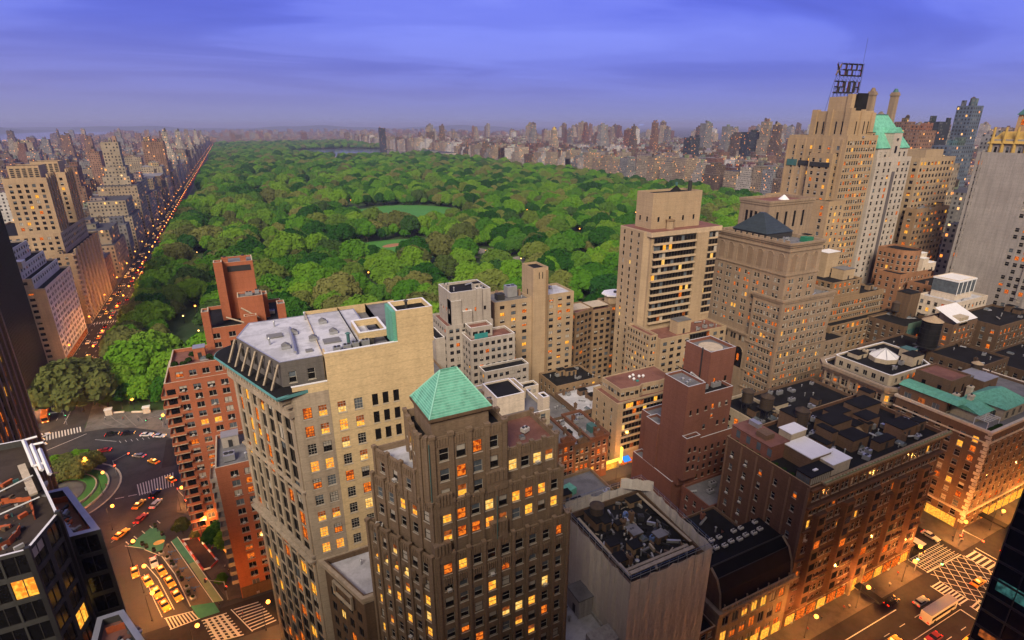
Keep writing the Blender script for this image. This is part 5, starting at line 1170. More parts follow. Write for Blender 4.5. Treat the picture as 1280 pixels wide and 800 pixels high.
# ------------------------------------------------------------------ ornate corner apartment house with white tent skylight
b = Bld('ornate_apartment_house', 'cream carved terracotta apartment house with black roof and white tent skylight', (205, 106), seed=57)
aw_ = WS(n=7, pair=2, gap=0.35, w=1.15, h=2.1, fh=3.7, top=3.4, style='s', lit=0.12, lits=(1, 1), blind=0.15, edge=0.8)
ap_ = [(189.6, 92.2), (214, 92.2), (222, 104), (222, 119), (189.6, 119), (187.0, 116.4), (187.0, 94.8)]
b.block(ap_, 0, 36.6, TERRA, aw_, {6: WS(n=1, pair=2, gap=0.3, w=1.1, h=2.1, fh=3.7, top=3.4, style='s'), 4: WS(n=1, w=1.2, h=2.1, fh=3.7, top=3.4), 3: None}, par=1.0, roof=M_TAR, cornice=(2.2, 1.5, TERRA), cap=M_WHT)
pil = b.part('pilaster')
for q in range(8): y = 95+q*3.0; pil.box(186.55, y-0.35, 2, 187.02, y+0.35, 34.4, TERRA)
for q in range(9): x = 190+q*2.95; pil.box(x-0.3, 91.8, 2, x+0.3, 92.22, 34.4, TERRA)
for z in (8, 15.5, 23, 30.2): pil.ring(ap_, z, z+0.4, 0.45, -0.003, TERRA)
ai = offset(ap_, -3.0)
b.block(ai, 35.6, 39.6, CREAM, WS(pitch=3.1, w=1.3, h=1.7, fh=9, top=1.4, style='c', lit=0.2, lits=(1,), blind=0.4), par=0.6, roof=M_TAR, cap=M_WHT, pt=0.6)
k = b.part('tent_skylight'); oc = [(203+5.2*math.cos(q*PI/4), 106+4.6*math.sin(q*PI/4)) for q in range(8)]; k.prism(oc, 39.0, 40.6, CREAM)
for q in range(8): k.face([(*oc[q], 40.62), (*oc[(q+1) % 8], 40.62), (203, 106, 43.4)], M_WHT); k.bar((*oc[q], 40.7), (203, 106, 43.5), 0.09, M_GALV)
b.bulkhead(208.5, 99.5, 39.0, 6.5, 4, 3.6, CREAM, M_TAR); b.bulkhead(214, 104, 39.0, 4, 4, 3.0, CREAM, M_COPPER_D); b.chimney(200, 111, 39, 1.6, 1.2, 2.6, CREAM); b.bulkhead(197, 112, 39.0, 5, 4, 1.6, CREAM, M_TAR)
b.clutter(193, 97, 214, 115, 39.0, 8, CREAM, 4); b.done()

# ------------------------------------------------------------------ brown block with green tiled terrace roofs
b = Bld('green_roof_building', 'brown brick corner building with white quoins and green tiled roof terrace', (205, 78), seed=58)
gw_ = WS(n=7, w=1.35, h=1.8, fh=3.25, top=3.2, style='s', lit=0.25, lits=(1, 1, 0), blind=0.4, edge=1.4)
gp_ = rect(187.2, 64.3, 236, 91)
b.block(gp_, 0, 35.4, UMBER, None, {3: gw_, 0: WS(n=13, w=1.3, h=1.8, fh=3.25, top=3.2, style='s', lit=0.08, lits=(1,), blind=0.25, edge=1.4)}, par=0.9, roof=M_GREY, cap=WHITE_B)
q_ = b.part('quoin')
for z in range(26): q_.box(187.0, 64.1, 3+z*1.24, 188.3 if z % 2 else 187.9, 64.9 if z % 2 else 65.4, 3.9+z*1.24, WHITE_B)
sc_ = b.part('stone_trim'); sc_.ring(gp_, 34.6, 35.45, 0.5, -0.004, WHITE_B); sc_.ring(gp_, 31.2, 31.6, 0.35, -0.003, WHITE_B); sc_.ring(gp_, 6.4, 7.0, 0.4, -0.003, WHITE_B)
b.block(rect(187.6, 77.0, 191.8, 90.8), 34.5, 39.0, UMBER, WS(pitch=4.0, w=1.9, h=1.8, fh=9, top=1.8, style='c', lit=0.1, blind=0.6), par=0.0, roof=M_COPPER)
gr_ = b.part('copper_roof'); gr_.frustum([(187.2, 74.0), (192.4, 74.0), (192.4, 91.2), (187.2, 91.2)], 39.0, [(189.0, 75), (192.4, 75), (192.4, 91.2), (189.0, 91.2)], 40.0, M_COPPER)
b.block(rect(199, 67, 212, 77), 34.5, 38.6, CREAM, WS(pitch=3.4, w=1.6, h=2.2, fh=9, top=1.4, style='c', lit=0.05), par=0.0, roof=M_COPPER)
gr_ = b.part('copper_roof'); gr_.frustum(rect(198.4, 66.4, 212.6, 77.6), 38.6, rect(204, 71.5, 207, 72.5), 42.2, M_COPPER)
b.block(rect(191, 70.2, 199, 77), 34.5, 37.4, CREAM, WS(pitch=2.6, w=1.4, h=2, fh=9, top=0.9, style='c', lit=0.05), par=0.0, roof=M_COPPER)
gr_ = b.part('copper_roof'); gr_.frustum(rect(190.4, 69.2, 199.4, 77), 37.4, rect(190.4, 73.0, 199.4, 77), 38.8, M_COPPER)
k = b.part('pergola')
for q in range(6): k.bar((188.2+q*1.3, 66.0, 37.3), (188.2+q*1.3, 69.4, 37.3), 0.07, M_WHT)
for (x, y) in ((188.2, 66), (194.7, 66), (188.2, 69.4), (194.7, 69.4)): k.bar((x, y, 34.5), (x, y, 37.3), 0.1, M_WHT)
for q in range(9): k.bar((188, 66.0+q*0.42, 37.4), (195, 66.0+q*0.42, 37.4), 0.04, M_WHT)
for (x, y) in ((193.0, 77.5), (196.3, 75.0), (203, 78.4)): b.chimney(x, y, 34.5, 1.5, 1.3, 6.0, WHITE_B)
b.block(rect(194, 80, 205, 90.6), 34.5, 43.4, UMBER, WS(n=2, w=1.1, h=2.6, fh=9, top=2.6, style='p', lit=0), par=0.6, roof=M_REDR)
b.bulkhead(211, 86, 34.5, 8, 6, 5.0, UMBER, M_GREY); b.bulkhead(220, 84, 34.5, 9, 8, 4.0, UMBER, M_GALV); b.clutter(206, 80, 234, 90, 34.5, 9, UMBER, 6)
so_ = b.part('shopfront')
for (y0, y1) in ((66, 74.5), (76.5, 88)): so_.box(187.0, y0, 0.5, 187.16, y1, 3.6, L_YEL)
for q in range(8): so_.box(199+q*4.4, 64.1, 0.6, 202.2+q*4.4, 64.26, 4.0, L_YEL)
aw = b.part('awning'); aw.box(196.0, 57.0, 3.0, 198.4, 64.0, 3.5, M_TAR)
b.done()

# ------------------------------------------------------------------ dark glass building at the bottom right
b = Bld('dark_glass_tower', 'near-black glass tower cut by the lower right edge', (130, 18), seed=59)
BG = glassmat('black_glass', (0.010, 0.011, 0.013), 0.06)
b.w.prism(rect(119.2, -20, 150, 34.0), 0, 72, BG, bottom=False)
fm = b.part('mullion')
for z in range(18): fm.box(119.05, -20, 3.9*z+2.8, 119.2, 34.1, 3.9*z+3.3, M_STEEL)
for q in range(14): fm.box(119.0, 34.1-q*4.0-0.16, 0, 119.19, 34.1-q*4.0, 72, M_STEEL)
lw_ = b.part('lit_pane'); lw_.box(119.06, 23.5, 44.0, 119.19, 29.5, 46.6, L_YEL); lw_.box(119.06, 26.5, 36.0, 119.19, 33.0, 38.6, emis('lit_teal', (0.04, 0.13, 0.12), 0.8, (0.01, 0.03, 0.03), 0.8)); lw_.box(119.06, 18, 36.0, 119.19, 26.0, 38.6, emis('lit_teal', (0.08, 0.22, 0.2), 0.7)); lw_.box(119.06, 24, 24.4, 119.19, 33, 26.0, L_DIM)
b.done()

# ------------------------------------------------------------------ jumble of smaller blocks on the side street east of the avenue
def small(name, label, r4, z, mat, ws=None, roof=M_TAR, seed=1, extra=None, n=5, cat='building', group=None, par=0.9):
    b = Bld(name, label, ((r4[0]+r4[2])/2, (r4[1]+r4[3])/2), cat, group, seed)
    b.block(rect(*r4), 0, z, mat, ws or WS(pitch=3.0, w=1.2, h=1.7, fh=3.3, top=2, style='s', lit=0.12, lits=(1, 1, 0), blind=0.3), {2: None}, par=par, roof=roof)
    if n: b.clutter(r4[0]+1.5, r4[1]+1.5, r4[2]-1.5, r4[3]-1.5, z-par, n, mat, seed+3)
    if extra: extra(b)
    return b.done(60)
def e1(b):
    b.block(rect(237, 152, 258, 168), 44, 52, SAND_D, WS(pitch=3, w=1.3, h=1.7, fh=3.3, lit=0.5, lits=(1, 3, 1)), par=0.7); b.bulkhead(252, 158, 51, 8, 6, 5, SAND, M_GREY); b.bulkhead(249, 165, 51, 9, 6, 12, SAND, M_WHT)
    b.block(rect(230.5, 145, 280, 149.9), 0, 34.5, SAND_D, WS(pitch=3.3, w=1.6, h=1.8, fh=3.4, lit=0.15, lits=(1, 0)), par=0.8)
small('terraced_tan_block', 'low tan block with glowing orange terrace below the hotel tower', (233, 150, 274, 172), 45, SAND_D, WS(pitch=2.8, pair=2, gap=0.3, w=1.0, h=1.8, fh=3.4, top=2.5, style='s', lit=0.12, lits=(1,)), seed=61, extra=e1)
def e2(b):
    k = b.part('copper_parapet'); k.box(260, 128.9, 30, 296, 129.0, 36.2, flat('copper_grey', (0.10, 0.17, 0.13), 0.7)); 
    for q in range(14): k.box(261+q*2.5, 128.7, 31, 262.6+q*2.5, 128.88, 33.4, M_COPPER_D)
    b.bulkhead(276, 140, 34, 8, 6, 12, BROWN_D); b.bulkhead(290, 138, 34, 7, 5, 6, WHITE_B, M_WHT)
small('green_fascia_building', 'long dark building with weathered green copper fascia', (258, 129, 298, 146), 35, BROWN_D, seed=62, extra=e2, n=9)
def e3(b):
    b.block(rect(286, 126, 300, 136), 44, 53.5, WHITE_B, None, par=0.5, roof=M_GREY); k = b.part('glass_cube')
    k.box(285.9, 125.8, 47, 300.2, 136.2, 52.6, G_BLUE)
    for q in range(5): k.bar((286+q*3.5, 125.7, 46.6), (286+q*3.5, 125.7, 53), 0.15, M_WHT)
    k.box(285.6, 125.5, 52.6, 300.4, 136.4, 53.2, M_WHT)
small('glass_cube_penthouse', 'white block topped by a glass cube penthouse with white frame', (280, 122, 306, 138), 45, WHITE_B, seed=63, extra=e3, roof=M_WHITE)
def e4(b): 
    k = b.part('sloped_roof'); k.face([(261, 111.7, 41.8), (277, 111.7, 41.8), (277, 121, 46), (261, 121, 46)], M_WHT); k.box(264, 112, 40, 270, 120, 43.5, CREAM)
small('white_sloped_roof_block', 'narrow brown block with bright white sloping roof and lit windows', (260, 112, 278, 124), 41, UMBER, WS(pitch=3, w=1.3, h=1.8, fh=3.5, top=2, style='s', lit=0.4, lits=(1, 0, 1)), seed=64, extra=e4)
small('dark_brick_block', 'tall dark brown brick block right of the white sloping roof', (279, 104, 312, 122), 40, BROWN_D, WS(pitch=3, w=1.2, h=1.8, fh=3.4, top=2, lit=0.1, lits=(1,)), seed=65, n=10)
small('dark_brick_block', 'small dark block with tar roof behind the green tiled terrace', (240, 92, 262, 110), 34, BROWN_D, seed=66, n=7)
small('dark_brick_block', 'low dark brick block at the right edge above the green tiled terrace', (263, 84, 300, 103), 30, BROWN_D, seed=67, n=10)
small('avenue_block', 'dark block along the lit cross street at the right edge', (238, 64.5, 300, 83), 27, BROWN_D, WS(pitch=3.2, w=1.3, h=1.8, fh=3.3, top=2, lit=0.15, lits=(1, 0)), seed=68, n=8)
small('red_roof_block', 'reddish block with terracotta setback right of the glass cube', (304, 139, 329, 156), 44, wallmat('reddish_tan', (0.30, 0.155, 0.085)), seed=69, n=6)
small('brick_terrace_block', 'brown block wedged behind the ornate apartment house', (224, 112, 256, 128), 33, UMBER, seed=70, n=9)
small('club_annex', 'low stone annex between the club and the terraced tan block', (217, 138, 232, 160), 32, CLUB, seed=71, n=4)
water_tower(240.5, 111.0, 34, 3.5, 10.5, 2.0, 'very large black round water tank with pale conical lid behind the ornate house', wood=M_TAR, cone=SAND)
water_tower(272, 142, 34, 1.8, 3.6, 3, 'small brown water tank on the building with the green fascia')
water_tower(226.5, 87.5, 34.4, 1.7, 3.2, 2.5, 'small water tank with tan cone behind the green tiled terrace', cone=SAND)
# ------------------------------------------------------------------ west side of the park: the near ones in detail
BRONZE = glassmat('bronze_glass', (0.016, 0.011, 0.008), 0.12)
b = Bld('bronze_tower', 'dark bronze glass tower with lit entrance cut by the left edge', (-122, 319), seed=81)
b.w.prism(rect(-146, 300, -100, 338.2), 0, 168, BRONZE, bottom=False)
fn = b.part('fin'); 
for q in range(26): fn.box(-100.0, 300.3+q*1.5, 0, -99.5, 300.6+q*1.5, 168, M_STEEL)
for q in range(24): fn.box(-146+q*1.95, 299.5, 0, -145.6+q*1.95, 300.0, 168, M_STEEL)
r_ = random.Random(5)
for q in range(90):
    z = 2+abs(r_.gauss(0, 18)) if q < 74 else r_.uniform(10, 90); i = r_.randrange(25); k = b.part('lit_window')
    if r_.random() < 0.6: y = 300.6+i*1.5; k.box(-100.0, y, z, -99.92, y+1.2, z+r_.uniform(1, 2.2), r_.choice((L_ORG, L_DIM, L_YEL, L_ORG)))
    else: x = -145.5+(i % 23)*1.95; k.box(x, 299.92, z, x+1.5, 300.0, z+1.8, r_.choice((L_ORG, L_DIM)))
cn = b.part('canopy'); CAN = emis('canopy_lights', (1.0, 0.55, 0.05), 2.2, (1.0, 0.32, 0.02), 0.6)
for i in range(3):
    for j in range(4): cn.box(-95.0+i*1.5, 300.5+j*4.9, 6.0, -93.7+i*1.5, 304.9+j*4.9, 6.2, CAN)
cn.box(-99.4, 300, 5.7, -90.2, 320.3, 5.98, M_STEEL)
for (x, y) in ((-90.8, 301), (-90.8, 319.5), (-90.8, 310)): cn.cyl(x, y, 0, 5.7, 0.2, M_STEEL, 8)
for q in range(13): cn.box(-99.9, 300.6+q*2.7, 0.4, -99.46, 302.4+q*2.7, 4.6, L_ORG)
b.done()

b = Bld('white_stepped_building', 'white brick apartment house stepping back in terraces beside the dark tower', (-118, 372), seed=82)
wE = WS(n=9, pair=2, gap=0.5, w=1.3, h=1.5, fh=3.1, top=1.6, style='c', lit=0.03, blind=0.65, edge=0.8); wS2 = WS(n=5, w=2.2, h=1.5, fh=3.1, top=1.6, style='w', lit=0.06, blind=0.3, edge=2.0, lits=(1,))
b.block(rect(-140, 346, -94, 399), 0, 42.2, WHITE_B, None, {0: wS2, 1: wE}, par=1.0)
for (e, s, n_, z0, z1) in ((-98.5, 347.5, 397, 41.2, 47.4), (-102.5, 348.5, 393, 46.4, 53.4), (-107, 350, 388, 52.4, 60.6), (-113, 352, 380, 59.6, 67.0)):
    b.block(rect(-138, s, e, n_), z0, z1, WHITE_B, WS(pitch=4, w=1.8, h=1.6, fh=3.1, top=1.5, style='w', lit=0.06, blind=0.4, edge=1), {3: None, 2: None}, par=0.9, cap=M_WHT)
for (x, y, z, h) in ((-120, 360, 66, 6), (-128, 366, 66, 8), (-104.5, 352, 52.5, 3.4)): b.bulkhead(x, y, z, 7, 6, h, WHITE_B, M_WHT)
b.clutter(-136, 354, -115, 378, 66, 8, WHITE_B, 3)
k = b.part('ground_floor'); k.box(-94.0, 346.5, 0.3, -93.9, 398, 3.6, L_DIM)
b.done()

CENT = wallmat('century_tan', (0.43, 0.315, 0.205), 0.5, 0.4)
b = Bld('twin_tower_apartments', 'tan apartment house with twin deco towers and stacked corner balconies', (-120, 455), seed=83)
b.block(rect(-146, 418, -95.5, 498), 0, 46, CENT, None, {0: WS(pitch=4, w=1.6, h=1.7, fh=3.2, top=2, style='w', lit=0.08, lits=(1, 0), edge=1.5), 1: WS(n=16, w=2.0, h=1.7, fh=3.2, top=2, style='w', lit=0.06, blind=0.4, lits=(1, 0), edge=0.8)}, par=1.0)
b.block(rect(-142, 424, -100, 492), 45, 58, CENT, WS(pitch=3.6, w=1.7, h=1.7, fh=3.2, top=2, style='w', lit=0.08, lits=(1, 0)), {3: None, 2: None}, par=1)
for (y0, y1) in ((430, 452), (476, 498)):
    b.block(rect(-122, y0, -101, y1), 57, 90.5, CENT, WS(n=5, w=1.7, h=1.9, fh=3.2, top=3.5, style='w', lit=0.12, lits=(1, 0), blind=0.3, edge=1.2), {3: None, 2: None}, par=1)
    b.block(rect(-119, y0+3, -104, y1-3), 89.6, 97.5, CENT, None, par=0.5)
    lv = b.part('louvre')
    for q in range(5):
        for s in range(5): lv.box(-118+q*2.9, y0+2.86, 90.8+s*1.1, -116.2+q*2.9, y0+3.0, 91.5+s*1.1, M_STEEL)
    for q in range(4): k = b.part('fin'); k.box(-101.3, y0+2+q*5.6, 58, -100.4, y0+3+q*5.6, 92.5, CENT)
for z in range(13):
    k = b.part('balcony'); k.box(-96.4, 416.7, 6+z*3.2, -94.2, 420.5, 6.9+z*3.2, CENT)
for q in range(8): k = b.part('bay'); k.box(-95.5, 422+q*9.4, 3, -94.6, 426.5+q*9.4, 47.5, CENT)
b.clutter(-140, 420, -98, 423, 45, 4, CENT, 3); b.done()

# ------------------------------------------------------------------ farther buildings: one mesh each with a storeyed wall material
def farmats():
    m, t, o = new_mat('far_wall'); g = NT(t)
    at_ = g.n('ShaderNodeAttribute', attribute_name='Col').outputs['Color']; uv = g.n('ShaderNodeUVMap', uv_map='UVMap').outputs[0]
    s = g.n('ShaderNodeSeparateXYZ', {0: uv}); u = g.m('DIVIDE', s.outputs[0], 3.1); v = g.m('DIVIDE', s.outputs[1], 3.3)
    fu, fv = g.m('FRACT', u), g.m('FRACT', v)
    ins = g.m('MULTIPLY', g.m('MULTIPLY', g.m('GREATER_THAN', fu, 0.28), g.m('LESS_THAN', fu, 0.72)), g.m('MULTIPLY', g.m('GREATER_THAN', fv, 0.25), g.m('LESS_THAN', fv, 0.78)))
    c = g.n('ShaderNodeCombineXYZ', {0: g.m('FLOOR', u), 1: g.m('FLOOR', v)}).outputs[0]
    wn = g.n('ShaderNodeTexWhiteNoise', {0: c}, noise_dimensions='2D'); rv = wn.outputs[0]
    P = g.n('ShaderNodeNewGeometry').outputs['Position']
    big = g.noise(g.map(P, (0.05, 0.05, 0.1)), 1.0, 4); wall = g.mix(1.0, at_, g.ramp(big, [(0.3, (0.72, 0.72, 0.72)), (0.7, (1.1, 1.1, 1.1))]), 'MULTIPLY')
    win = g.mix(g.m('GREATER_THAN', rv, 0.80), (0.03, 0.03, 0.035), g.mix(0.5, at_, (0.22, 0.21, 0.2)))
    col = g.mix(ins, wall, win)
    b = g.n('ShaderNodeBsdfPrincipled', {'Base Color': col, 'Roughness': 0.75, 'Specular IOR Level': 0.2})
    lit = g.m('MULTIPLY', ins, g.m('LESS_THAN', rv, 0.055))
    t.links.new(g.mix(wn.outputs[0], (1, 1, 1), (1, 1, 1)), b.inputs['Emission Color']); em = g.ramp(g.m('MULTIPLY', rv, 18.0), [(0.0, (1.0, 0.50, 0.10)), (0.5, (1.0, 0.25, 0.03)), (1.0, (1.0, 0.62, 0.25))])
    t.links.new(em, b.inputs['Emission Color']); t.links.new(g.m('MULTIPLY', lit, 1.5), b.inputs['Emission Strength'])
    t.links.new(b.outputs[0], o.inputs[0])
    m2, t, o = new_mat('far_roof'); g = NT(t); at_ = g.n('ShaderNodeAttribute', attribute_name='Col').outputs['Color']
    P = g.n('ShaderNodeNewGeometry').outputs['Position']; n_ = g.noise(g.map(P, (0.12, 0.12, 0.12)), 1.0, 5, 0.7)
    b = g.n('ShaderNodeBsdfPrincipled', {'Base Color': g.mix(1.0, at_, g.ramp(n_, [(0.3, (0.45, 0.45, 0.45)), (0.7, (1.25, 1.25, 1.25))]), 'MULTIPLY'), 'Roughness': 0.85}); t.links.new(b.outputs[0], o.inputs[0])
    return m, m2
FARW, FARR = farmats()
class FB:
    """walls with metre UVs and a colour per mass"""
    def __init__(s): s.q = []; s.uv = []; s.c = []; s.m = []
    def mass(s, x0, y0, x1, y1, z0, z1, col, roof, seed=0.0):
        p = [(x0, y0), (x1, y0), (x1, y1), (x0, y1)]; uo = seed*997.0
        for i in range(4):
            a, c = p[i], p[(i+1) % 4]; L_ = math.hypot(c[0]-a[0], c[1]-a[1])
            s.q.append(((*a, z0), (*c, z0), (*c, z1), (*a, z1))); n = max(1, round(L_/3.1))*3.1; k = math.floor(uo)*3.1
            s.uv.append(((k, z0), (k+n, z0), (k+n, z1), (k, z1))); s.c.append(col); s.m.append(0); uo += 31
        s.q.append(((x0, y0, z1), (x1, y0, z1), (x1, y1, z1), (x0, y1, z1))); s.uv.append(((0, 0),)*4); s.c.append(roof); s.m.append(1)
    def pyr(s, x0, y0, x1, y1, z0, z1, col, f=0.15):
        cx, cy = (x0+x1)/2, (y0+y1)/2; a = [(x0, y0), (x1, y0), (x1, y1), (x0, y1)]; d = [(cx+(x-cx)*f, cy+(y-cy)*f) for x, y in a]
        for i in range(4):
            s.q.append(((*a[i], z0), (*a[(i+1) % 4], z0), (*d[(i+1) % 4], z1), (*d[i], z1))); s.uv.append(((0, 0),)*4); s.c.append(col); s.m.append(1)
        s.q.append(tuple((*p, z1) for p in d)); s.uv.append(((0, 0),)*4); s.c.append(col); s.m.append(1)
    def build(s, name, org=(0, 0, 0), extra=()):
        n = len(s.q); me = bpy.data.meshes.new(name)
        V = np.array(s.q, dtype=np.float32).reshape(-1, 3)-np.array(org, dtype=np.float32)
        me.vertices.add(4*n); me.vertices.foreach_set('co', V.ravel()); me.loops.add(4*n); me.loops.foreach_set('vertex_index', np.arange(4*n, dtype=np.int32))
        me.polygons.add(n); me.polygons.foreach_set('loop_start', np.arange(0, 4*n, 4, dtype=np.int32)); me.polygons.foreach_set('loop_total', np.full(n, 4, dtype=np.int32))
        me.materials.append(FARW); me.materials.append(FARR)
        for e in extra: me.materials.append(e)
        me.polygons.foreach_set('material_index', np.array(s.m, dtype=np.int32))
        uv = me.uv_layers.new(name='UVMap'); uv.data.foreach_set('uv', np.array(s.uv, dtype=np.float32).ravel())
        ca = me.color_attributes.new('Col', 'FLOAT_COLOR', 'CORNER'); cc = np.ones((n, 4, 4), dtype=np.float32); cc[:, :, :3] = np.array(s.c, dtype=np.float32)[:, None, :]; ca.data.foreach_set('color', cc.ravel())
        me.polygons.foreach_set('use_smooth', np.zeros(n, dtype=bool))
        me.update(calc_edges=True)
        o = bpy.data.objects.new(name, me); COL.objects.link(o); o.location = org; return o
PALS = {'tan': (0.27, 0.215, 0.155), 'sand': (0.32, 0.27, 0.205), 'brown': (0.13, 0.092, 0.067), 'red brick': (0.16, 0.08, 0.06), 'grey': (0.20, 0.20, 0.205), 'pale stone': (0.35, 0.32, 0.28), 'white brick': (0.48, 0.47, 0.46), 'dark glass': (0.03, 0.038, 0.05), 'blue glass': (0.10, 0.13, 0.18), 'reddish': (0.22, 0.13, 0.092)}
ROOFC = [(0.05, 0.05, 0.055), (0.10, 0.10, 0.105), (0.22, 0.22, 0.23), (0.12, 0.085, 0.07)]
FARB = []      # candidates: dict(x0,y0,x1,y1,z,col,kind,...)
def far(x0, y0, x1, y1, z, pal, tiers=1, zone='', pin=None, cap=None, label=None, name='apartment_building', group=None):
    FARB.append(dict(x0=x0, y0=y0, x1=x1, y1=y1, z=z, pal=pal, tiers=tiers, zone=zone, pin=pin, cap=cap, label=label, name=name, group=group, r=rnd.random(), rc=rnd.choice(ROOFC), k=rnd.uniform(0.8, 1.18)))
def far_masses(f, d):
    c = tuple(v*d['k'] for v in PALS[d['pal']]); x0, y0, x1, y1, z = d['x0'], d['y0'], d['x1'], d['y1'], d['z']; rr = random.Random(d['r'])
    n = d['tiers']; zz = 0.0; ix, iy = (x1-x0), (y1-y0)
    for i in range(n):
        zt = z if i == n-1 else z*(0.55+0.3*(i+1)/n)
        f.mass(x0, y0, x1, y1, zz, zt, c, d['rc'], rr.random()); zz = zt-0.01
        if i < n-1: s = ix*0.11; s2 = iy*0.11; x0 += s*rr.uniform(.6, 1.2); x1 -= s*rr.uniform(.6, 1.2); y0 += s2*rr.uniform(.6, 1.2); y1 -= s2*rr.uniform(.6, 1.2)
    w, h = x1-x0, y1-y0
    for i in range(rr.choice((1, 2, 2, 3))):
        bw, bh = w*rr.uniform(.12, .4), h*rr.uniform(.15, .4); bx, by = x0+(w-bw)*rr.random(), y0+(h-bh)*rr.random()
        f.mass(bx, by, bx+bw, by+bh, z, z+rr.uniform(2.5, 7 if z > 30 else 3.5), tuple(v*rr.uniform(.7, 1.15) for v in c), d['rc'], rr.random())
    if z > 26 and rr.random() < 0.5:
        tx, ty = x0+w*rr.uniform(.2, .8), y0+h*rr.uniform(.2, .8); f.mass(tx-1.6, ty-1.6, tx+1.6, ty+1.6, z+2, z+6.5, (0.06, 0.045, 0.035), (0.05, 0.04, 0.035), rr.random()); f.pyr(tx-1.8, ty-1.8, tx+1.8, ty+1.8, z+6.5, z+8.2, (0.07, 0.05, 0.04))
    if d['cap']: f.pyr(x0+w*.1, y0+h*.1, x1-w*.1, y1-h*.1, z, z+w*0.6, d['cap'])
rb_ = random.Random(77)
def wc(*a): return rb_.choice(a)
# CPW front row, south to north, then Fifth Avenue's
cpw = [(505, 528, 25, 'red brick', 1, (-126, -96.5), 'small red and white hall with grey hipped roof beside the twin-towered house'), (545, 600, 39, 'tan', 2, (-130, -96), 'square tan block with heavy cornice behind the small red hall'), (618, 640, 33, 'grey', 1, None, None), (660, 720, 50, 'sand', 2, (-135, -96), 'sand apartment house with a band of lit windows on the west avenue'), (735, 790, 58, 'tan', 1, None, None), (752, 782, 103, 'sand', 3, (-128, -103), 'tall tan tower with dark cap rising behind the west avenue front'),
       (810, 880, 57, 'sand', 2, None, None), (898, 960, 52, 'tan', 2, None, None), (975, 1040, 50, 'brown', 1, None, None), (1060, 1120, 58, 'sand', 2, None, None), (1135, 1165, 95, 'reddish', 1, (-128, -97), 'tall reddish slab on the west avenue with plain flat top'), (1180, 1260, 60, 'tan', 2, None, None), (1365, 1390, 107, 'pale stone', 4, (-124, -100), 'slender stepped tower with a beacon on the west avenue')]
for (y0, y1, z, pal, ti, xs, lab) in cpw:
    x0, x1 = xs or (-132, -96); far(x0, y0, x1, y1, z, pal, ti, 'west front', pin=True, label=lab, cap=(0.2, 0.2, 0.22) if y0 == 505 else None)
y = 1280
while y < 4080:
    L_ = rb_.uniform(26, 62); far(-130, y, -96, y+L_, rb_.uniform(38, 62), wc('tan', 'sand', 'pale stone', 'brown', 'grey'), wc(1, 1, 2, 2), 'west front'); y += L_+(18 if rb_.random() < .4 else 1.0)
for (y, z) in ((1700, 104), (1760, 104), (2690, 98), (2745, 98), (3300, 88), (2200, 80)): far(-122, y, -102, y+22, z, 'pale stone', 4, 'west front', pin=True, cap=(0.18, 0.2, 0.17), label='pointed twin tower on the far west avenue' if z in (104, 98) else ('lone pointed tower half-way up the west avenue' if y < 3000 else 'small pointed tower near the far end of the west avenue'), group='pointed towers along the west avenue' if z in (104, 98) else None)
y = 268
while y < 4100:
    L_ = rb_.uniform(17, 36); zz = rb_.choice((48, 52, 45, 55, 50, 58, 24, 62)) if y > 300 else 52
    far(764, y, 764+rb_.uniform(26, 40), y+L_, zz+rb_.uniform(-4, 4), wc('sand', 'pale stone', 'tan', 'grey', 'sand', 'white brick', 'tan', 'brown'), wc(1, 1, 2, 3), 'east front'); y += L_+(18 if rb_.random() < .33 else 0.6)
far(764, 1600, 800, 1650, 52, 'white brick', 1, 'east front', pin=True, label='broad white brick slab standing out on the far east front'); far(764, 1220, 802, 1252, 56, 'white brick', 2, 'east front', pin=True, label='narrow white building on the far east front')
# east side behind it
aves = [(806, 880), (905, 1035), (1062, 1175), (1200, 1325), (1352, 1505), (1532, 1705), (1732, 1905), (1932, 2110), (2135, 2350)]
for ai_, (ax, bx) in enumerate(aves):
    for by in range(-160, 4300, 80):
        if rb_.random() < 0.04: continue
        x = ax
        while x < bx-10:
            end = x < ax+24 or x > bx-44; w = rb_.uniform(20, 34) if end else rb_.uniform(14, 30)
            if x+w > bx: w = bx-x
            tall = rb_.random()
            z = rb_.uniform(30, 56) if end else rb_.choice((16, 18, 20, 30, 42, 50))+rb_.uniform(-2, 3)
            if tall < 0.018+0.006*ai_ and by < 3300: z = rb_.uniform(70, 122)
            if by > 3300: z *= 0.6
            for (y0, y1) in ((by, by+29), (by+30.5, by+60)):
                zz = z*rb_.uniform(.85, 1.12) if z > 60 else (z if end else rb_.choice((16, 18, 22, 34, 46))+rb_.uniform(-2, 2))
                if x < 1000 and by < 250 and zz > 80: zz = 60
                far(x, y0, x+w-0.8, y1, zz, wc('tan', 'sand', 'brown', 'red brick', 'grey', 'pale stone', 'white brick', 'reddish', 'red brick', 'brown'), wc(1, 1, 2) if zz < 70 else wc(1, 2, 3), 'east side', cap=(0.2, 0.16, 0.1) if zz > 100 and rb_.random() < .3 else None, name='apartment_tower' if zz > 75 else 'apartment_building')
            x += w
# between the south front of the park and the east side (midtown)
for ax, bx in ((395, 520), (545, 640), (665, 745)):
    for by in range(-80, 240, 80):
        x = ax
        while x < bx-8:
            w = min(rb_.uniform(20, 34), bx-x)
            for (y0, y1) in ((by, by+29), (by+30.5, by+60)): far(x, y0, x+w-.8, y1, rb_.uniform(30, 62), wc('tan', 'sand', 'brown', 'red brick', 'grey', 'pale stone', 'white brick'), wc(1, 2), 'midtown')
            x += w
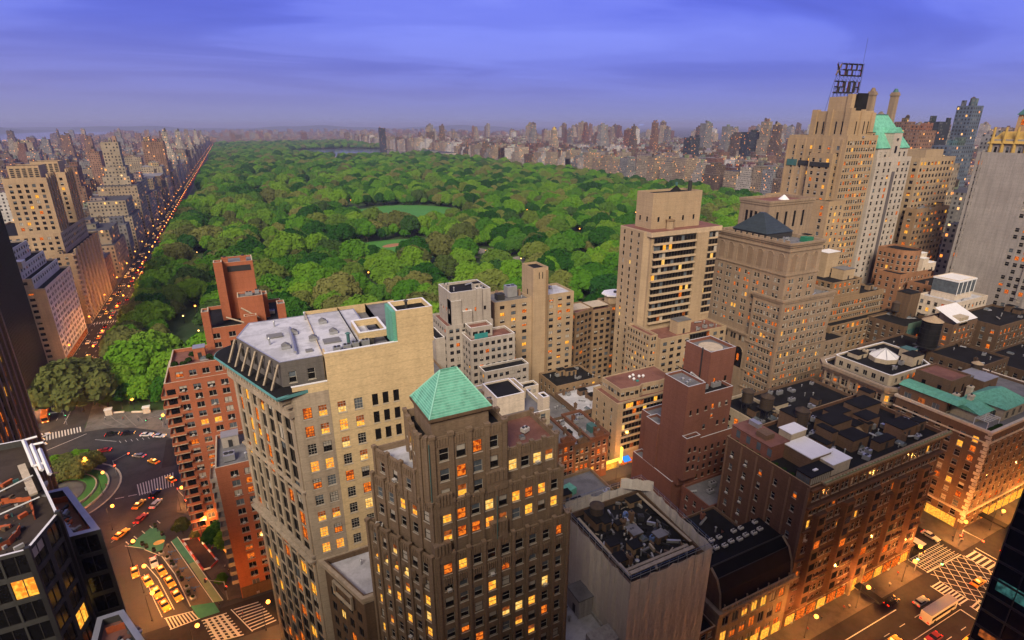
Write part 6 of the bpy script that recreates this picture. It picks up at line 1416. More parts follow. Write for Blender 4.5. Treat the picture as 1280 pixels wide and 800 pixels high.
# particular skyline towers
def sky_tower(px, py, dist_x, w, dpt, pal, tiers, label, cap=None):
    d_ = (px-640)/F_PX*RGT+(400-py)/F_PX*UPV+FWD; t_ = dist_x/d_[0]; p = d_*t_+np.array(CAM)
    far(p[0]-w/2, p[1], p[0]+w/2, p[1]+dpt, p[2], pal, tiers, 'skyline', pin=True, label=label, cap=cap, name='skyline_tower')
for a in ((478, 160, 640, 26, 26, 'dark glass', 1, 'dark square slab tower standing alone beyond the north-east park corner'), (553, 157, 905, 22, 24, 'brown', 2, 'dark brown tower left of the east skyline'), (695, 162, 1010, 26, 24, 'sand', 3, 'skyline tower with gilded glowing crown', (0.5, 0.36, 0.06)),
          (757, 156, 1100, 30, 26, 'grey', 2, 'broad grey twin-stepped tower on the east skyline'), (822, 153, 1200, 18, 20, 'reddish', 2, 'slim reddish skyline tower with a red light on top'), (888, 154, 1230, 32, 26, 'grey', 2, 'grey flat-topped tower standing highest on the east skyline'), (914, 158, 1230, 26, 24, 'grey', 2, 'pale grey tower right of the highest on the east skyline'), (668, 156, 1000, 22, 24, 'grey', 2, 'dark grey tower with pointed cap on the east skyline'),
          (946, 165, 1100, 46, 24, 'dark glass', 1, 'low wide black glass slab near the hotel tower'), (870, 172, 1000, 28, 24, 'dark glass', 1, 'black slab in the middle of the east skyline'),
          (1145, 152, 760, 26, 26, 'reddish', 3, 'stepped reddish tower in the haze right of the green roof'), (1165, 163, 620, 34, 26, 'reddish', 2, 'pink-brown slab tower with dome in front of the black glass block'), (1182, 152, 720, 22, 16, 'dark glass', 1, 'black glass block with red roof light'), (1193, 163, 760, 30, 26, 'grey', 1, 'teal grey office slab beside the black glass block'),
          (1224, 132, 640, 17, 14, 'blue glass', 1, 'tall blue glass tower with open steel crown'), (1205, 182, 560, 34, 16, 'blue glass', 1, 'grey ribbed slab at the foot of the blue glass tower'), (1262, 168, 600, 26, 14, 'grey', 1, 'pale grey slab right of the blue glass tower'), (1100, 165, 800, 26, 24, 'grey', 2, 'grey tower peeping between hotel tower and chimneys'),
          (1180, 205, 430, 40, 26, 'sand', 1, 'sand office slab with many lit windows behind the stepped tan tower'), (1232, 240, 470, 40, 30, 'grey', 1, 'grey mid-rise beyond the gilded crown tower')):
    sky_tower(*a)
# the west side behind the front row
for ai_, (ax, bx) in enumerate([(-236, -140), (-372, -262), (-520, -398), (-640, -548), (-780, -668), (-925, -808), (-1060, -950), (-1210, -1085)]):
    for by in range(340, 4200, 80):
        x = ax
        while x < bx-10:
            w = min(rb_.uniform(16, 32), bx-x); end = x < ax+20 or x > bx-40
            for (y0, y1) in ((by, by+29), (by+30.5, by+60)):
                z = rb_.uniform(26, 46) if end and rb_.random() < 0.5 else rb_.choice((15, 17, 18, 20, 26))
                if rb_.random() < 0.016: z = rb_.uniform(60, 100)
                if x > -240 and by < 520: z = min(z, 30)
                far(x, y0, x+w-.8, y1, z, wc('tan', 'brown', 'red brick', 'sand', 'grey', 'reddish', 'brown'), wc(1, 1, 2) if z < 70 else wc(1, 2, 3), 'west side', name='apartment_tower' if z > 75 else 'apartment_building')
            x += w
def at_x(px, py, x):
    d_ = (px-640)/F_PX*RGT+(400-py)/F_PX*UPV+FWD; t_ = x/d_[0]; p = d_*t_+np.array(CAM); return p
for (px, py, x, w, dpt, pal, ti, lab) in ((80, 169, -420, 26, 30, 'reddish', 2, 'tall reddish slab tower on the west side below the river'), (55, 174, -560, 26, 30, 'grey', 2, 'grey flat tower at the river end of the west side'), (28, 178, -520, 44, 30, 'tan', 1, 'broad block with a row of lit windows near the river'), (12, 174, -600, 22, 24, 'pale stone', 3, 'pointed pale tower near the left edge at the river'),
                                        (132, 180, -210, 26, 24, 'tan', 2, 'tan tower with white cap on the west side'), (88, 163, -1010, 30, 30, 'grey', 1, 'slender far tower in the west haze'), (165, 196, -160, 26, 30, 'sand', 1, 'pale twin slab behind the west avenue'), (15, 240, -190, 26, 22, 'white brick', 1, 'small white slab behind the twin-towered house')):
    p = at_x(px, py, x); far(p[0]-w/2, p[1], p[0]+w/2, p[1]+dpt, p[2], pal, ti, 'skyline', pin=True, label=lab, name='skyline_tower')
far(692, 1950, 742, 2275, 24, 'pale stone', 1, 'skyline', pin=True, label='long low pale museum building at the park edge far right', name='museum_building')
far(-178, 372, -150, 400, 62, 'red brick', 1, 'west side', pin=True, label='dark red brick block at the left edge behind the bronze tower')
# uptown
for by in range(4140, 9600, 84):
    for ax in range(-1250, 2900, 150):
        x = ax
        while x < ax+120:
            w = rb_.uniform(24, 46); z = rb_.uniform(13, 24)
            if rb_.random() < 0.05: z = rb_.uniform(38, 70)
            far(x, by, x+w-2, by+rb_.uniform(40, 62), z, wc('red brick', 'brown', 'tan', 'reddish', 'grey'), 1, 'uptown'); x += w
# individuals: the ones that show largest; the rest is one mass
def score(d):
    q = to_pix(((d['x0']+d['x1'])/2, (d['y0']+d['y1'])/2, d['z']*0.8))
    if q is None or not (-30 < q[0] < 1310): return -1
    s = (d['x1']-d['x0']+d['y1']-d['y0'])/q[2]*min(1, d['z']/45)
    if 'front' in d['zone']: s *= 2.2 if d['y0'] < 3000 else 1.2
    elif d['zone'] == 'midtown': s *= 0.25
    elif d['z'] < 40: s *= 0.25
    elif d['z'] > 80: s *= 1.9
    return s+(10 if d['pin'] else 0)
order = sorted(range(len(FARB)), key=lambda i: -score(FARB[i]))
ZN = {'west front': 'facing the park on the west avenue', 'east front': 'facing the park on the far east side', 'east side': 'in the east side skyline', 'midtown': 'among the rooftops right of the park', 'west side': 'behind the west avenue front', 'uptown': 'uptown', 'skyline': 'on the skyline'}
mass = FB(); indiv = set(order[:265])
for i in order:
    d = FARB[i]
    if i in indiv:
        f = FB(); far_masses(f, d); org = ((d['x0']+d['x1'])/2, (d['y0']+d['y1'])/2, 0); o = f.build(d['name'], org)
        q = to_pix((org[0], org[1], d['z'])); 
        if d['label']: lab = d['label']
        else:
            dist = 'very distant' if q[2] > 2200 else 'distant' if q[2] > 1300 else 'nearer'
            hh = 'tall' if d['z'] > 70 else 'mid-height' if d['z'] > 40 else 'low'
            st = 'stepped' if d['tiers'] > 1 else 'flat-topped'
            lab = f"{dist} {hh} {st} {d['pal']} building {ZN[d['zone']]}"
        tag(o, lab, 'building', d['group'] or ('' if d['label'] else lab.replace(' building ', ' buildings ')))
    else: far_masses(mass, d)
m_ = mass.build('distant_city'); tag(m_, 'mass of far rooftops and blocks fading into the haze round the park', 'city blocks', kind='stuff')
# park-side museum and a few pale pavilions at the park's east edge
# ------------------------------------------------------------------ ground, streets, park surfaces
def groundmat(key, c, c2, sc, rough=0.85):
    if key in MATS: return MATS[key]
    m, t, o = new_mat(key); g = NT(t); P = g.n('ShaderNodeNewGeometry').outputs['Position']
    a = g.noise(P, sc, 6, 0.65); f = g.noise(P, sc*14, 3, 0.7)
    col = g.mix(g.ramp(a, [(0.35, 0.0), (0.65, 1.0)]), c, c2); col = g.mix(0.3, col, g.mix(f, sc3(c, 0.5), sc3(c2, 1.5)))
    b = g.n('ShaderNodeBsdfPrincipled', {'Base Color': col, 'Roughness': rough, 'Specular IOR Level': 0.25}); t.links.new(b.outputs[0], o.inputs[0]); MATS[key] = m; return m
ASPH = roofmat('asphalt', (0.032, 0.030, 0.029), 0.5, 0.7)
ASPH2 = roofmat('asphalt_circle', (0.050, 0.050, 0.052), 0.5, 0.6)
CITYG = groundmat('city_ground', (0.05, 0.05, 0.052), (0.075, 0.072, 0.07), 0.02)
PAVE = roofmat('pavement', (0.105, 0.096, 0.088), 0.35)
PLAZA = roofmat('plaza_paving', (0.15, 0.138, 0.128), 0.3)
GRASSM = groundmat('park_ground', (0.022, 0.055, 0.014), (0.050, 0.085, 0.024), 0.05)
LAWN = groundmat('lawn', (0.045, 0.17, 0.03), (0.065, 0.22, 0.04), 0.03)
CLAY = groundmat('clay', (0.30, 0.135, 0.07), (0.36, 0.18, 0.10), 0.1)
PATH = groundmat('path', (0.20, 0.185, 0.17), (0.26, 0.24, 0.22), 0.2)
ROCK = groundmat('rock', (0.12, 0.115, 0.11), (0.24, 0.22, 0.20), 0.15)
PAINT = flat('road_paint', (0.62, 0.62, 0.60), 0.7, 0.2, scale=1.5)
GREENP = groundmat('green_lane', (0.035, 0.20, 0.13), (0.055, 0.26, 0.17), 0.4)
PALEGR = groundmat('pale_green_lane', (0.17, 0.26, 0.16), (0.25, 0.33, 0.20), 0.4)
TANP = groundmat('tan_plaza', (0.115, 0.090, 0.07), (0.15, 0.12, 0.095), 0.4)
def watermat():
    m, t, o = new_mat('water'); g = NT(t); P = g.n('ShaderNodeNewGeometry').outputs['Position']
    b = g.n('ShaderNodeBsdfPrincipled', {'Base Color': (0.10, 0.11, 0.13), 'Roughness': 0.12, 'Specular IOR Level': 0.7}); bp = g.n('ShaderNodeBump', {'Height': g.noise(P, 0.5, 3), 'Strength': 0.15, 'Distance': 0.3}); t.links.new(bp.outputs[0], b.inputs['Normal']); t.links.new(b.outputs[0], o.inputs[0]); return m
WATER = watermat()
def sheet_(name, polys, z, mat, kind='structure', label=None, th=0.0):
    mb = MB()
    for p in polys:
        p = list(p)
        if th: mb.prism(p, z-th, z, mat)
        else: mb.face([(*q, z) for q in p], mat)
        z += 0.003
    o = mb.build(name)
    return tag(o, label, kind=kind)
def ell(cx, cy, rx, ry, n=28, rot=0.0, wob=0.0, seed=1):
    r = random.Random(seed); out = []
    for i in range(n):
        a = 2*PI*i/n; k = 1+wob*r.uniform(-1, 1); x, y = rx*k*math.cos(a), ry*k*math.sin(a); out.append((cx+x*math.cos(rot)-y*math.sin(rot), cy+x*math.sin(rot)+y*math.cos(rot)))
    return out
sheet_('ground', [rect(-40000, -3000, 40000, 50000)], 0.0, CITYG)
sheet_('road', [rect(-116, -100, -74, 4200), rect(100, 36, 420, 59), rect(158, -60, 178, 262), rect(-60, 122, 420, 134), rect(-40, 214, 800, 236), rect(745, 100, 762, 4200)], 0.004, ASPH)
circ = ell(-66, 214, 46, 44, 48)
sheet_('road_circle', [circ, [(-60, 190), (-46, 176), (-20, 122), (-2, 122), (-2, 134), (-27, 180), (-36, 215), (-60, 240)], rect(-90, 225, -72, 300)], 0.008, ASPH2)
sheet_('park_ground', [rect(-77.5, 262, 745, 4120)], 0.012, GRASSM); sheet_('park_ground', [[(-77.5, 4120), (745, 4120), (745, 4125), (-77.5, 4125)]], 0.012, GRASSM)
# raised pavements with kerbs
pv = MB(); zk = 0.14
for p in (rect(100, 59, 158.2, 64.4), rect(178, 59, 420, 64.4), rect(178.2, 64.4, 187.4, 121.5), rect(154.6, 64.4, 158.2, 121.5), [(-30.6, 166.9), (-25.6, 166.2), (-12, 135.2), (-18.0, 136.0)], [(-33, 183), (-27.5, 178), (-25.6, 166.2), (-13.5, 152), (-8, 152), (-25, 206), (-34, 214)], rect(-99.6, 262, -95.2, 4100), rect(-78.2, 300, -75.6, 4100), [(-18.4, 135.8), (-11.4, 135.8), (-11.4, 152.1), (-13.4, 152.1), (-24.6, 166)]): pv.prism(p, 0.0, zk, PAVE); zk += 0.004
pv.prism([(-94.9, 262), (-88, 280), (-91.5, 300), (-91.5, 345), (-95.1, 345)], 0, 0.145, groundmat('warm_paving', (0.14, 0.10, 0.08), (0.2, 0.14, 0.11), 0.2))
tag(pv.build('pavement'), kind='structure')
pz = MB(); pz.prism([(-73, 289), (-71.2, 258.2), (-62, 257.3), (-53, 253), (-45.6, 247), (-37.6, 235), (-34, 240), (-36, 262), (-48, 267), (-55, 269), (-62, 273), (-68, 282)], 0.0, 0.15, PLAZA)
for (a, c, d_) in (((-65.7, 263.8), (-63.4, 259.9), (-59.6, 257.2)), ((-64.0, 269.9), (-60.6, 261.5), (-55.5, 255.2)), ((-58.4, 267.7), (-55.6, 260.5), (-52.3, 253.6)), ((-53.5, 264.6), (-51.2, 260.4), (-50.1, 256.6))):
    pts = [tuple(Vector(a)*(1-t)**2+Vector(c)*2*t*(1-t)+Vector(d_)*t*t) for t in [i/8 for i in range(9)]]
    for u, v in zip(pts, pts[1:]):
        dv = (Vector(v)-Vector(u)).normalized()*0.001; n = Vector((-dv.y, dv.x))*110; pz.face([(u[0]-n.x, u[1]-n.y, 0.154), (v[0]-n.x, v[1]-n.y, 0.154), (v[0]+n.x, v[1]+n.y, 0.154), (u[0]+n.x, u[1]+n.y, 0.154)], PATH)
tag(pz.build('park_plaza'), kind='structure')
# central island of the circle
IC = (-70.5, 210.5)
isl = MB(); isl.prism(ell(*IC, 18.6, 20.5, 40), 0, 0.16, PAVE); isl.ring(ell(*IC, 18.6, 20.5, 40), 0.161, 0.22, 0.0, 0.6, CREAM)
isl.ring(ell(*IC, 15.0, 16.6, 40), 0.161, 0.7, 0.0, 0.5, CREAM); isl.ring(ell(*IC, 11.4, 12.6, 36), 0.3, 1.0, 0.0, 0.4, CREAM)
isl.prism(ell(*IC, 7.6, 8.4, 32), 0.16, 0.35, PLAZA)
tag(isl.build('circle_island'), kind='structure')
ig = MB(); ig.ring(ell(*IC, 14.4, 16.0, 40), 0.165, 0.5, 0.0, 2.6, LAWN); ig.ring(ell(*IC, 11.0, 12.2, 36), 0.165, 0.85, 0.0, 2.6, LAWN); tag(ig.build('island_grass'), 'clipped grass on the circle island', 'grass', kind='stuff')
# painted surfaces and markings
gl = MB()
gl.face([(*p, 0.02) for p in [(-45.2, 171.8), (-39.1, 179.3), (-35.2, 171.5), (-35.6, 165.5), (-38.3, 165.2), (-40.6, 168.1)]], GREENP); gl.face([(*p, 0.02) for p in [(-27.0, 138.4), (-24.8, 132.8), (-20.0, 132.8), (-21.5, 137.0)]], GREENP)
gl.face([(*p, 0.024) for p in [(-33.6, 168.4), (-28.2, 155.5), (-26.6, 155.9), (-32.0, 169.9)]], GREENP); gl.face([(*p, 0.024) for p in [(-28.2, 155.5), (-21.5, 137.0), (-19.4, 136.5), (-26.6, 155.9)]], PALEGR)
gl.face([(*p, 0.02) for p in [(-35.6, 165.5), (-34.1, 168.1), (-28.6, 155.2), (-21.9, 137.1), (-27.0, 138.4), (-31.6, 153), (-35.6, 162.6)]], TANP)
gl.face([(*p, 0.026) for p in ell(-36.9, 169.6, 1.5, 1.1, 20)], groundmat('yellow_disc', (0.55, 0.42, 0.12), (0.6, 0.48, 0.2), 0.5))
tag(gl.build('painted_plaza'), kind='structure')
mk = MB()
def line(a, c, w=0.14, z=0.03):
    a, c = Vector(a), Vector(c); d_ = (c-a).normalized(); n = Vector((-d_.y, d_.x))*w/2; mk.face([((a-n).x, (a-n).y, z), ((c-n).x, (c-n).y, z), ((c+n).x, (c+n).y, z), ((a+n).x, (a+n).y, z)], PAINT)
def dashes(a, c, on=2.0, off=3.0, w=0.14, z=0.03):
    a, c = Vector(a), Vector(c); L_ = (c-a).length; d_ = (c-a)/L_; t = 0
    while t+on < L_: line(a+d_*t, a+d_*(t+on), w, z); t += on+off
def zebra(p, q, r, s, n, duty=0.5, border=False, z=0.03):
    """stripes across the quad p-q (one kerb) to r-s (same side order)"""
    p, q, r, s = map(Vector, (p, q, r, s))
    for i in range(n):
        t0, t1 = (i+0.25)/n, (i+0.25+duty)/n; a, c_, d_, e = p.lerp(q, t0), p.lerp(q, t1), r.lerp(s, t1), r.lerp(s, t0); mk.face([(a.x, a.y, z), (c_.x, c_.y, z), (d_.x, d_.y, z), (e.x, e.y, z)], PAINT)
    if border: line(p, q, 0.25, z+0.004); line(r, s, 0.25, z+0.004)
zebra((-47.0, 206.4), (-35.5, 209.2), (-45.4, 198.8), (-34.6, 199.6), 14, 0.38)
zebra((-85.4, 263.4), (-73.2, 264.0), (-83.8, 256.8), (-72.0, 259.0), 12, 0.42)
zebra((-32.9, 136.9), (-26.3, 136.2), (-31.3, 132.4), (-24.6, 132.9), 9, 0.45, True)
zebra((-23.9, 132.0), (-18.9, 131.6), (-20.8, 123.4), (-14.8, 122.4), 4, 0.5); 
for i in range(9):
    t = i/8; line(Vector((-24.2, 131.8)).lerp(Vector((-21.3, 123.4)), t), Vector((-18.4, 131.6)).lerp(Vector((-14.6, 122.6)), t), 0.34); line(Vector((-16.8, 132.0)).lerp(Vector((-12.6, 123.0)), t), Vector((-10.8, 131.8)).lerp(Vector((-7.0, 123.6)), t), 0.34)
line((-17.4, 132.4), (-12.6, 122.6), 0.25)
dashes((-52.4, 200.4), (-35, 199.0), 2.6, 1.2, 0.3); dashes((-50, 176), (-41, 186), 1.5, 1.0, 0.2); line((-46, 172.4), (-40, 168.2), 0.2); line((-40.6, 168.1), (-35.5, 162.4), 0.22); line((-35.5, 162.4), (-31.6, 153), 0.22); line((-31.6, 153), (-27, 138.2), 0.22); line((-39.4, 160.8), (-35.7, 153.2), 0.18); line((-35.7, 153.2), (-30.8, 139.0), 0.18); line((-39.4, 156.6), (-35.9, 145), 0.14); line((-35.9, 145), (-33.4, 137.6), 0.14); line((-33.6, 168.4), (-21.6, 137.0), 0.2); line((-32, 169.9), (-19.3, 136.6), 0.2)
for i in range(5): line((-45+i*1.9, 172.6+i*1.7), (-46.0+i*1.9, 174.4+i*1.7), 0.25)
for s in (-84.0, -88.6, -93): dashes((s, 275), (s, 1400), 2.5, 6, 0.16)
line((-80.4, 270), (-80.4, 900), 0.2)
for y in (330, 415): zebra((-112, y), (-80, y), (-112, y+4), (-80, y+4), 22, 0.4)
line((-84, 246), (-70, 256), 0.25); line((-66, 249), (-58, 243.6), 0.16)
for i in range(9): line((-57+i*2.0, 243.5-i*0.35), (-56.2+i*2.0, 241.5-i*0.35), 0.14)
# avenue crossing: zebra all round, a crosshatch in the box, a grid north of it
zebra((157.6, 47.1), (157.6, 38.4), (162.2, 47.4), (162.2, 38.6), 9, 0.45, True); zebra((155.6, 55.6), (155.6, 48.2), (159.8, 55.6), (159.8, 48.2), 9, 0.45, True); zebra((176.6, 57.8), (176.6, 42), (181.8, 57.8), (181.8, 42), 12, 0.45, True)
x0, x1, y0, y1 = 160.2, 176.4, 39.0, 58.4
for k_ in range(-9, 9):
    for sgn in (1, -1):
        pts = []
        for (xa) in (x0, x1):
            pass
        # clip the diagonal y = sgn*(x-x0)*1.15 + c to the box
        c_ = (y0+y1)/2+k_*3.3; f_ = lambda x: c_+sgn*1.15*(x-(x0+x1)/2); xs = [x0, x1]+[(x0+x1)/2+(yy-c_)/(sgn*1.15) for yy in (y0, y1)]; xs = sorted(x for x in xs if x0-1e-6 <= x <= x1+1e-6 and y0-1e-6 <= f_(x) <= y1+1e-6)
        if len(xs) >= 2 and xs[-1]-xs[0] > 0.5: line((xs[0], f_(xs[0])), (xs[-1], f_(xs[-1])), 0.2, 0.03 if sgn > 0 else 0.034)
for i in range(15): line((160.2+i*1.05, 59.2), (160.2+i*1.05, 64.0), 0.2, 0.034)
for i in range(6): line((160.0, 59.0+i*1.0), (176.2, 59.0+i*1.0), 0.14, 0.038)
line((159.9, 58.8), (176.4, 58.4), 0.3, 0.042)
line((90, 55.0), (139, 55.0), 0.22); line((90, 47.6), (154, 47.6), 0.16)
for yy in (51.4, 44, 41): dashes((96, yy), (153, yy), 2.2, 4.2, 0.16)
for yy in (44, 51): dashes((186, yy), (330, yy), 2.2, 4.2, 0.16)
for x in (164, 168, 172): dashes((x, 66), (x, 120), 2, 4, 0.16)
line((154.2, 47.6), (154.2, 38.6), 0.4); line((183.4, 58), (183.4, 48.6), 0.4)
tag(mk.build('road_markings'), kind='structure')
# lawns, ball fields, water, paths and rock in the park
sheet_('lawn', [ell(138, 548, 66, 54, 26, 0.1, 0.05), ell(214, 782, 80, 92, 28, 0.1, 0.05), ell(40, 600, 20, 12, 16, 0, 0.1), ell(330, 1500, 60, 40, 20, 0, .1)], 0.05, LAWN)
sheet_('ball_field', [ell(90, 568, 17, 11, 18, 0.2), ell(190, 560, 16, 10, 18, 0.4), ell(140, 572, 12, 7, 16, 0.5)], 0.06, CLAY)
sheet_('water', [ell(500, 2700, 270, 470, 40, 0, 0.05)], 0.05, WATER, label=None)
sheet_('water', [ell(30, 1150, 30, 55, 24, 0.4, .2, 3), ell(180, 1420, 120, 24, 24, 0.3, .2, 4), ell(300, 300, 40, 16, 20, .3, .2, 5)], 0.05, WATER)
sheet_('path', [[(22, 640), (30, 640), (44, 800), (36, 800)], [(36, 800), (44, 800), (20, 930), (12, 930)], [(240, 500), (246, 500), (300, 640), (292, 640)], ell(226, 452, 22, 10, 18, 0.6), [(500, 1990), (640, 1900), (640, 1912), (500, 2002)]], 0.055, PATH)
rk = MB()
for (cx, cy, s) in ((205, 505, 11), (226, 500, 9), (190, 480, 7), (300, 640, 8), (150, 430, 6)):
    r_ = random.Random(int(cx)); p = ell(cx, cy, s*1.5, s, 12, 0.3, 0.25, int(cx)); rk.frustum(p, 0, [(cx+(x-cx)*0.55+r_.uniform(-1, 1), cy+(y-cy)*0.55+r_.uniform(-1, 1)) for x, y in p], s*0.22, ROCK)
tag(rk.build('rock_outcrop'), kind='structure')
# river with the far shore
sheet_('river', [rect(-3100, -500, -1340, 20000)], 0.05, WATER)
hl = MB(); HILL = groundmat('far_shore_hill', (0.03, 0.045, 0.03), (0.05, 0.06, 0.045), 0.004)
n = 60; prev = None; r_ = random.Random(8); pts = []
for i in range(n+1):
    y = 500+i*330; h = 55+38*math.sin(i*0.21+1)+12*math.sin(i*0.9)+r_.uniform(-5, 5); pts.append((y, h))
for (u, v) in zip(pts, pts[1:]):
    hl.face([(-3100, u[0], 0), (-3350, u[0], u[1]), (-3350, v[0], v[1]), (-3100, v[0], 0)][::-1], HILL); hl.face([(-3350, u[0], u[1]), (-5200, u[0], u[1]*0.8), (-5200, v[0], v[1]*0.8), (-3350, v[0], v[1])][::-1], HILL)
for j in range(40):
    u = (-1000+j*140, ); a = 60+30*math.sin(j*0.4)+10*math.sin(j*1.3); c_ = 60+30*math.sin((j+1)*0.4)+10*math.sin((j+1)*1.3)
    hl.face([(-3000+j*260, 14500, 0), (-3000+(j+1)*260, 14500, 0), (-3000+(j+1)*260, 16000, c_*1.2), (-3000+j*260, 16000, a*1.2)], HILL)
tag(hl.build('hills'), kind='structure')
# ------------------------------------------------------------------ trees
def leafmat(key, stops, rnd_in=True):
    m, t, o = new_mat(key); g = NT(t)
    oi = g.n('ShaderNodeObjectInfo').outputs['Random']; tcn = g.n('ShaderNodeTexCoord').outputs['Object']
    base = g.ramp(oi, stops); f = g.noise(tcn, 0.55, 3, 0.6); f2 = g.noise(tcn, 2.6, 2, 0.6)
    col = g.mix(g.m('MULTIPLY', g.m('ADD', f, f2), 0.5), g.mix(1.0, base, (0.50, 0.55, 0.5), 'MULTIPLY'), g.mix(1.0, base, (1.55, 1.50, 1.3), 'MULTIPLY'))
    d = g.n('ShaderNodeBsdfDiffuse', {'Color': col, 'Roughness': 0.6}); tr = g.n('ShaderNodeBsdfTranslucent', {'Color': col}); mx = g.n('ShaderNodeMixShader', {0: 0.22, 1: d.outputs[0], 2: tr.outputs[0]})
    t.links.new(mx.outputs[0], o.inputs[0]); return m
LEAF = leafmat('foliage', [(0.0, (0.0165, 0.0693, 0.0135)), (0.17, (0.0275, 0.104, 0.0174)), (0.3, (0.069, 0.203, 0.0211)), (0.44, (0.1193, 0.2723, 0.025)), (0.56, (0.1515, 0.2822, 0.0327)), (0.66, (0.0551, 0.1634, 0.025)), (0.78, (0.1377, 0.203, 0.0432)), (0.88, (0.1791, 0.1931, 0.0673)), (0.95, (0.101, 0.1238, 0.0432)), (1.0, (0.024, 0.0941, 0.025))])
LEAF_D = leafmat('foliage_dark', [(0.0, (0.020, 0.045, 0.014)), (1.0, (0.035, 0.065, 0.02))])
BARK = wallmat('bark', (0.075, 0.058, 0.045), 0.5, 0.4)
def crown_mesh(seed, r=6.5, h=11.0, z0=3.2, nleaf=1500, nlobe=19, mat=None, ls=0.50, name='crown'):
    """leaf clumps over the lobes of a broad crown, with gaps between lobes and a dark twiggy inside"""
    g = np.random.default_rng(seed); C = []; Rr = []
    C.append((0, 0, z0+h*0.46)); Rr.append(r*0.74)
    for i in range(nlobe):
        a = 2*PI*i/nlobe*1.618*2; t = (i+0.5)/nlobe; el = math.asin(min(0.98, -0.12+1.10*t)); rr = r*0.70*math.cos(el)*g.uniform(.9, 1.08)
        C.append((math.cos(a)*rr, math.sin(a)*rr, z0+h*0.42+h*0.46*math.sin(el)*g.uniform(.9, 1.1))); Rr.append(r*g.uniform(0.25, 0.38))
    C = np.array(C); Rr = np.array(Rr)
    w = Rr**2; w = w/w.sum(); li = g.choice(len(C), nleaf, p=w)
    d = g.normal(size=(nleaf, 3)); d[:, 2] = np.where(d[:, 2] < -0.35, -d[:, 2], d[:, 2]); d /= np.linalg.norm(d, axis=1)[:, None]
    P = C[li]+d*(Rr[li]*g.uniform(0.86, 1.10, nleaf))[:, None]
    # drop leaves deep inside another lobe
    dist = np.linalg.norm(P[:, None, :]-C[None], axis=2)/Rr[None]; dist[np.arange(nleaf), li] = 9; keep = dist.min(1) > 0.80; P = P[keep]; d = d[keep]; n = len(P)
    nn = d+g.normal(size=(n, 3))*0.42; nn /= np.linalg.norm(nn, axis=1)[:, None]
    u = np.cross(nn, g.normal(size=(n, 3))); u /= np.linalg.norm(u, axis=1)[:, None]; v = np.cross(nn, u)
    s = ls*g.uniform(0.6, 1.35, n)[:, None]*(r/6.5)
    k1 = s*g.uniform(.7, 1.1, (n, 1)); V = np.stack([P-u*s-v*k1*0.5, P+u*s*0.4-v*k1, P+u*s+v*k1*0.4, P-u*s*0.3+v*k1], 1).reshape(-1, 3)
    F = np.arange(4*n).reshape(n, 4)
    # inner masses: small rough icospheres inside each lobe keep the crown from being see-through
    bm = bmesh.new()
    for c, q in zip(C, Rr):
        ret = bmesh.ops.create_icosphere(bm, subdivisions=1, radius=q*0.84); 
        for x in ret['verts']: x.co = Vector(c)+x.co*(1+g.uniform(-.12, .12))
    bm.verts.index_update(); iv = np.array([x.co[:] for x in bm.verts]); itri = np.array([[x.index for x in f.verts] for f in bm.faces]); bm.free()
    me = bpy.data.meshes.new(name); nv = len(V); allv = np.concatenate([V, iv]).astype(np.float32)
    me.vertices.add(len(allv)); me.vertices.foreach_set('co', allv.ravel())
    lv = np.concatenate([F.ravel(), (itri+nv).ravel()]).astype(np.int32); lt = np.concatenate([np.full(n, 4), np.full(len(itri), 3)]).astype(np.int32); ls_ = np.zeros(len(lt), np.int32); ls_[1:] = np.cumsum(lt)[:-1]
    me.loops.add(len(lv)); me.loops.foreach_set('vertex_index', lv); me.polygons.add(len(lt)); me.polygons.foreach_set('loop_start', ls_); me.polygons.foreach_set('loop_total', lt)
    me.materials.append(mat or LEAF); me.polygons.foreach_set('use_smooth', np.zeros(len(lt), dtype=bool)); me.update(calc_edges=True); return me
def trunk_mesh(seed, r=6.5, h=11.0, z0=3.2):
    b = MB(); q = random.Random(seed); b.cyl(0, 0, -0.3, z0+h*0.35, 0.42, BARK, 8, 0.26)
    for i in range(5):
        a = i*1.3+q.random(); b.bar((0, 0, z0*0.75+i*0.5), (math.cos(a)*r*0.5, math.sin(a)*r*0.5, z0+h*(0.3+0.1*i)), 0.11, BARK, 5)
    return b.mesh('trunk')
TV = []
for i, (r, h, z0) in enumerate(((10.8, 14.5, 3.0), (12.4, 13.5, 3.2), (9.2, 16.0, 2.6), (10.2, 12.6, 2.8), (13.0, 15.6, 3.4), (8.2, 13.5, 2.4))):
    TV.append((crown_mesh(100+i, r, h, z0, 2500+(i % 3)*250), trunk_mesh(200+i, r, h, z0), r, h+z0))
def plant_tree(x, y, v, s, rz, label, group=None, name='tree', crown=None):
    t = thing(name, label, 'tree', (x, y, 0), rz, group); t.scale = (s, s, s*1.0)
    for nme, me in (('trunk', TV[v][1]), ('crown', crown or TV[v][0])):
        o = bpy.data.objects.new(nme, me); COL.objects.link(o); o.parent = t
    return t
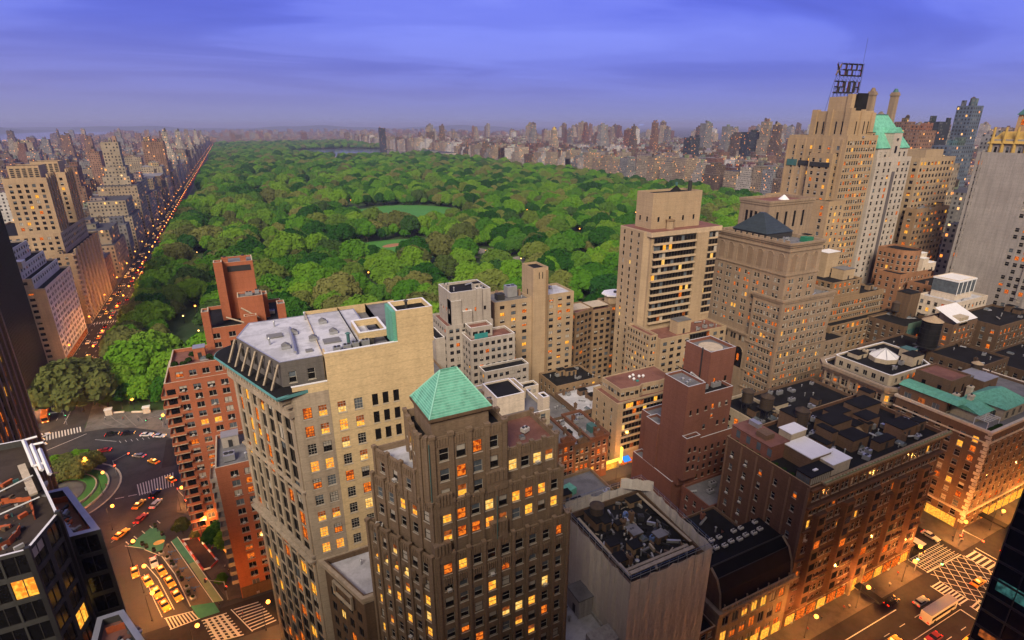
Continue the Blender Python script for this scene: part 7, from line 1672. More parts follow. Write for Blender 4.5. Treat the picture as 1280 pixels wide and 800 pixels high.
# where trees stand in the park
def in_ell(x, y, cx, cy, rx, ry, k=1.0, rot=0.0):
    dx, dy = x-cx, y-cy; c, s = math.cos(-rot), math.sin(-rot); X, Y = dx*c-dy*s, dx*s+dy*c; return (X/(rx*k))**2+(Y/(ry*k))**2 < 1
CLEAR = [(137, 543, 66, 57, .1), (214, 772, 82, 102, .1), (40, 600, 16, 9, 0), (330, 1500, 56, 37, .1), (716, 2115, 36, 190, 0), (500, 2670, 290, 520, 0), (205, 505, 13, 8, .3), (226, 500, 10, 7, .3), (226, 452, 20, 9, .6), (30, 1150, 26, 50, .4), (180, 1420, 110, 20, .3)]
LAMPS = [(-37, 784), (-8, 785), (-32, 861), (-42, 602), (11, 1377), (10, 1722), (47, 1519), (34, 908), (45, 846), (57, 808), (111, 2288), (137, 2529), (163, 2588), (80, 1342), (86, 1339), (97, 1274), (107, 1288), (151, 1347), (135, 1218), (166, 931), (138, 853), (253, 1028), (382, 1228), (363, 1176), (363, 2274), (336, 2059), (351, 2025), (594, 2182), (90, 1063), (369, 674), (354, 657), (327, 634), (372, 707), (448, 686), (510, 708), (356, 544), (302, 441), (374, 472), (496, 618), (491, 596), (209, 483), (190, 446), (225, 439), (89, 451), (63, 369), (82, 361), (63, 426), (155, 462), (-42, 393), (-70, 407), (-36, 413), (-32, 358)]

def path_clear(x, y):
    if 640 < y < 805 and abs(x-(26+(y-640)*0.0875)) < 4.5: return True
    if 800 < y < 930 and abs(x-(40-(y-800)*0.185)) < 4.5: return True
    if 500 < y < 640 and abs(x-(243+(y-500)*0.38)) < 4: return True
    return False
g_ = np.random.default_rng(12); cand = []
yy = 268.0
while yy < 4112:
    sp = 16.0 if yy < 900 else 17.0 if yy < 2000 else 19.0
    xx = -70.0
    while xx < 740:
        x = xx+g_.uniform(-.42, .42)*sp; y = yy+g_.uniform(-.42, .42)*sp; xx += sp
        if x < -34 and y < 276: continue
        if y < 262 or any(in_ell(x, y, *c[:4], 1.0, c[4]) for c in CLEAR) or path_clear(x, y): continue
        if g_.random() < 0.05: continue
        ok = True
        for (lx, ly) in LAMPS:
            if abs(lx-x) > 60 or y > ly+3: continue
            # would the crown stand on the line from the lamp to the viewer?
            L_ = math.hypot(lx, ly); ux, uy = lx/L_, ly/L_; al = (lx-x)*ux+(ly-y)*uy; ac = abs(-(lx-x)*uy+(ly-y)*ux)
            if -3 < al < 12.5*L_/115.0+4 and ac < 9.0: ok = False; break
        if x < -62 and y > 296: ok = False
        if ok: cand.append((x, y, sp))
    yy += sp*0.9
TREES = [(-66, 280, 0, 0.7, 1.0), (-57.5, 278.5, 3, 0.72, 2.0), (-49.5, 275, 0, 0.75, 0.4), (-42, 270.5, 3, 0.75, 3.0), (-61.5, 285, 4, 0.8, 2.0), (-70.5, 291, 1, 0.72, 5.0)]
for (x, y, sp) in cand:
    TREES.append((x, y, int(g_.integers(0, 6)), float(g_.uniform(0.58, 1.32))*(sp/16.5)**0.8, float(g_.uniform(0, 6.28))))
vl = bpy.context.view_layer; vl.update(); dg = bpy.context.evaluated_depsgraph_get(); eye = Vector(CAM)
seen = []; stuff = []
for k, T in enumerate(TREES):
    x, y, v, s, rz = T; vis = False
    if len(seen) < 300 and y < 620:
        p = Vector((x, y, TV[v][3]*s*0.85)); q = to_pix(p)
        if q and 0 < q[0] < 1280 and 0 < q[1] < 800:
            d_ = p-eye; hit = SC.ray_cast(dg, eye, d_.normalized(), distance=d_.length-7); vis = not hit[0]
    if vis: seen.append((q[2], k))
    else: stuff.append(k)
ZONES = [(-40, 'at the park corner'), (0, 'left of the brick tower'), (60, 'between the brick and tan buildings'), (130, 'behind the grey stepped house'), (2000, 'behind the sand towers')]
for j, (dist, k) in enumerate(seen):
    x, y, v, s, rz = TREES[k]; zn = next(z for m, z in ZONES if x < m)
    sz = 'large' if s*TV[v][2] > 12.0 else 'small' if s*TV[v][2] < 8.6 else 'mid-sized'; sh = ('round', 'broad flat', 'tall', 'low round', 'spreading', 'narrow')[v]; row = 'front row' if dist < 340 else 'second rows' if dist < 430 else 'deeper rows'
    lab = f'{sz} {sh} tree, {row} of the park {zn}'
    plant_tree(x, y, v, s, rz, lab, lab.replace(' tree ', ' trees '))
# the rest of the woodland is one object that instances the same trees
pm = bpy.data.meshes.new('woodland'); n = len(stuff); pm.vertices.add(n)
pm.vertices.foreach_set('co', np.array([(TREES[k][0], TREES[k][1], 0) for k in stuff], dtype=np.float32).ravel())
for nme, ty, vals in (('tv', 'INT', [TREES[k][2] for k in stuff]), ('ts', 'FLOAT', [TREES[k][3] for k in stuff]), ('tr', 'FLOAT', [TREES[k][4] for k in stuff])):
    a = pm.attributes.new(nme, ty, 'POINT'); a.data.foreach_set('value', vals)
wo_ = bpy.data.objects.new('woodland', pm); COL.objects.link(wo_); tag(wo_, 'dense spring woodland filling the rest of the great park', 'woodland', kind='stuff')
ng = bpy.data.node_groups.new('woodland_trees', 'GeometryNodeTree'); ng.interface.new_socket('Geometry', in_out='INPUT', socket_type='NodeSocketGeometry'); ng.interface.new_socket('Geometry', in_out='OUTPUT', socket_type='NodeSocketGeometry')
N = ng.nodes; Lk = ng.links; gi, go = N.new('NodeGroupInput'), N.new('NodeGroupOutput')
m2p = N.new('GeometryNodeMeshToPoints'); Lk.new(gi.outputs[0], m2p.inputs[0]); iop = N.new('GeometryNodeInstanceOnPoints'); Lk.new(m2p.outputs[0], iop.inputs['Points'])
def named(a, ty): x = N.new('GeometryNodeInputNamedAttribute'); x.data_type = ty; x.inputs[0].default_value = a; return x.outputs[0]
g2i = N.new('GeometryNodeGeometryToInstance'); used = {}
for o in list(COL.objects):
    if o.type == 'EMPTY' and o.get('category') == 'tree' and len(used) < 6:
        ch = {c.data.name: c for c in o.children}
        for vi in range(6):
            if vi not in used and TV[vi][0].name in ch: used[vi] = (ch[TV[vi][0].name], ch[TV[vi][1].name])
for vi in reversed(range(6)):
    jg = N.new('GeometryNodeJoinGeometry')
    for ob in used[vi]:
        oi = N.new('GeometryNodeObjectInfo'); oi.transform_space = 'ORIGINAL'; oi.inputs[0].default_value = ob; Lk.new(oi.outputs['Geometry'], jg.inputs[0])
    gg = N.new('GeometryNodeGeometryToInstance'); Lk.new(jg.outputs[0], gg.inputs[0]); used[vi] = gg
ji = N.new('GeometryNodeJoinGeometry')
for vi in reversed(range(6)): Lk.new(used[vi].outputs[0], ji.inputs[0])
Lk.new(ji.outputs[0], iop.inputs['Instance']); iop.inputs['Pick Instance'].default_value = True; Lk.new(named('tv', 'INT'), iop.inputs['Instance Index'])
cx = N.new('ShaderNodeCombineXYZ'); Lk.new(named('tr', 'FLOAT'), cx.inputs[2]); Lk.new(cx.outputs[0], iop.inputs['Rotation']); Lk.new(named('ts', 'FLOAT'), iop.inputs['Scale'])
Lk.new(iop.outputs[0], go.inputs[0]); md = wo_.modifiers.new('woodland_trees', 'NODES'); md.node_group = ng
# street trees, island trees, courtyard trees and roof planting
SMALL = crown_mesh(300, 3.0, 4.6, 1.8, 420, 8, None, 0.8); DARKC = crown_mesh(301, 3.4, 5.0, 1.2, 460, 8, LEAF_D, 0.8)
for (x, y, s, lab) in ((-30.4, 170.6, 0.95, 'leafy street tree at the top of the green bike lane'), (-19.3, 142.6, 0.62, 'thin young street tree beside the pale green lane'), (-26.6, 166.0, 0.6, 'small young tree in the red-fenced bed')):
    plant_tree(x, y, 2, s*0.30, 1.0, lab, crown=None)
for i, (x, y) in enumerate(((-20.5, 160.5), (-17.5, 157.5), (-15.0, 161.0))): plant_tree(x, y, 3, 0.42, i, 'dark courtyard tree between the two orange brick blocks', 'courtyard trees by the brick annex')
r_ = random.Random(3); k = 0
while k < 5:
    a, q = r_.uniform(0, 6.28), r_.uniform(9.0, 13.4); x, y = -70.5+q*math.cos(a), 210.5+q*math.sin(a)
    if x > -56 or (y < 212 and x > -66): continue
    plant_tree(x, y, k % 6, r_.uniform(0.28, 0.42), r_.uniform(0, 6), 'tree in the leafy ring on the circle island', 'trees on the circle island'); k += 1
for i, (x, y) in enumerate(((-77, 222), (-73.5, 225.5), (-69.5, 224.5), (-66, 226.5), (-62.5, 223.5), (-75, 217.5), (-70.5, 219.5), (-65.5, 219))): plant_tree(x, y, i % 6, 0.36+0.03*(i % 4), i, 'tree in the leafy ring on the circle island', 'trees on the circle island')
for i in range(44):
    y = 300+i*15.5; plant_tree(-66.5+(i % 3)*1.2, y, (i*5) % 6, 0.78+0.07*(i % 4), i*1.3, 'park edge tree leaning over the wall along the west avenue', 'trees along the park wall on the west avenue')
SHRUB = crown_mesh(302, 0.8, 1.1, 0.05, 140, 5, LEAF_D, 1.3, 'foliage')
def shrub(x, y, z, s, label, group, name='shrub'):
    t = thing(name, label, 'shrub', (x, y, z), x*7 % 6, group); t.scale = (s,)*3; o = bpy.data.objects.new('foliage', SHRUB); COL.objects.link(o); o.parent = t
for (x, y, z) in ((-22.6, 170, 55.6), (-20.5, 169.2, 55.6), (-19.2, 171.5, 55.6), (-18.4, 176, 55.6), (-12.4, 169.6, 55.6), (-10.8, 169.4, 55.6), (-14, 172, 55.6)): shrub(x, y, z, 1.3, 'bush in the roof garden on the orange brick apartment house', 'roof garden bushes on the orange brick house')
for i in range(9): shrub(188.6+i*0.75, 65.4, 34.5, 0.9, 'bush along the terrace of the green tiled roof', 'terrace bushes on the green tiled building')
for i in range(8): shrub(108.0, 70+i*2.3, 41.4, 0.9, 'bush on the west parapet of the chocolate stone house', 'parapet bushes on the chocolate stone house')
# ------------------------------------------------------------------ lamps, signals, vehicles, plaza furniture
GLOW = emis('lamp_glow', (1.0, 0.34, 0.045), 5.0); GLOW_W = emis('lamp_glow_pale', (1.0, 0.52, 0.14), 5.0); GLOW_R = emis('signal_red', (1.0, 0.06, 0.02), 9.0); GLOW_G = emis('signal_green', (0.10, 1.0, 0.35), 7.0)
HEADL = emis('headlight', (1.0, 0.50, 0.14), 2.6); TAILL = emis('taillight', (1.0, 0.03, 0.01), 2.5)
def proto(fn): return fn()
def lamp_parts(h, rad, mat, arm=0.0):
    a = MB(); a.cyl(0, 0, 0, 0.6, 0.22, M_STEEL, 8); a.cyl(0, 0, 0.6, h-rad, 0.09, M_STEEL, 8, 0.06)
    if arm: a.bar((0, 0, h-0.3), (arm, 0, h), 0.05, M_STEEL, 5)
    g = MB(); n = 8; R_ = [(rad*math.sin(PI*i/6), h-rad*math.cos(PI*i/6)+0.0) for i in range(7)]
    for i in range(6):
        p = [(arm+R_[i][0]*math.cos(2*PI*j/n), R_[i][0]*math.sin(2*PI*j/n)) for j in range(n)]; q = [(arm+R_[i+1][0]*math.cos(2*PI*j/n), R_[i+1][0]*math.sin(2*PI*j/n)) for j in range(n)]
        for j in range(n): g.face([(*p[j], R_[i][1]), (*p[(j+1) % n], R_[i][1]), (*q[(j+1) % n], R_[i+1][1]), (*q[j], R_[i+1][1])], mat)
    return a.mesh('post'), g.mesh('globe')
LP = {'park': lamp_parts(4.8, 0.62, GLOW), 'park_w': lamp_parts(4.8, 0.45, GLOW_W), 'street': lamp_parts(8.5, 0.5, GLOW, 1.6), 'street_w': lamp_parts(8.5, 0.28, GLOW_W, 1.6)}
def lamp(kind, x, y, label, group, rz=0.0, power=0.0, name='street_lamp', z=0.0):
    t = thing(name, label, 'lamp', (x, y, z), rz, group)
    for nme, me in zip(('post', 'globe'), LP[kind]): o = bpy.data.objects.new(nme, me); COL.objects.link(o); o.parent = t
    if power:
        l = bpy.data.lights.new('lamp_light', 'POINT'); l.energy = power*5.0; l.color = (1.0, 0.36, 0.075); l.shadow_soft_size = 0.4
        o = bpy.data.objects.new('lamp_light', l); COL.objects.link(o); o.parent = t; o.location = ((1.6 if 'street' in kind else 0.0), 0, (8.0 if 'street' in kind else 5.6))
    return t
for i, (x, y) in enumerate(LAMPS): lamp('park' if i % 3 else 'park_w', x, y, 'glowing globe lamp along the paths between the park trees', 'park path lamps', name='park_lamp')
for (x, y, p) in ((-60.1, 274.8, 900), (-55.3, 272.4, 900), (-73.8, 287.4, 900), (-66.6, 284.0, 900), (-41.5, 249.6, 700)): lamp('park', x, y, 'bright orange globe lamp at the park entrance plaza', 'park entrance lamps', power=p, name='park_lamp')
for (x, y, p) in ((-79.5, 277, 700), (-95.9, 269.3, 1400), (-99, 279, 900), (-96.6, 290, 900), (-30.4, 188.8, 1800), (-31.8, 183.5, 900), (-24.6, 163.6, 900), (-56.5, 205, 0), (-63.8, 218, 500), (-69, 203, 300), (-22.8, 176.2, 700), (-42.6, 161.5, 1500), (-38.6, 149, 1500), (-35.6, 137.5, 1500), (-9.5, 121.5, 1200), (-25, 121.5, 1200), (-99.6, 262, 1500), (-50.5, 182.5, 1500)): lamp('street', x, y, 'orange street lamp round the traffic circle', 'street lamps round the circle', power=p)  # lamps west of the taxi lanes are added for orange street glow
y = 345
k = 0
while y < 3900:
    if k < 9: pw = 2600
    else: pw = 0
    lamp('street', -79.2, y, 'orange street lamp along the park edge of the west avenue', 'street lamps along the west avenue', PI, pw)
    if k % 2 == 0: lamp('street', -94.4, y+8, 'orange street lamp on the building side of the west avenue', 'street lamps along the west avenue building side', 0, 0)
    y += 26 if y < 1200 else 48; k += 1
for (x, y, p, rz) in ((110, 60.0, 1500, -PI/2), (130, 60.0, 1700, -PI/2), (150, 60.0, 1800, -PI/2), (157.2, 62.6, 1500, -PI/2), (180.2, 62.6, 2600, -PI/2), (196, 60.2, 2200, -PI/2), (214, 60.2, 2200, -PI/2), (232, 60.2, 1600, -PI/2), (250, 60.2, 900, -PI/2), (156.6, 84, 1200, 0), (180, 84, 1400, PI), (112, 36.6, 1900, PI/2), (128, 36.6, 1900, PI/2), (144, 36.6, 1900, PI/2), (157, 35.4, 2200, PI/2), (181, 36.6, 2600, PI/2), (204, 36.6, 2000, PI/2), (107, 133.5, 1500, -PI/2), (122, 133.5, 1100, -PI/2), (90, 133.5, 500, -PI/2)):  # the south-kerb lamps are added to light the roadway
    lamp('street', x, y, 'orange street lamp on the cross street pavement', 'street lamps on the cross streets', rz, p)
# traffic signals
def signal(x, y, rz, col, label, group='traffic signals'):
    t = thing('traffic_signal', label, 'traffic light', (x, y, 0.1), rz, group)
    b = MB(); b.cyl(0, 0, 0, 6.2, 0.11, M_GALV, 8); b.bar((0, 0, 6.0), (5.5, 0, 6.4), 0.07, M_GALV, 6); b.build('post', t)
    b = MB(); b.box(5.0, -0.2, 5.5, 5.4, 0.2, 6.6, M_STEEL); b.box(-0.25, -0.25, 3.4, 0.25, 0.25, 4.4, M_STEEL); b.build('signal_head', t)
    b = MB(); b.box(4.95, -0.27, 6.2 if col is GLOW_R else 5.6, 5.45, -0.2, 6.55 if col is GLOW_R else 5.95, col); b.box(-0.3, -0.32, 4.05, 0.3, -0.26, 4.4, col); b.build('lens', t)
for (x, y, rz, c, l) in ((-18.1, 136.2, 2.6, GLOW_R, 'red traffic signal at the foot of the pale green lane'), (-30.0, 182.0, 2.0, GLOW_R, 'red traffic signal by the lit corner of the orange brick house'), (-54.0, 216.0, 0.6, GLOW_R, 'long-armed red traffic signal on the island kerb'), (-42.0, 247.5, 3.6, GLOW_G, 'green traffic signal beside the park plaza'), (-79.0, 268.5, 3.0, GLOW_G, 'green traffic signal at the west avenue crossing'), (-79.4, 420, 3.0, GLOW_G, 'green traffic signal further up the west avenue'), (179.0, 60.6, -1.6, GLOW_R, 'traffic signal on the corner by the lit shop windows'), (157.4, 60.8, -1.2, GLOW_G, 'traffic signal beside the chocolate stone house'), (-79.4, 640, 3.0, GLOW_G, 'distant green signal on the west avenue'), (-79.4, 900, 3.0, GLOW_G, 'most distant green signal on the west avenue')): signal(x, y, rz, c, l, None)
# vehicles: length along +y
def car_proto(paint, taxi=False, suv=0.0, police=False):
    L_, w, h = 4.7, 1.82, 1.42+suv
    b = MB(); pr = [(-2.35, 0.35), (-2.35, 0.80), (-1.85, 0.95), (-1.55-suv, 0.97), (0.75, 0.97), (1.9, 0.86), (2.33, 0.70), (2.35, 0.35)]
    hw = w/2; n = len(pr)
    for s in (-1, 1): f = [(s*hw, p[0], p[1]) for p in pr]; b.face(f if s > 0 else f[::-1], paint)
    for i in range(n): p, q = pr[i], pr[(i+1) % n]; b.face([(-hw, p[0], p[1]), (hw, p[0], p[1]), (hw, q[0], q[1]), (-hw, q[0], q[1])][::-1], paint)
    rf = [(-0.75, -1.45-suv*0.8), (0.75, -1.45-suv*0.8), (0.75, 0.15), (-0.75, 0.15)]; b.prism([(x*0.92, y*0.9-0.08) for x, y in rf], h-0.08, h, paint)
    g = MB(); g.frustum([(-0.86, -1.75-suv), (0.86, -1.75-suv), (0.86, 0.80), (-0.86, 0.80)], 0.96, [(x*0.95, y*0.93-0.06) for x, y in rf], h-0.075, G_DARK)
    parts = [('body', b.mesh('car_body')), ('windows', g.mesh('car_windows'))]
    wb = MB()
    for j in range(12): pass
    wl = MB(); k = 12
    p = [(math.cos(2*PI*i/k)*0.33, math.sin(2*PI*i/k)*0.33) for i in range(k)]
    for x0 in (-0.11, 0.11): f = [(x0, q[0], q[1]) for q in p]; wl.face(f if x0 > 0 else f[::-1], M_STEEL)
    for i in range(k): q, r = p[i], p[(i+1) % k]; wl.face([(-0.11, *q), (0.11, *q), (0.11, *r), (-0.11, *r)][::-1], M_TAR)
    wm = wl.mesh('wheel'); hl_ = MB(); hl_.box(-0.24, 0, -0.11, 0.24, 0.08, 0.11, HEADL); tl = MB(); tl.box(-0.24, -0.08, -0.12, 0.24, 0, 0.12, TAILL)
    hm, tm = hl_.mesh('headlight'), tl.mesh('taillight')
    pos = [('wheel', wm, (s*0.82, yy_, 0.33)) for s in (-1, 1) for yy_ in (-1.4, 1.45)]+[('headlight', hm, (s*0.62, 2.31, 0.68)) for s in (-1, 1)]+[('taillight', tm, (s*0.64, -2.34, 0.72)) for s in (-1, 1)]
    if taxi: rs = MB(); rs.box(-0.4, -0.75, h+0.003, 0.4, -0.45, h+0.2, GLOW_W); parts.append(('roof_sign', rs.mesh('taxi_sign')))
    if police: rs = MB(); rs.box(-0.6, -0.7, h+0.003, 0.6, -0.45, h+0.16, flat('police_blue', (0.05, 0.12, 0.5), 0.3)); parts.append(('light_bar', rs.mesh('light_bar'))); 
    return parts, pos
PAINTS = {'taxi': flat('taxi_yellow', (0.75, 0.36, 0.02), 0.35, 0.05), 'white': flat('car_white', (0.62, 0.62, 0.64), 0.3, 0.04), 'black': flat('car_black', (0.012, 0.012, 0.014), 0.22, 0.05), 'silver': flat('car_silver', (0.28, 0.29, 0.31), 0.3, 0.05, 0.4), 'red': flat('car_red', (0.25, 0.02, 0.02), 0.3, 0.05), 'blue': flat('car_blue', (0.03, 0.06, 0.16), 0.3, 0.05)}
CARS = {'taxi': car_proto(PAINTS['taxi'], taxi=True), 'white': car_proto(PAINTS['white']), 'police': car_proto(PAINTS['white'], police=True), 'black': car_proto(PAINTS['black'], suv=0.3), 'silver': car_proto(PAINTS['silver']), 'red': car_proto(PAINTS['red']), 'blue': car_proto(PAINTS['blue'])}
def car(kind, x, y, hd, label, group=None, name=None):
    """hd: compass-style heading vector angle, 0 = north"""
    t = thing(name or ('taxi' if kind == 'taxi' else 'police_car' if kind == 'police' else 'car'), label, 'taxi' if kind == 'taxi' else 'car', (x, y, 0.03), -R(hd), group)
    pa, po = CARS[kind]
    for nme, me in pa: o = bpy.data.objects.new(nme, me); COL.objects.link(o); o.parent = t
    for nme, me, p in po: o = bpy.data.objects.new(nme, me); COL.objects.link(o); o.parent = t; o.location = p
    return t
SB = 159.0
for (x, y, k, l) in ((-37.2, 160.0, 'white', 'white car leading the right-hand queue of taxis'), (-34.9, 155.2, 'taxi', 'yellow taxi right behind the white car in the queue'), (-32.4, 149.4, 'taxi', 'yellow taxi in the middle of the queue beside the tan plaza'), (-30.3, 143.2, 'taxi', 'yellow taxi first at the zebra crossing beside the tan plaza'), (-38.0, 152.6, 'taxi', 'yellow taxi last in the left-hand queue'), (-35.3, 146.8, 'taxi', 'yellow taxi in the middle of the left-hand queue'), (-33.0, 140.9, 'taxi', 'yellow taxi first at the zebra crossing on the left'),
                    (-41.6, 158.0, 'taxi', 'yellow taxi turning out of the circle beside the dark glass wing')): car(k, x, y, SB if y < 157 else SB+8, l)
for (x, y, h, k, l) in ((-47.4, 243.0, 112, 'white', 'white car parked at the edge of the plaza'), (-42.6, 239.6, 118, 'police', 'white police car with blue light bar parked by the plaza'), (-54.4, 247.6, 100, 'black', 'black car waiting below the paved arcs'), (-60.2, 249.6, 95, 'black', 'black car at the left of the pair below the paved arcs'), (-85.4, 261.0, 60, 'white', 'white car nearest the west avenue crossing'), (-86.2, 256.2, 55, 'white', 'white car next in the cluster left of the circle'), (-89.2, 252.6, 60, 'silver', 'silver car at the back of the cluster left of the circle'), (-84.6, 252.0, 62, 'white', 'white van-like car in front of the circle cluster'),
                        (-48.2, 226.5, 305, 'silver', 'silver car going round the circle above the island'), (-61, 236.8, 282, 'red', 'red car going round the circle'), (-42.8, 219.5, 320, 'taxi', 'yellow taxi going round the circle by the brick house'), (-36.0, 203.8, 332, 'taxi', 'yellow taxi entering the circle past the zebra stripes'), (-43.0, 184.0, 30, 'red', 'red car leaving the green plaza to the circle'), (-39.5, 190.4, 25, 'white', 'white car between green plaza and brick house'), (-47.6, 178.2, 40, 'taxi', 'yellow taxi beside the dark glass wing'), (-44.5, 192.5, 28, 'taxi', 'yellow taxi alone right of the island kerb'), (-40.2, 196.6, 24, 'black', 'black car right of the island near the dashed line'),
                        (-86.6, 306.4, 0, 'black', 'black car with red tail lights on the west avenue near the lit canopy'), (-85.4, 312.5, 0, 'white', 'white car on the west avenue near the lit canopy'), (-89.0, 327.2, 0, 'silver', 'silver car ahead of the lit canopy'), (-82.2, 296, 0, 'red', 'red car on the west avenue beside the park kerb'), (-82, 333, 0, 'red', 'red car by the park kerb past the canopy')): car(k, x, y, h, l)
for (x, y, h, k, l) in ((176.0, 66.6, 180, 'white', 'white car turning at the avenue corner beside the lit shops'), (174.2, 73, 180, 'black', 'black car behind the white one on the avenue'), (140, 57.0, 90, 'black', 'black car at the kerb beside the chocolate stone awning'), (147, 53.4, 90, 'silver', 'silver car before the zebra in the far lane'), (128, 49.4, 90, 'taxi', 'yellow taxi in the middle lane of the cross street'), (138, 45.6, 270, 'red', 'red car in the near lane of the cross street'), (119, 45.8, 270, 'black', 'black car in the near lane at the bottom edge'), (168, 50.2, 90, 'taxi', 'yellow taxi on the crosshatched junction'), (171.6, 45.0, 270, 'white', 'white car on the crosshatched junction'), (190, 53, 90, 'black', 'dark car beyond the junction'), (204, 46, 270, 'taxi', 'yellow taxi beyond the junction'), (116, 53.2, 90, 'taxi', 'yellow taxi in the far lane left of the awning'), (146, 41.2, 270, 'taxi', 'yellow taxi in the nearest lane before the crosswalk')): car(k, x, y, h, l)
r_ = random.Random(21); kinds = ['taxi', 'taxi', 'black', 'silver', 'white', 'red', 'blue']
TL = [('taxi', 'yellow taxi in the evening traffic along the west avenue'), ('black', 'black car in the evening traffic along the west avenue'), ('silver', 'silver car in the evening traffic along the west avenue'), ('white', 'white car in the evening traffic along the west avenue'), ('red', 'red car in the evening traffic along the west avenue')]
y = 345.0
while y < 900:
    for lane, hd in ((-82.4, 0), (-86.2, 0), (-90.4, 180), (-93.0, 180)):
        if r_.random() < 0.42: k_, l_ = r_.choice(TL); car(k_, lane, y+r_.uniform(-3, 3), hd, l_, l_.replace(' in the', 's in the').replace('taxi s', 'taxis'))
    y += 10.5
def distant_car():
    b = MB(); b.box(-0.9, -2.3, 0.35, 0.9, 2.3, 0.95, PAINTS['black']); b.frustum([(-0.85, -1.6), (0.85, -1.6), (0.85, 0.8), (-0.85, 0.8)], 0.95, [(-0.7, -1.2), (0.7, -1.2), (0.7, 0.3), (-0.7, 0.3)], 1.4, G_DARK)
    for s in (-1, 1): b.box(s*0.6-0.28, 2.3, 0.5, s*0.6+0.28, 2.38, 0.85, HEADL); b.box(s*0.6-0.28, -2.38, 0.5, s*0.6+0.28, -2.3, 0.85, TAILL)
    return b.mesh('distant_car')
DC = distant_car(); y = 905.0
while y < 2600:
    for lane, hd in ((-84, 0), (-91, 180)):
        if r_.random() < 0.5:
            o = bpy.data.objects.new('distant_car', DC); COL.objects.link(o); o.location = (lane, y, 0.03); o.rotation_euler = (0, 0, R(hd)); tag(o, 'far-off car with its lights on up the west avenue', 'car', 'far-off cars on the west avenue')
    y += 17
def bus(x, y, hd, c, c2, label, L_=10.5, h=3.6, name='bus'):
    t = thing(name, label, 'bus', (x, y, 0.03), -R(hd)); b = MB(); b.box(-1.25, -L_/2, 0.45, 1.25, L_/2, h, c); b.box(-1.15, -L_/2+0.2, h, 1.15, L_/2-0.2, h+0.15, c2); b.build('body', t)
    b = MB(); 
    for s in (-1.27, 1.25): b.box(s, -L_/2+0.6, 1.5, s+0.02, L_/2-0.8, 2.5, G_DARK)
    b.box(-1.1, L_/2, 1.3, 1.1, L_/2+0.03, 2.7, G_DARK); b.build('windows', t)
    for s in (-1, 1):
        for yy_ in (-L_*0.3, L_*0.32): b = MB(); b.bar((s*1.0, yy_, 0.5), (s*1.26, yy_, 0.5), 0.5, M_TAR, 12); b.build('wheel', t)
        b = MB(); b.box(s*0.85-0.25, L_/2, 0.6, s*0.85+0.25, L_/2+0.06, 0.95, HEADL); b.build('headlight', t); b = MB(); b.box(s*0.85-0.25, -L_/2-0.06, 0.7, s*0.85+0.25, -L_/2, 1.1, TAILL); b.build('taillight', t)
OR_ = flat('bus_orange', (0.55, 0.14, 0.02), 0.4, 0.08); BL_ = flat('bus_blue', (0.03, 0.10, 0.28), 0.4, 0.08); GR_ = flat('bus_green', (0.10, 0.22, 0.14), 0.4, 0.08)
bus(-88.0, 278.0, 172, OR_, OR_, 'orange tour bus parked before the west avenue crossing', 8.5); bus(-89.6, 287.6, 172, BL_, GR_, 'blue and green tour bus behind the orange one', 9.5); bus(-93.0, 274.8, 160, GR_, OR_, 'green vendor truck beside the orange tour bus', 5.0, 2.9, 'vendor_truck')
bus(166.2, 69.5, 180, PAINTS['black'], PAINTS['white'], 'long black bus with pale roof waiting on the avenue', 12.0, 3.1); bus(147.0, 49.4, 90, PAINTS['white'], PAINTS['silver'], 'white city bus coming up to the crosshatched junction', 12.0, 3.2)
# plaza furniture
def planter(x, y, s, label='pale square planter tub with a small plant on the tan plaza', group='planters on the tan plaza'):
    t = thing('planter', label, 'planter', (x, y, 0.02), 0.37, group); b = MB(); b.frustum(rect(-0.5*s, -0.5*s, 0.5*s, 0.5*s), 0, rect(-0.62*s, -0.62*s, 0.62*s, 0.62*s), 0.8, CONC if s > 0.9 else M_STEEL); b.build('tub', t); o = bpy.data.objects.new('plant', SHRUB); COL.objects.link(o); o.parent = t; o.location = (0, 0, 0.75); o.scale = (0.6,)*3
for i, (x, y) in enumerate(((-35.6, 163.2), (-33.8, 160.1), (-31.9, 155.8), (-28.1, 145.1), (-26.4, 140.4))): planter(x, y, 1.1)
for (x, y) in ((-32.6, 157.6), (-30.6, 152.0), (-29.6, 149.4), (-27.6, 142.8), (-37.8, 165.8), (-40.0, 168.6), (-41.2, 170.4), (-38.6, 178.0), (-44.0, 172.4), (-36.2, 172.8)): planter(x, y, 0.8, 'dark planter tub edging the green and tan plaza', 'dark planters along the plaza edge')
BLU = flat('cafe_blue', (0.06, 0.14, 0.30), 0.5, 0.1)
for (x, y) in ((-32.9, 162.4), (-31.2, 158.2), (-29.4, 153.4), (-27.6, 148.7), (-26.0, 144.0)):
    t = thing('cafe_table', 'round blue cafe table on the tan plaza', 'table', (x, y, 0.02), 0, 'blue cafe tables'); b = MB(); b.cyl(0, 0, 0.7, 0.74, 0.42, BLU, 12); b.build('table_top', t); b = MB(); b.cyl(0, 0, 0, 0.7, 0.05, M_STEEL, 6); b.build('leg', t)
    for a in (0.4, 2.6, 4.5):
        c = thing('cafe_chair', 'small blue folding chair at a plaza table', 'chair', (x+0.8*math.cos(a), y+0.8*math.sin(a), 0.02), a+PI/2, 'blue cafe chairs'); b = MB(); b.box(-0.22, -0.22, 0.43, 0.22, 0.22, 0.46, BLU); b.build('seat', c); b = MB(); b.box(-0.22, -0.24, 0.5, 0.22, -0.21, 0.85, BLU); b.build('backrest', c)
        b = MB()
        for sx in (-0.2, 0.2):
            for sy in (-0.2, 0.2): b.bar((sx, sy, 0), (sx, sy, 0.43), 0.02, M_STEEL)
        b.build('frame', c)
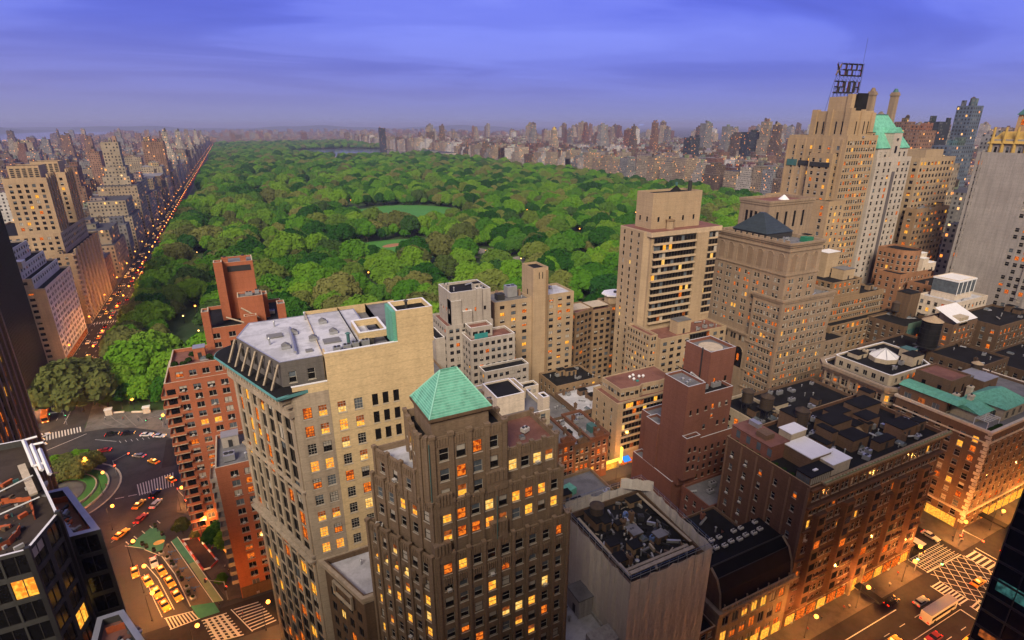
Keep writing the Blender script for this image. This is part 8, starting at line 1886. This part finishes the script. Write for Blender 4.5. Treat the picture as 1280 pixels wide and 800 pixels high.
t = thing('construction_barrier', 'red and white barrier fence around a dug-up tree bed', 'barrier', (-25.6, 159, 0)); b = MB(); P4 = [(-30.4, 166.6), (-26.2, 166.0), (-20.6, 152.4), (-22.4, 150.2), (-24.2, 150.2)]; RW = flat('barrier_red', (0.42, 0.05, 0.03), 0.6, 0.1)
for i in range(5):
    u, v = Vector(P4[i]), Vector(P4[(i+1) % 5]); n = max(1, int((v-u).length/1.6))
    for j in range(n): p, q = u.lerp(v, j/n)-Vector((-25.6, 159)), u.lerp(v, (j+0.94)/n)-Vector((-25.6, 159)); b.bar((p.x, p.y, 0.75), (q.x, q.y, 0.75), 0.3, RW if (i+j) % 3 else PAINTS['white'], 4)
b.build('rail', t)
b = MB(); b.prism([(p[0]+25.6, p[1]-159) for p in P4][::-1], 0.14, 0.2, groundmat('dug_soil', (0.05, 0.03, 0.02), (0.08, 0.05, 0.03), 0.5)); b.build('soil', t)
for (x, y, l) in ((-64.3, 270.8, 'pale stone gate pier on the left of the park entrance'), (-49.6, 265.6, 'pale stone gate pier on the right of the park entrance')):
    t = thing('gate_pier', l, 'gate pier', (x, y, 0.15)); b = MB(); b.box(-1.3, -1.0, 0, 1.3, 1.0, 2.6, WHITE_B); b.box(-1.5, -1.2, 2.6, 1.5, 1.2, 2.95, M_WHT); b.build('shaft', t)
for (a, c, l) in (((-62.8, 270.8), (-58.5, 269.6), 'low pale stone wall beside the left gate pier'), ((-55.6, 268.0), (-51.2, 266.2), 'low pale stone wall beside the right gate pier')):
    b = MB(); b.bar((*a, 0.6), (*c, 0.6), 0.5, WHITE_B, 4); tag(b.build('low_wall'), l, 'wall')
for (x, y, l) in ((-21.2, 166.8, 'first glowing canopy at the foot of the orange brick house'), (-16.6, 153.6, 'glowing canopy beside the brick annex')):
    t = thing('cafe_canopy', l, 'canopy', (x, y, 0.14), 0.4); b = MB(); b.frustum(rect(-2, -1.2, 2, 1.2), 2.6, rect(-1.4, -0.2, 1.4, 0.2), 3.4, emis('canopy_orange', (1.0, 0.28, 0.04), 1.2)); b.build('cover', t); b = MB()
    for sx in (-1.8, 1.8): b.bar((sx, 0, 0), (sx, 0, 2.6), 0.06, M_STEEL)
    b.build('post', t)
# people: one continuous skinned body, a few poses
def person_mesh(seed, top, legs, stride=0.35):
    bm = bmesh.new(); sk = bm.verts.layers.skin.verify(); V = {}
    J = dict(pel=(0, 0, 0.95, .15), wst=(0, 0, 1.12, .14), chs=(0, 0.02, 1.36, .17), nek=(0, 0.02, 1.52, .065), hed=(0, 0.05, 1.62, .10), crn=(0, 0.04, 1.74, .085), lh=(-.10, 0, .92, .10), rh=(.10, 0, .92, .10), lk=(-.10, stride*.45, .50, .07), rk=(.10, -stride*.2, .50, .07), la=(-.10, stride*.55, .08, .05), ra=(.10, -stride*.8, .10, .05), lt=(-.10, stride*.55+.17, .04, .04), rt=(.10, -stride*.8+.17, .05, .04), ls=(-.20, .02, 1.42, .07), rs=(.20, .02, 1.42, .07), le=(-.26, -.08, 1.16, .05), re=(.26, .08, 1.16, .05), lw=(-.25, .0, .93, .04), rw=(.25, .2, .98, .04))
    for k, v in J.items(): V[k] = bm.verts.new(v[:3])
    for a, c in (('pel', 'wst'), ('wst', 'chs'), ('chs', 'nek'), ('nek', 'hed'), ('hed', 'crn'), ('pel', 'lh'), ('pel', 'rh'), ('lh', 'lk'), ('rh', 'rk'), ('lk', 'la'), ('rk', 'ra'), ('la', 'lt'), ('ra', 'rt'), ('chs', 'ls'), ('chs', 'rs'), ('ls', 'le'), ('rs', 're'), ('le', 'lw'), ('re', 'rw')): bm.edges.new((V[a], V[c]))
    for k, v in J.items(): V[k][sk].radius = (v[3], v[3]); V[k][sk].use_root = (k == 'pel')
    me = bpy.data.meshes.new('person_skin'); bm.to_mesh(me); bm.free(); o = bpy.data.objects.new('person_skin', me); COL.objects.link(o)
    o.modifiers.new('s', 'SKIN'); sb = o.modifiers.new('d', 'SUBSURF'); sb.levels = 1
    bpy.context.view_layer.update(); ev = o.evaluated_get(bpy.context.evaluated_depsgraph_get()); m2 = bpy.data.meshes.new_from_object(ev); bpy.data.objects.remove(o)
    m2.name = 'person'; m2.materials.clear(); 
    for m in (top, legs, flat('skin_tone', (0.38, 0.22, 0.15), 0.6, 0.1), flat('hair_dark', (0.03, 0.02, 0.015), 0.7, 0.1)): m2.materials.append(m)
    for p in m2.polygons:
        z = p.center.z; p.material_index = 3 if z > 1.66 and p.center.y < 0.10 or z > 1.74 else 2 if z > 1.49 or (z < 1.0 and abs(p.center.x) > .21) else 0 if z > 0.96 else 1
        p.use_smooth = True
    return m2
PM = [(person_mesh(1, flat('coat_dark', (0.03, 0.03, 0.035)), flat('jeans', (0.04, 0.05, 0.09))), 'dark coat and blue jeans'), (person_mesh(2, flat('shirt_pale', (0.5, 0.48, 0.45)), flat('trousers_black', (0.02, 0.02, 0.02)), 0.15), 'pale shirt and black trousers'), (person_mesh(3, flat('jacket_red', (0.3, 0.04, 0.03)), flat('jeans', (0.04, 0.05, 0.09)), 0.3), 'red jacket and blue jeans')]
for i, (x, y, rz, w) in enumerate(((180.6, 63.0, 1, 'on the pavement corner by the lit shops'), (182.0, 61.2, 2, 'on the pavement corner by the lit shops'), (184.4, 62.2, 4, 'on the pavement corner by the lit shops'), (139, 61.0, 1.5, 'outside the chocolate stone house'), (128, 60.6, 4.6, 'outside the chocolate stone house'), (126.4, 61.0, 4.6, 'outside the chocolate stone house'), (-20.0, 134.4, 2, 'at the zebra crossing below the green lane'), (-22.6, 128.0, 1, 'on the wide zebra crossing'), (-14.6, 128.6, 5, 'on the wide zebra crossing'), (-37.6, 175.4, 2, 'on the green plaza'), (-34.0, 165.6, 3, 'by the planters on the plaza'), (-22.0, 158.0, 0.4, 'on the pavement beside the red-fenced bed'), (-17.6, 146.0, 3.6, 'on the pavement below the brick annex'), (-18.6, 148.5, 0.6, 'on the pavement below the brick annex'), (112, 60.8, 1.5, 'along the cross street shops'), (118, 61.4, 4.7, 'along the cross street shops'), (145, 60.4, 1.4, 'along the cross street shops'), (151, 61.8, 4.5, 'along the cross street shops'), (200, 61.5, 1.5, 'beside the long awning of the green roofed building'), (207, 62, 4.6, 'beside the long awning of the green roofed building'), (-58, 262, 1, 'crossing the paved park plaza'), (-52, 258, 3, 'crossing the paved park plaza'), (-65, 266, 5, 'crossing the paved park plaza'), (-56, 209, 2, 'on the circle island path'))):
    me, de = PM[i % 3]; o = bpy.data.objects.new('person', me); COL.objects.link(o); o.location = (x, y, 0.16 if i in (0, 1, 2, 3, 4, 5) or i > 10 else 0.03); o.rotation_euler = (0, 0, rz); tag(o, f'pedestrian in {de} {w}', 'person', f'pedestrians {w}')
# bridge over the river with its string of lights
t = thing('bridge', 'long low suspension bridge with a string of orange lights over the far river', 'bridge', (-2200, 5200, 0)); b = MB(); b.box(-1100, -10, 16, 1000, 10, 20, M_GALV); b.build('deck', t); b = MB()
for x in (-700, 300): b.box(x-9, -8, 0, x+9, 8, 80, M_GALV); b.build('tower', t) if False else None
b.build('tower', t); b = MB(); gl_ = emis('bridge_lights', (1.0, 0.42, 0.12), 2.2)
for i in range(66): b.box(-1090+i*32, -11.5, 21, -1070+i*32, -10.5, 25, gl_)
b.build('light_string', t)
# ------------------------------------------------------------------ evening haze over the whole city
hz = MB(); hz.box(-41000, -4000, -1.0, 41000, 51000, 185.0, M_WHT)
m, t, o = new_mat('haze'); g = NT(t); pv_ = g.n('ShaderNodeVolumePrincipled', {'Color': (0.42, 0.46, 0.74), 'Density': 0.00009, 'Anisotropy': 0.0}); t.links.new(pv_.outputs[0], o.inputs['Volume'])
ho = hz.build('haze'); ho.data.materials.clear(); ho.data.materials.append(m); tag(ho, 'thin blue evening haze over the city', 'haze', kind='stuff')

# the blocks on the viewer's own side of the street: unseen, added and sized to shade the canyon
sb = FB()
for (x0, x1, z) in ((-2, 10, 74), (10.2, 20, 68), (20.2, 30, 62), (30.2, 45, 54), (45.2, 60, 46), (60.2, 75, 38), (75.2, 90, 30), (90.2, 104, 24)): sb.mass(x0, 2, x1, 33.5, 0, z, PALS['brown'], ROOFC[0], x0)
for (x0, y0, x1, y1, z) in ((-22, -60, 60, -6, 140), (61, -70, 150, -22, 150), (152, -60, 300, -8, 120), (152.5, -7, 179, 30, 70), (-110, -60, -24, -6, 140), (-160, -160, 300, -80, 190), (-150, 10, -70, 80, 80), (180, 4, 300, 33, 60)): sb.mass(x0, y0, x1, y1, 0, z, PALS['tan'], ROOFC[1], x0)
so2 = sb.build('unseen_shade_blocks'); tag(so2, 'blocks across the street on the near side of the junction', 'city blocks', kind='stuff')
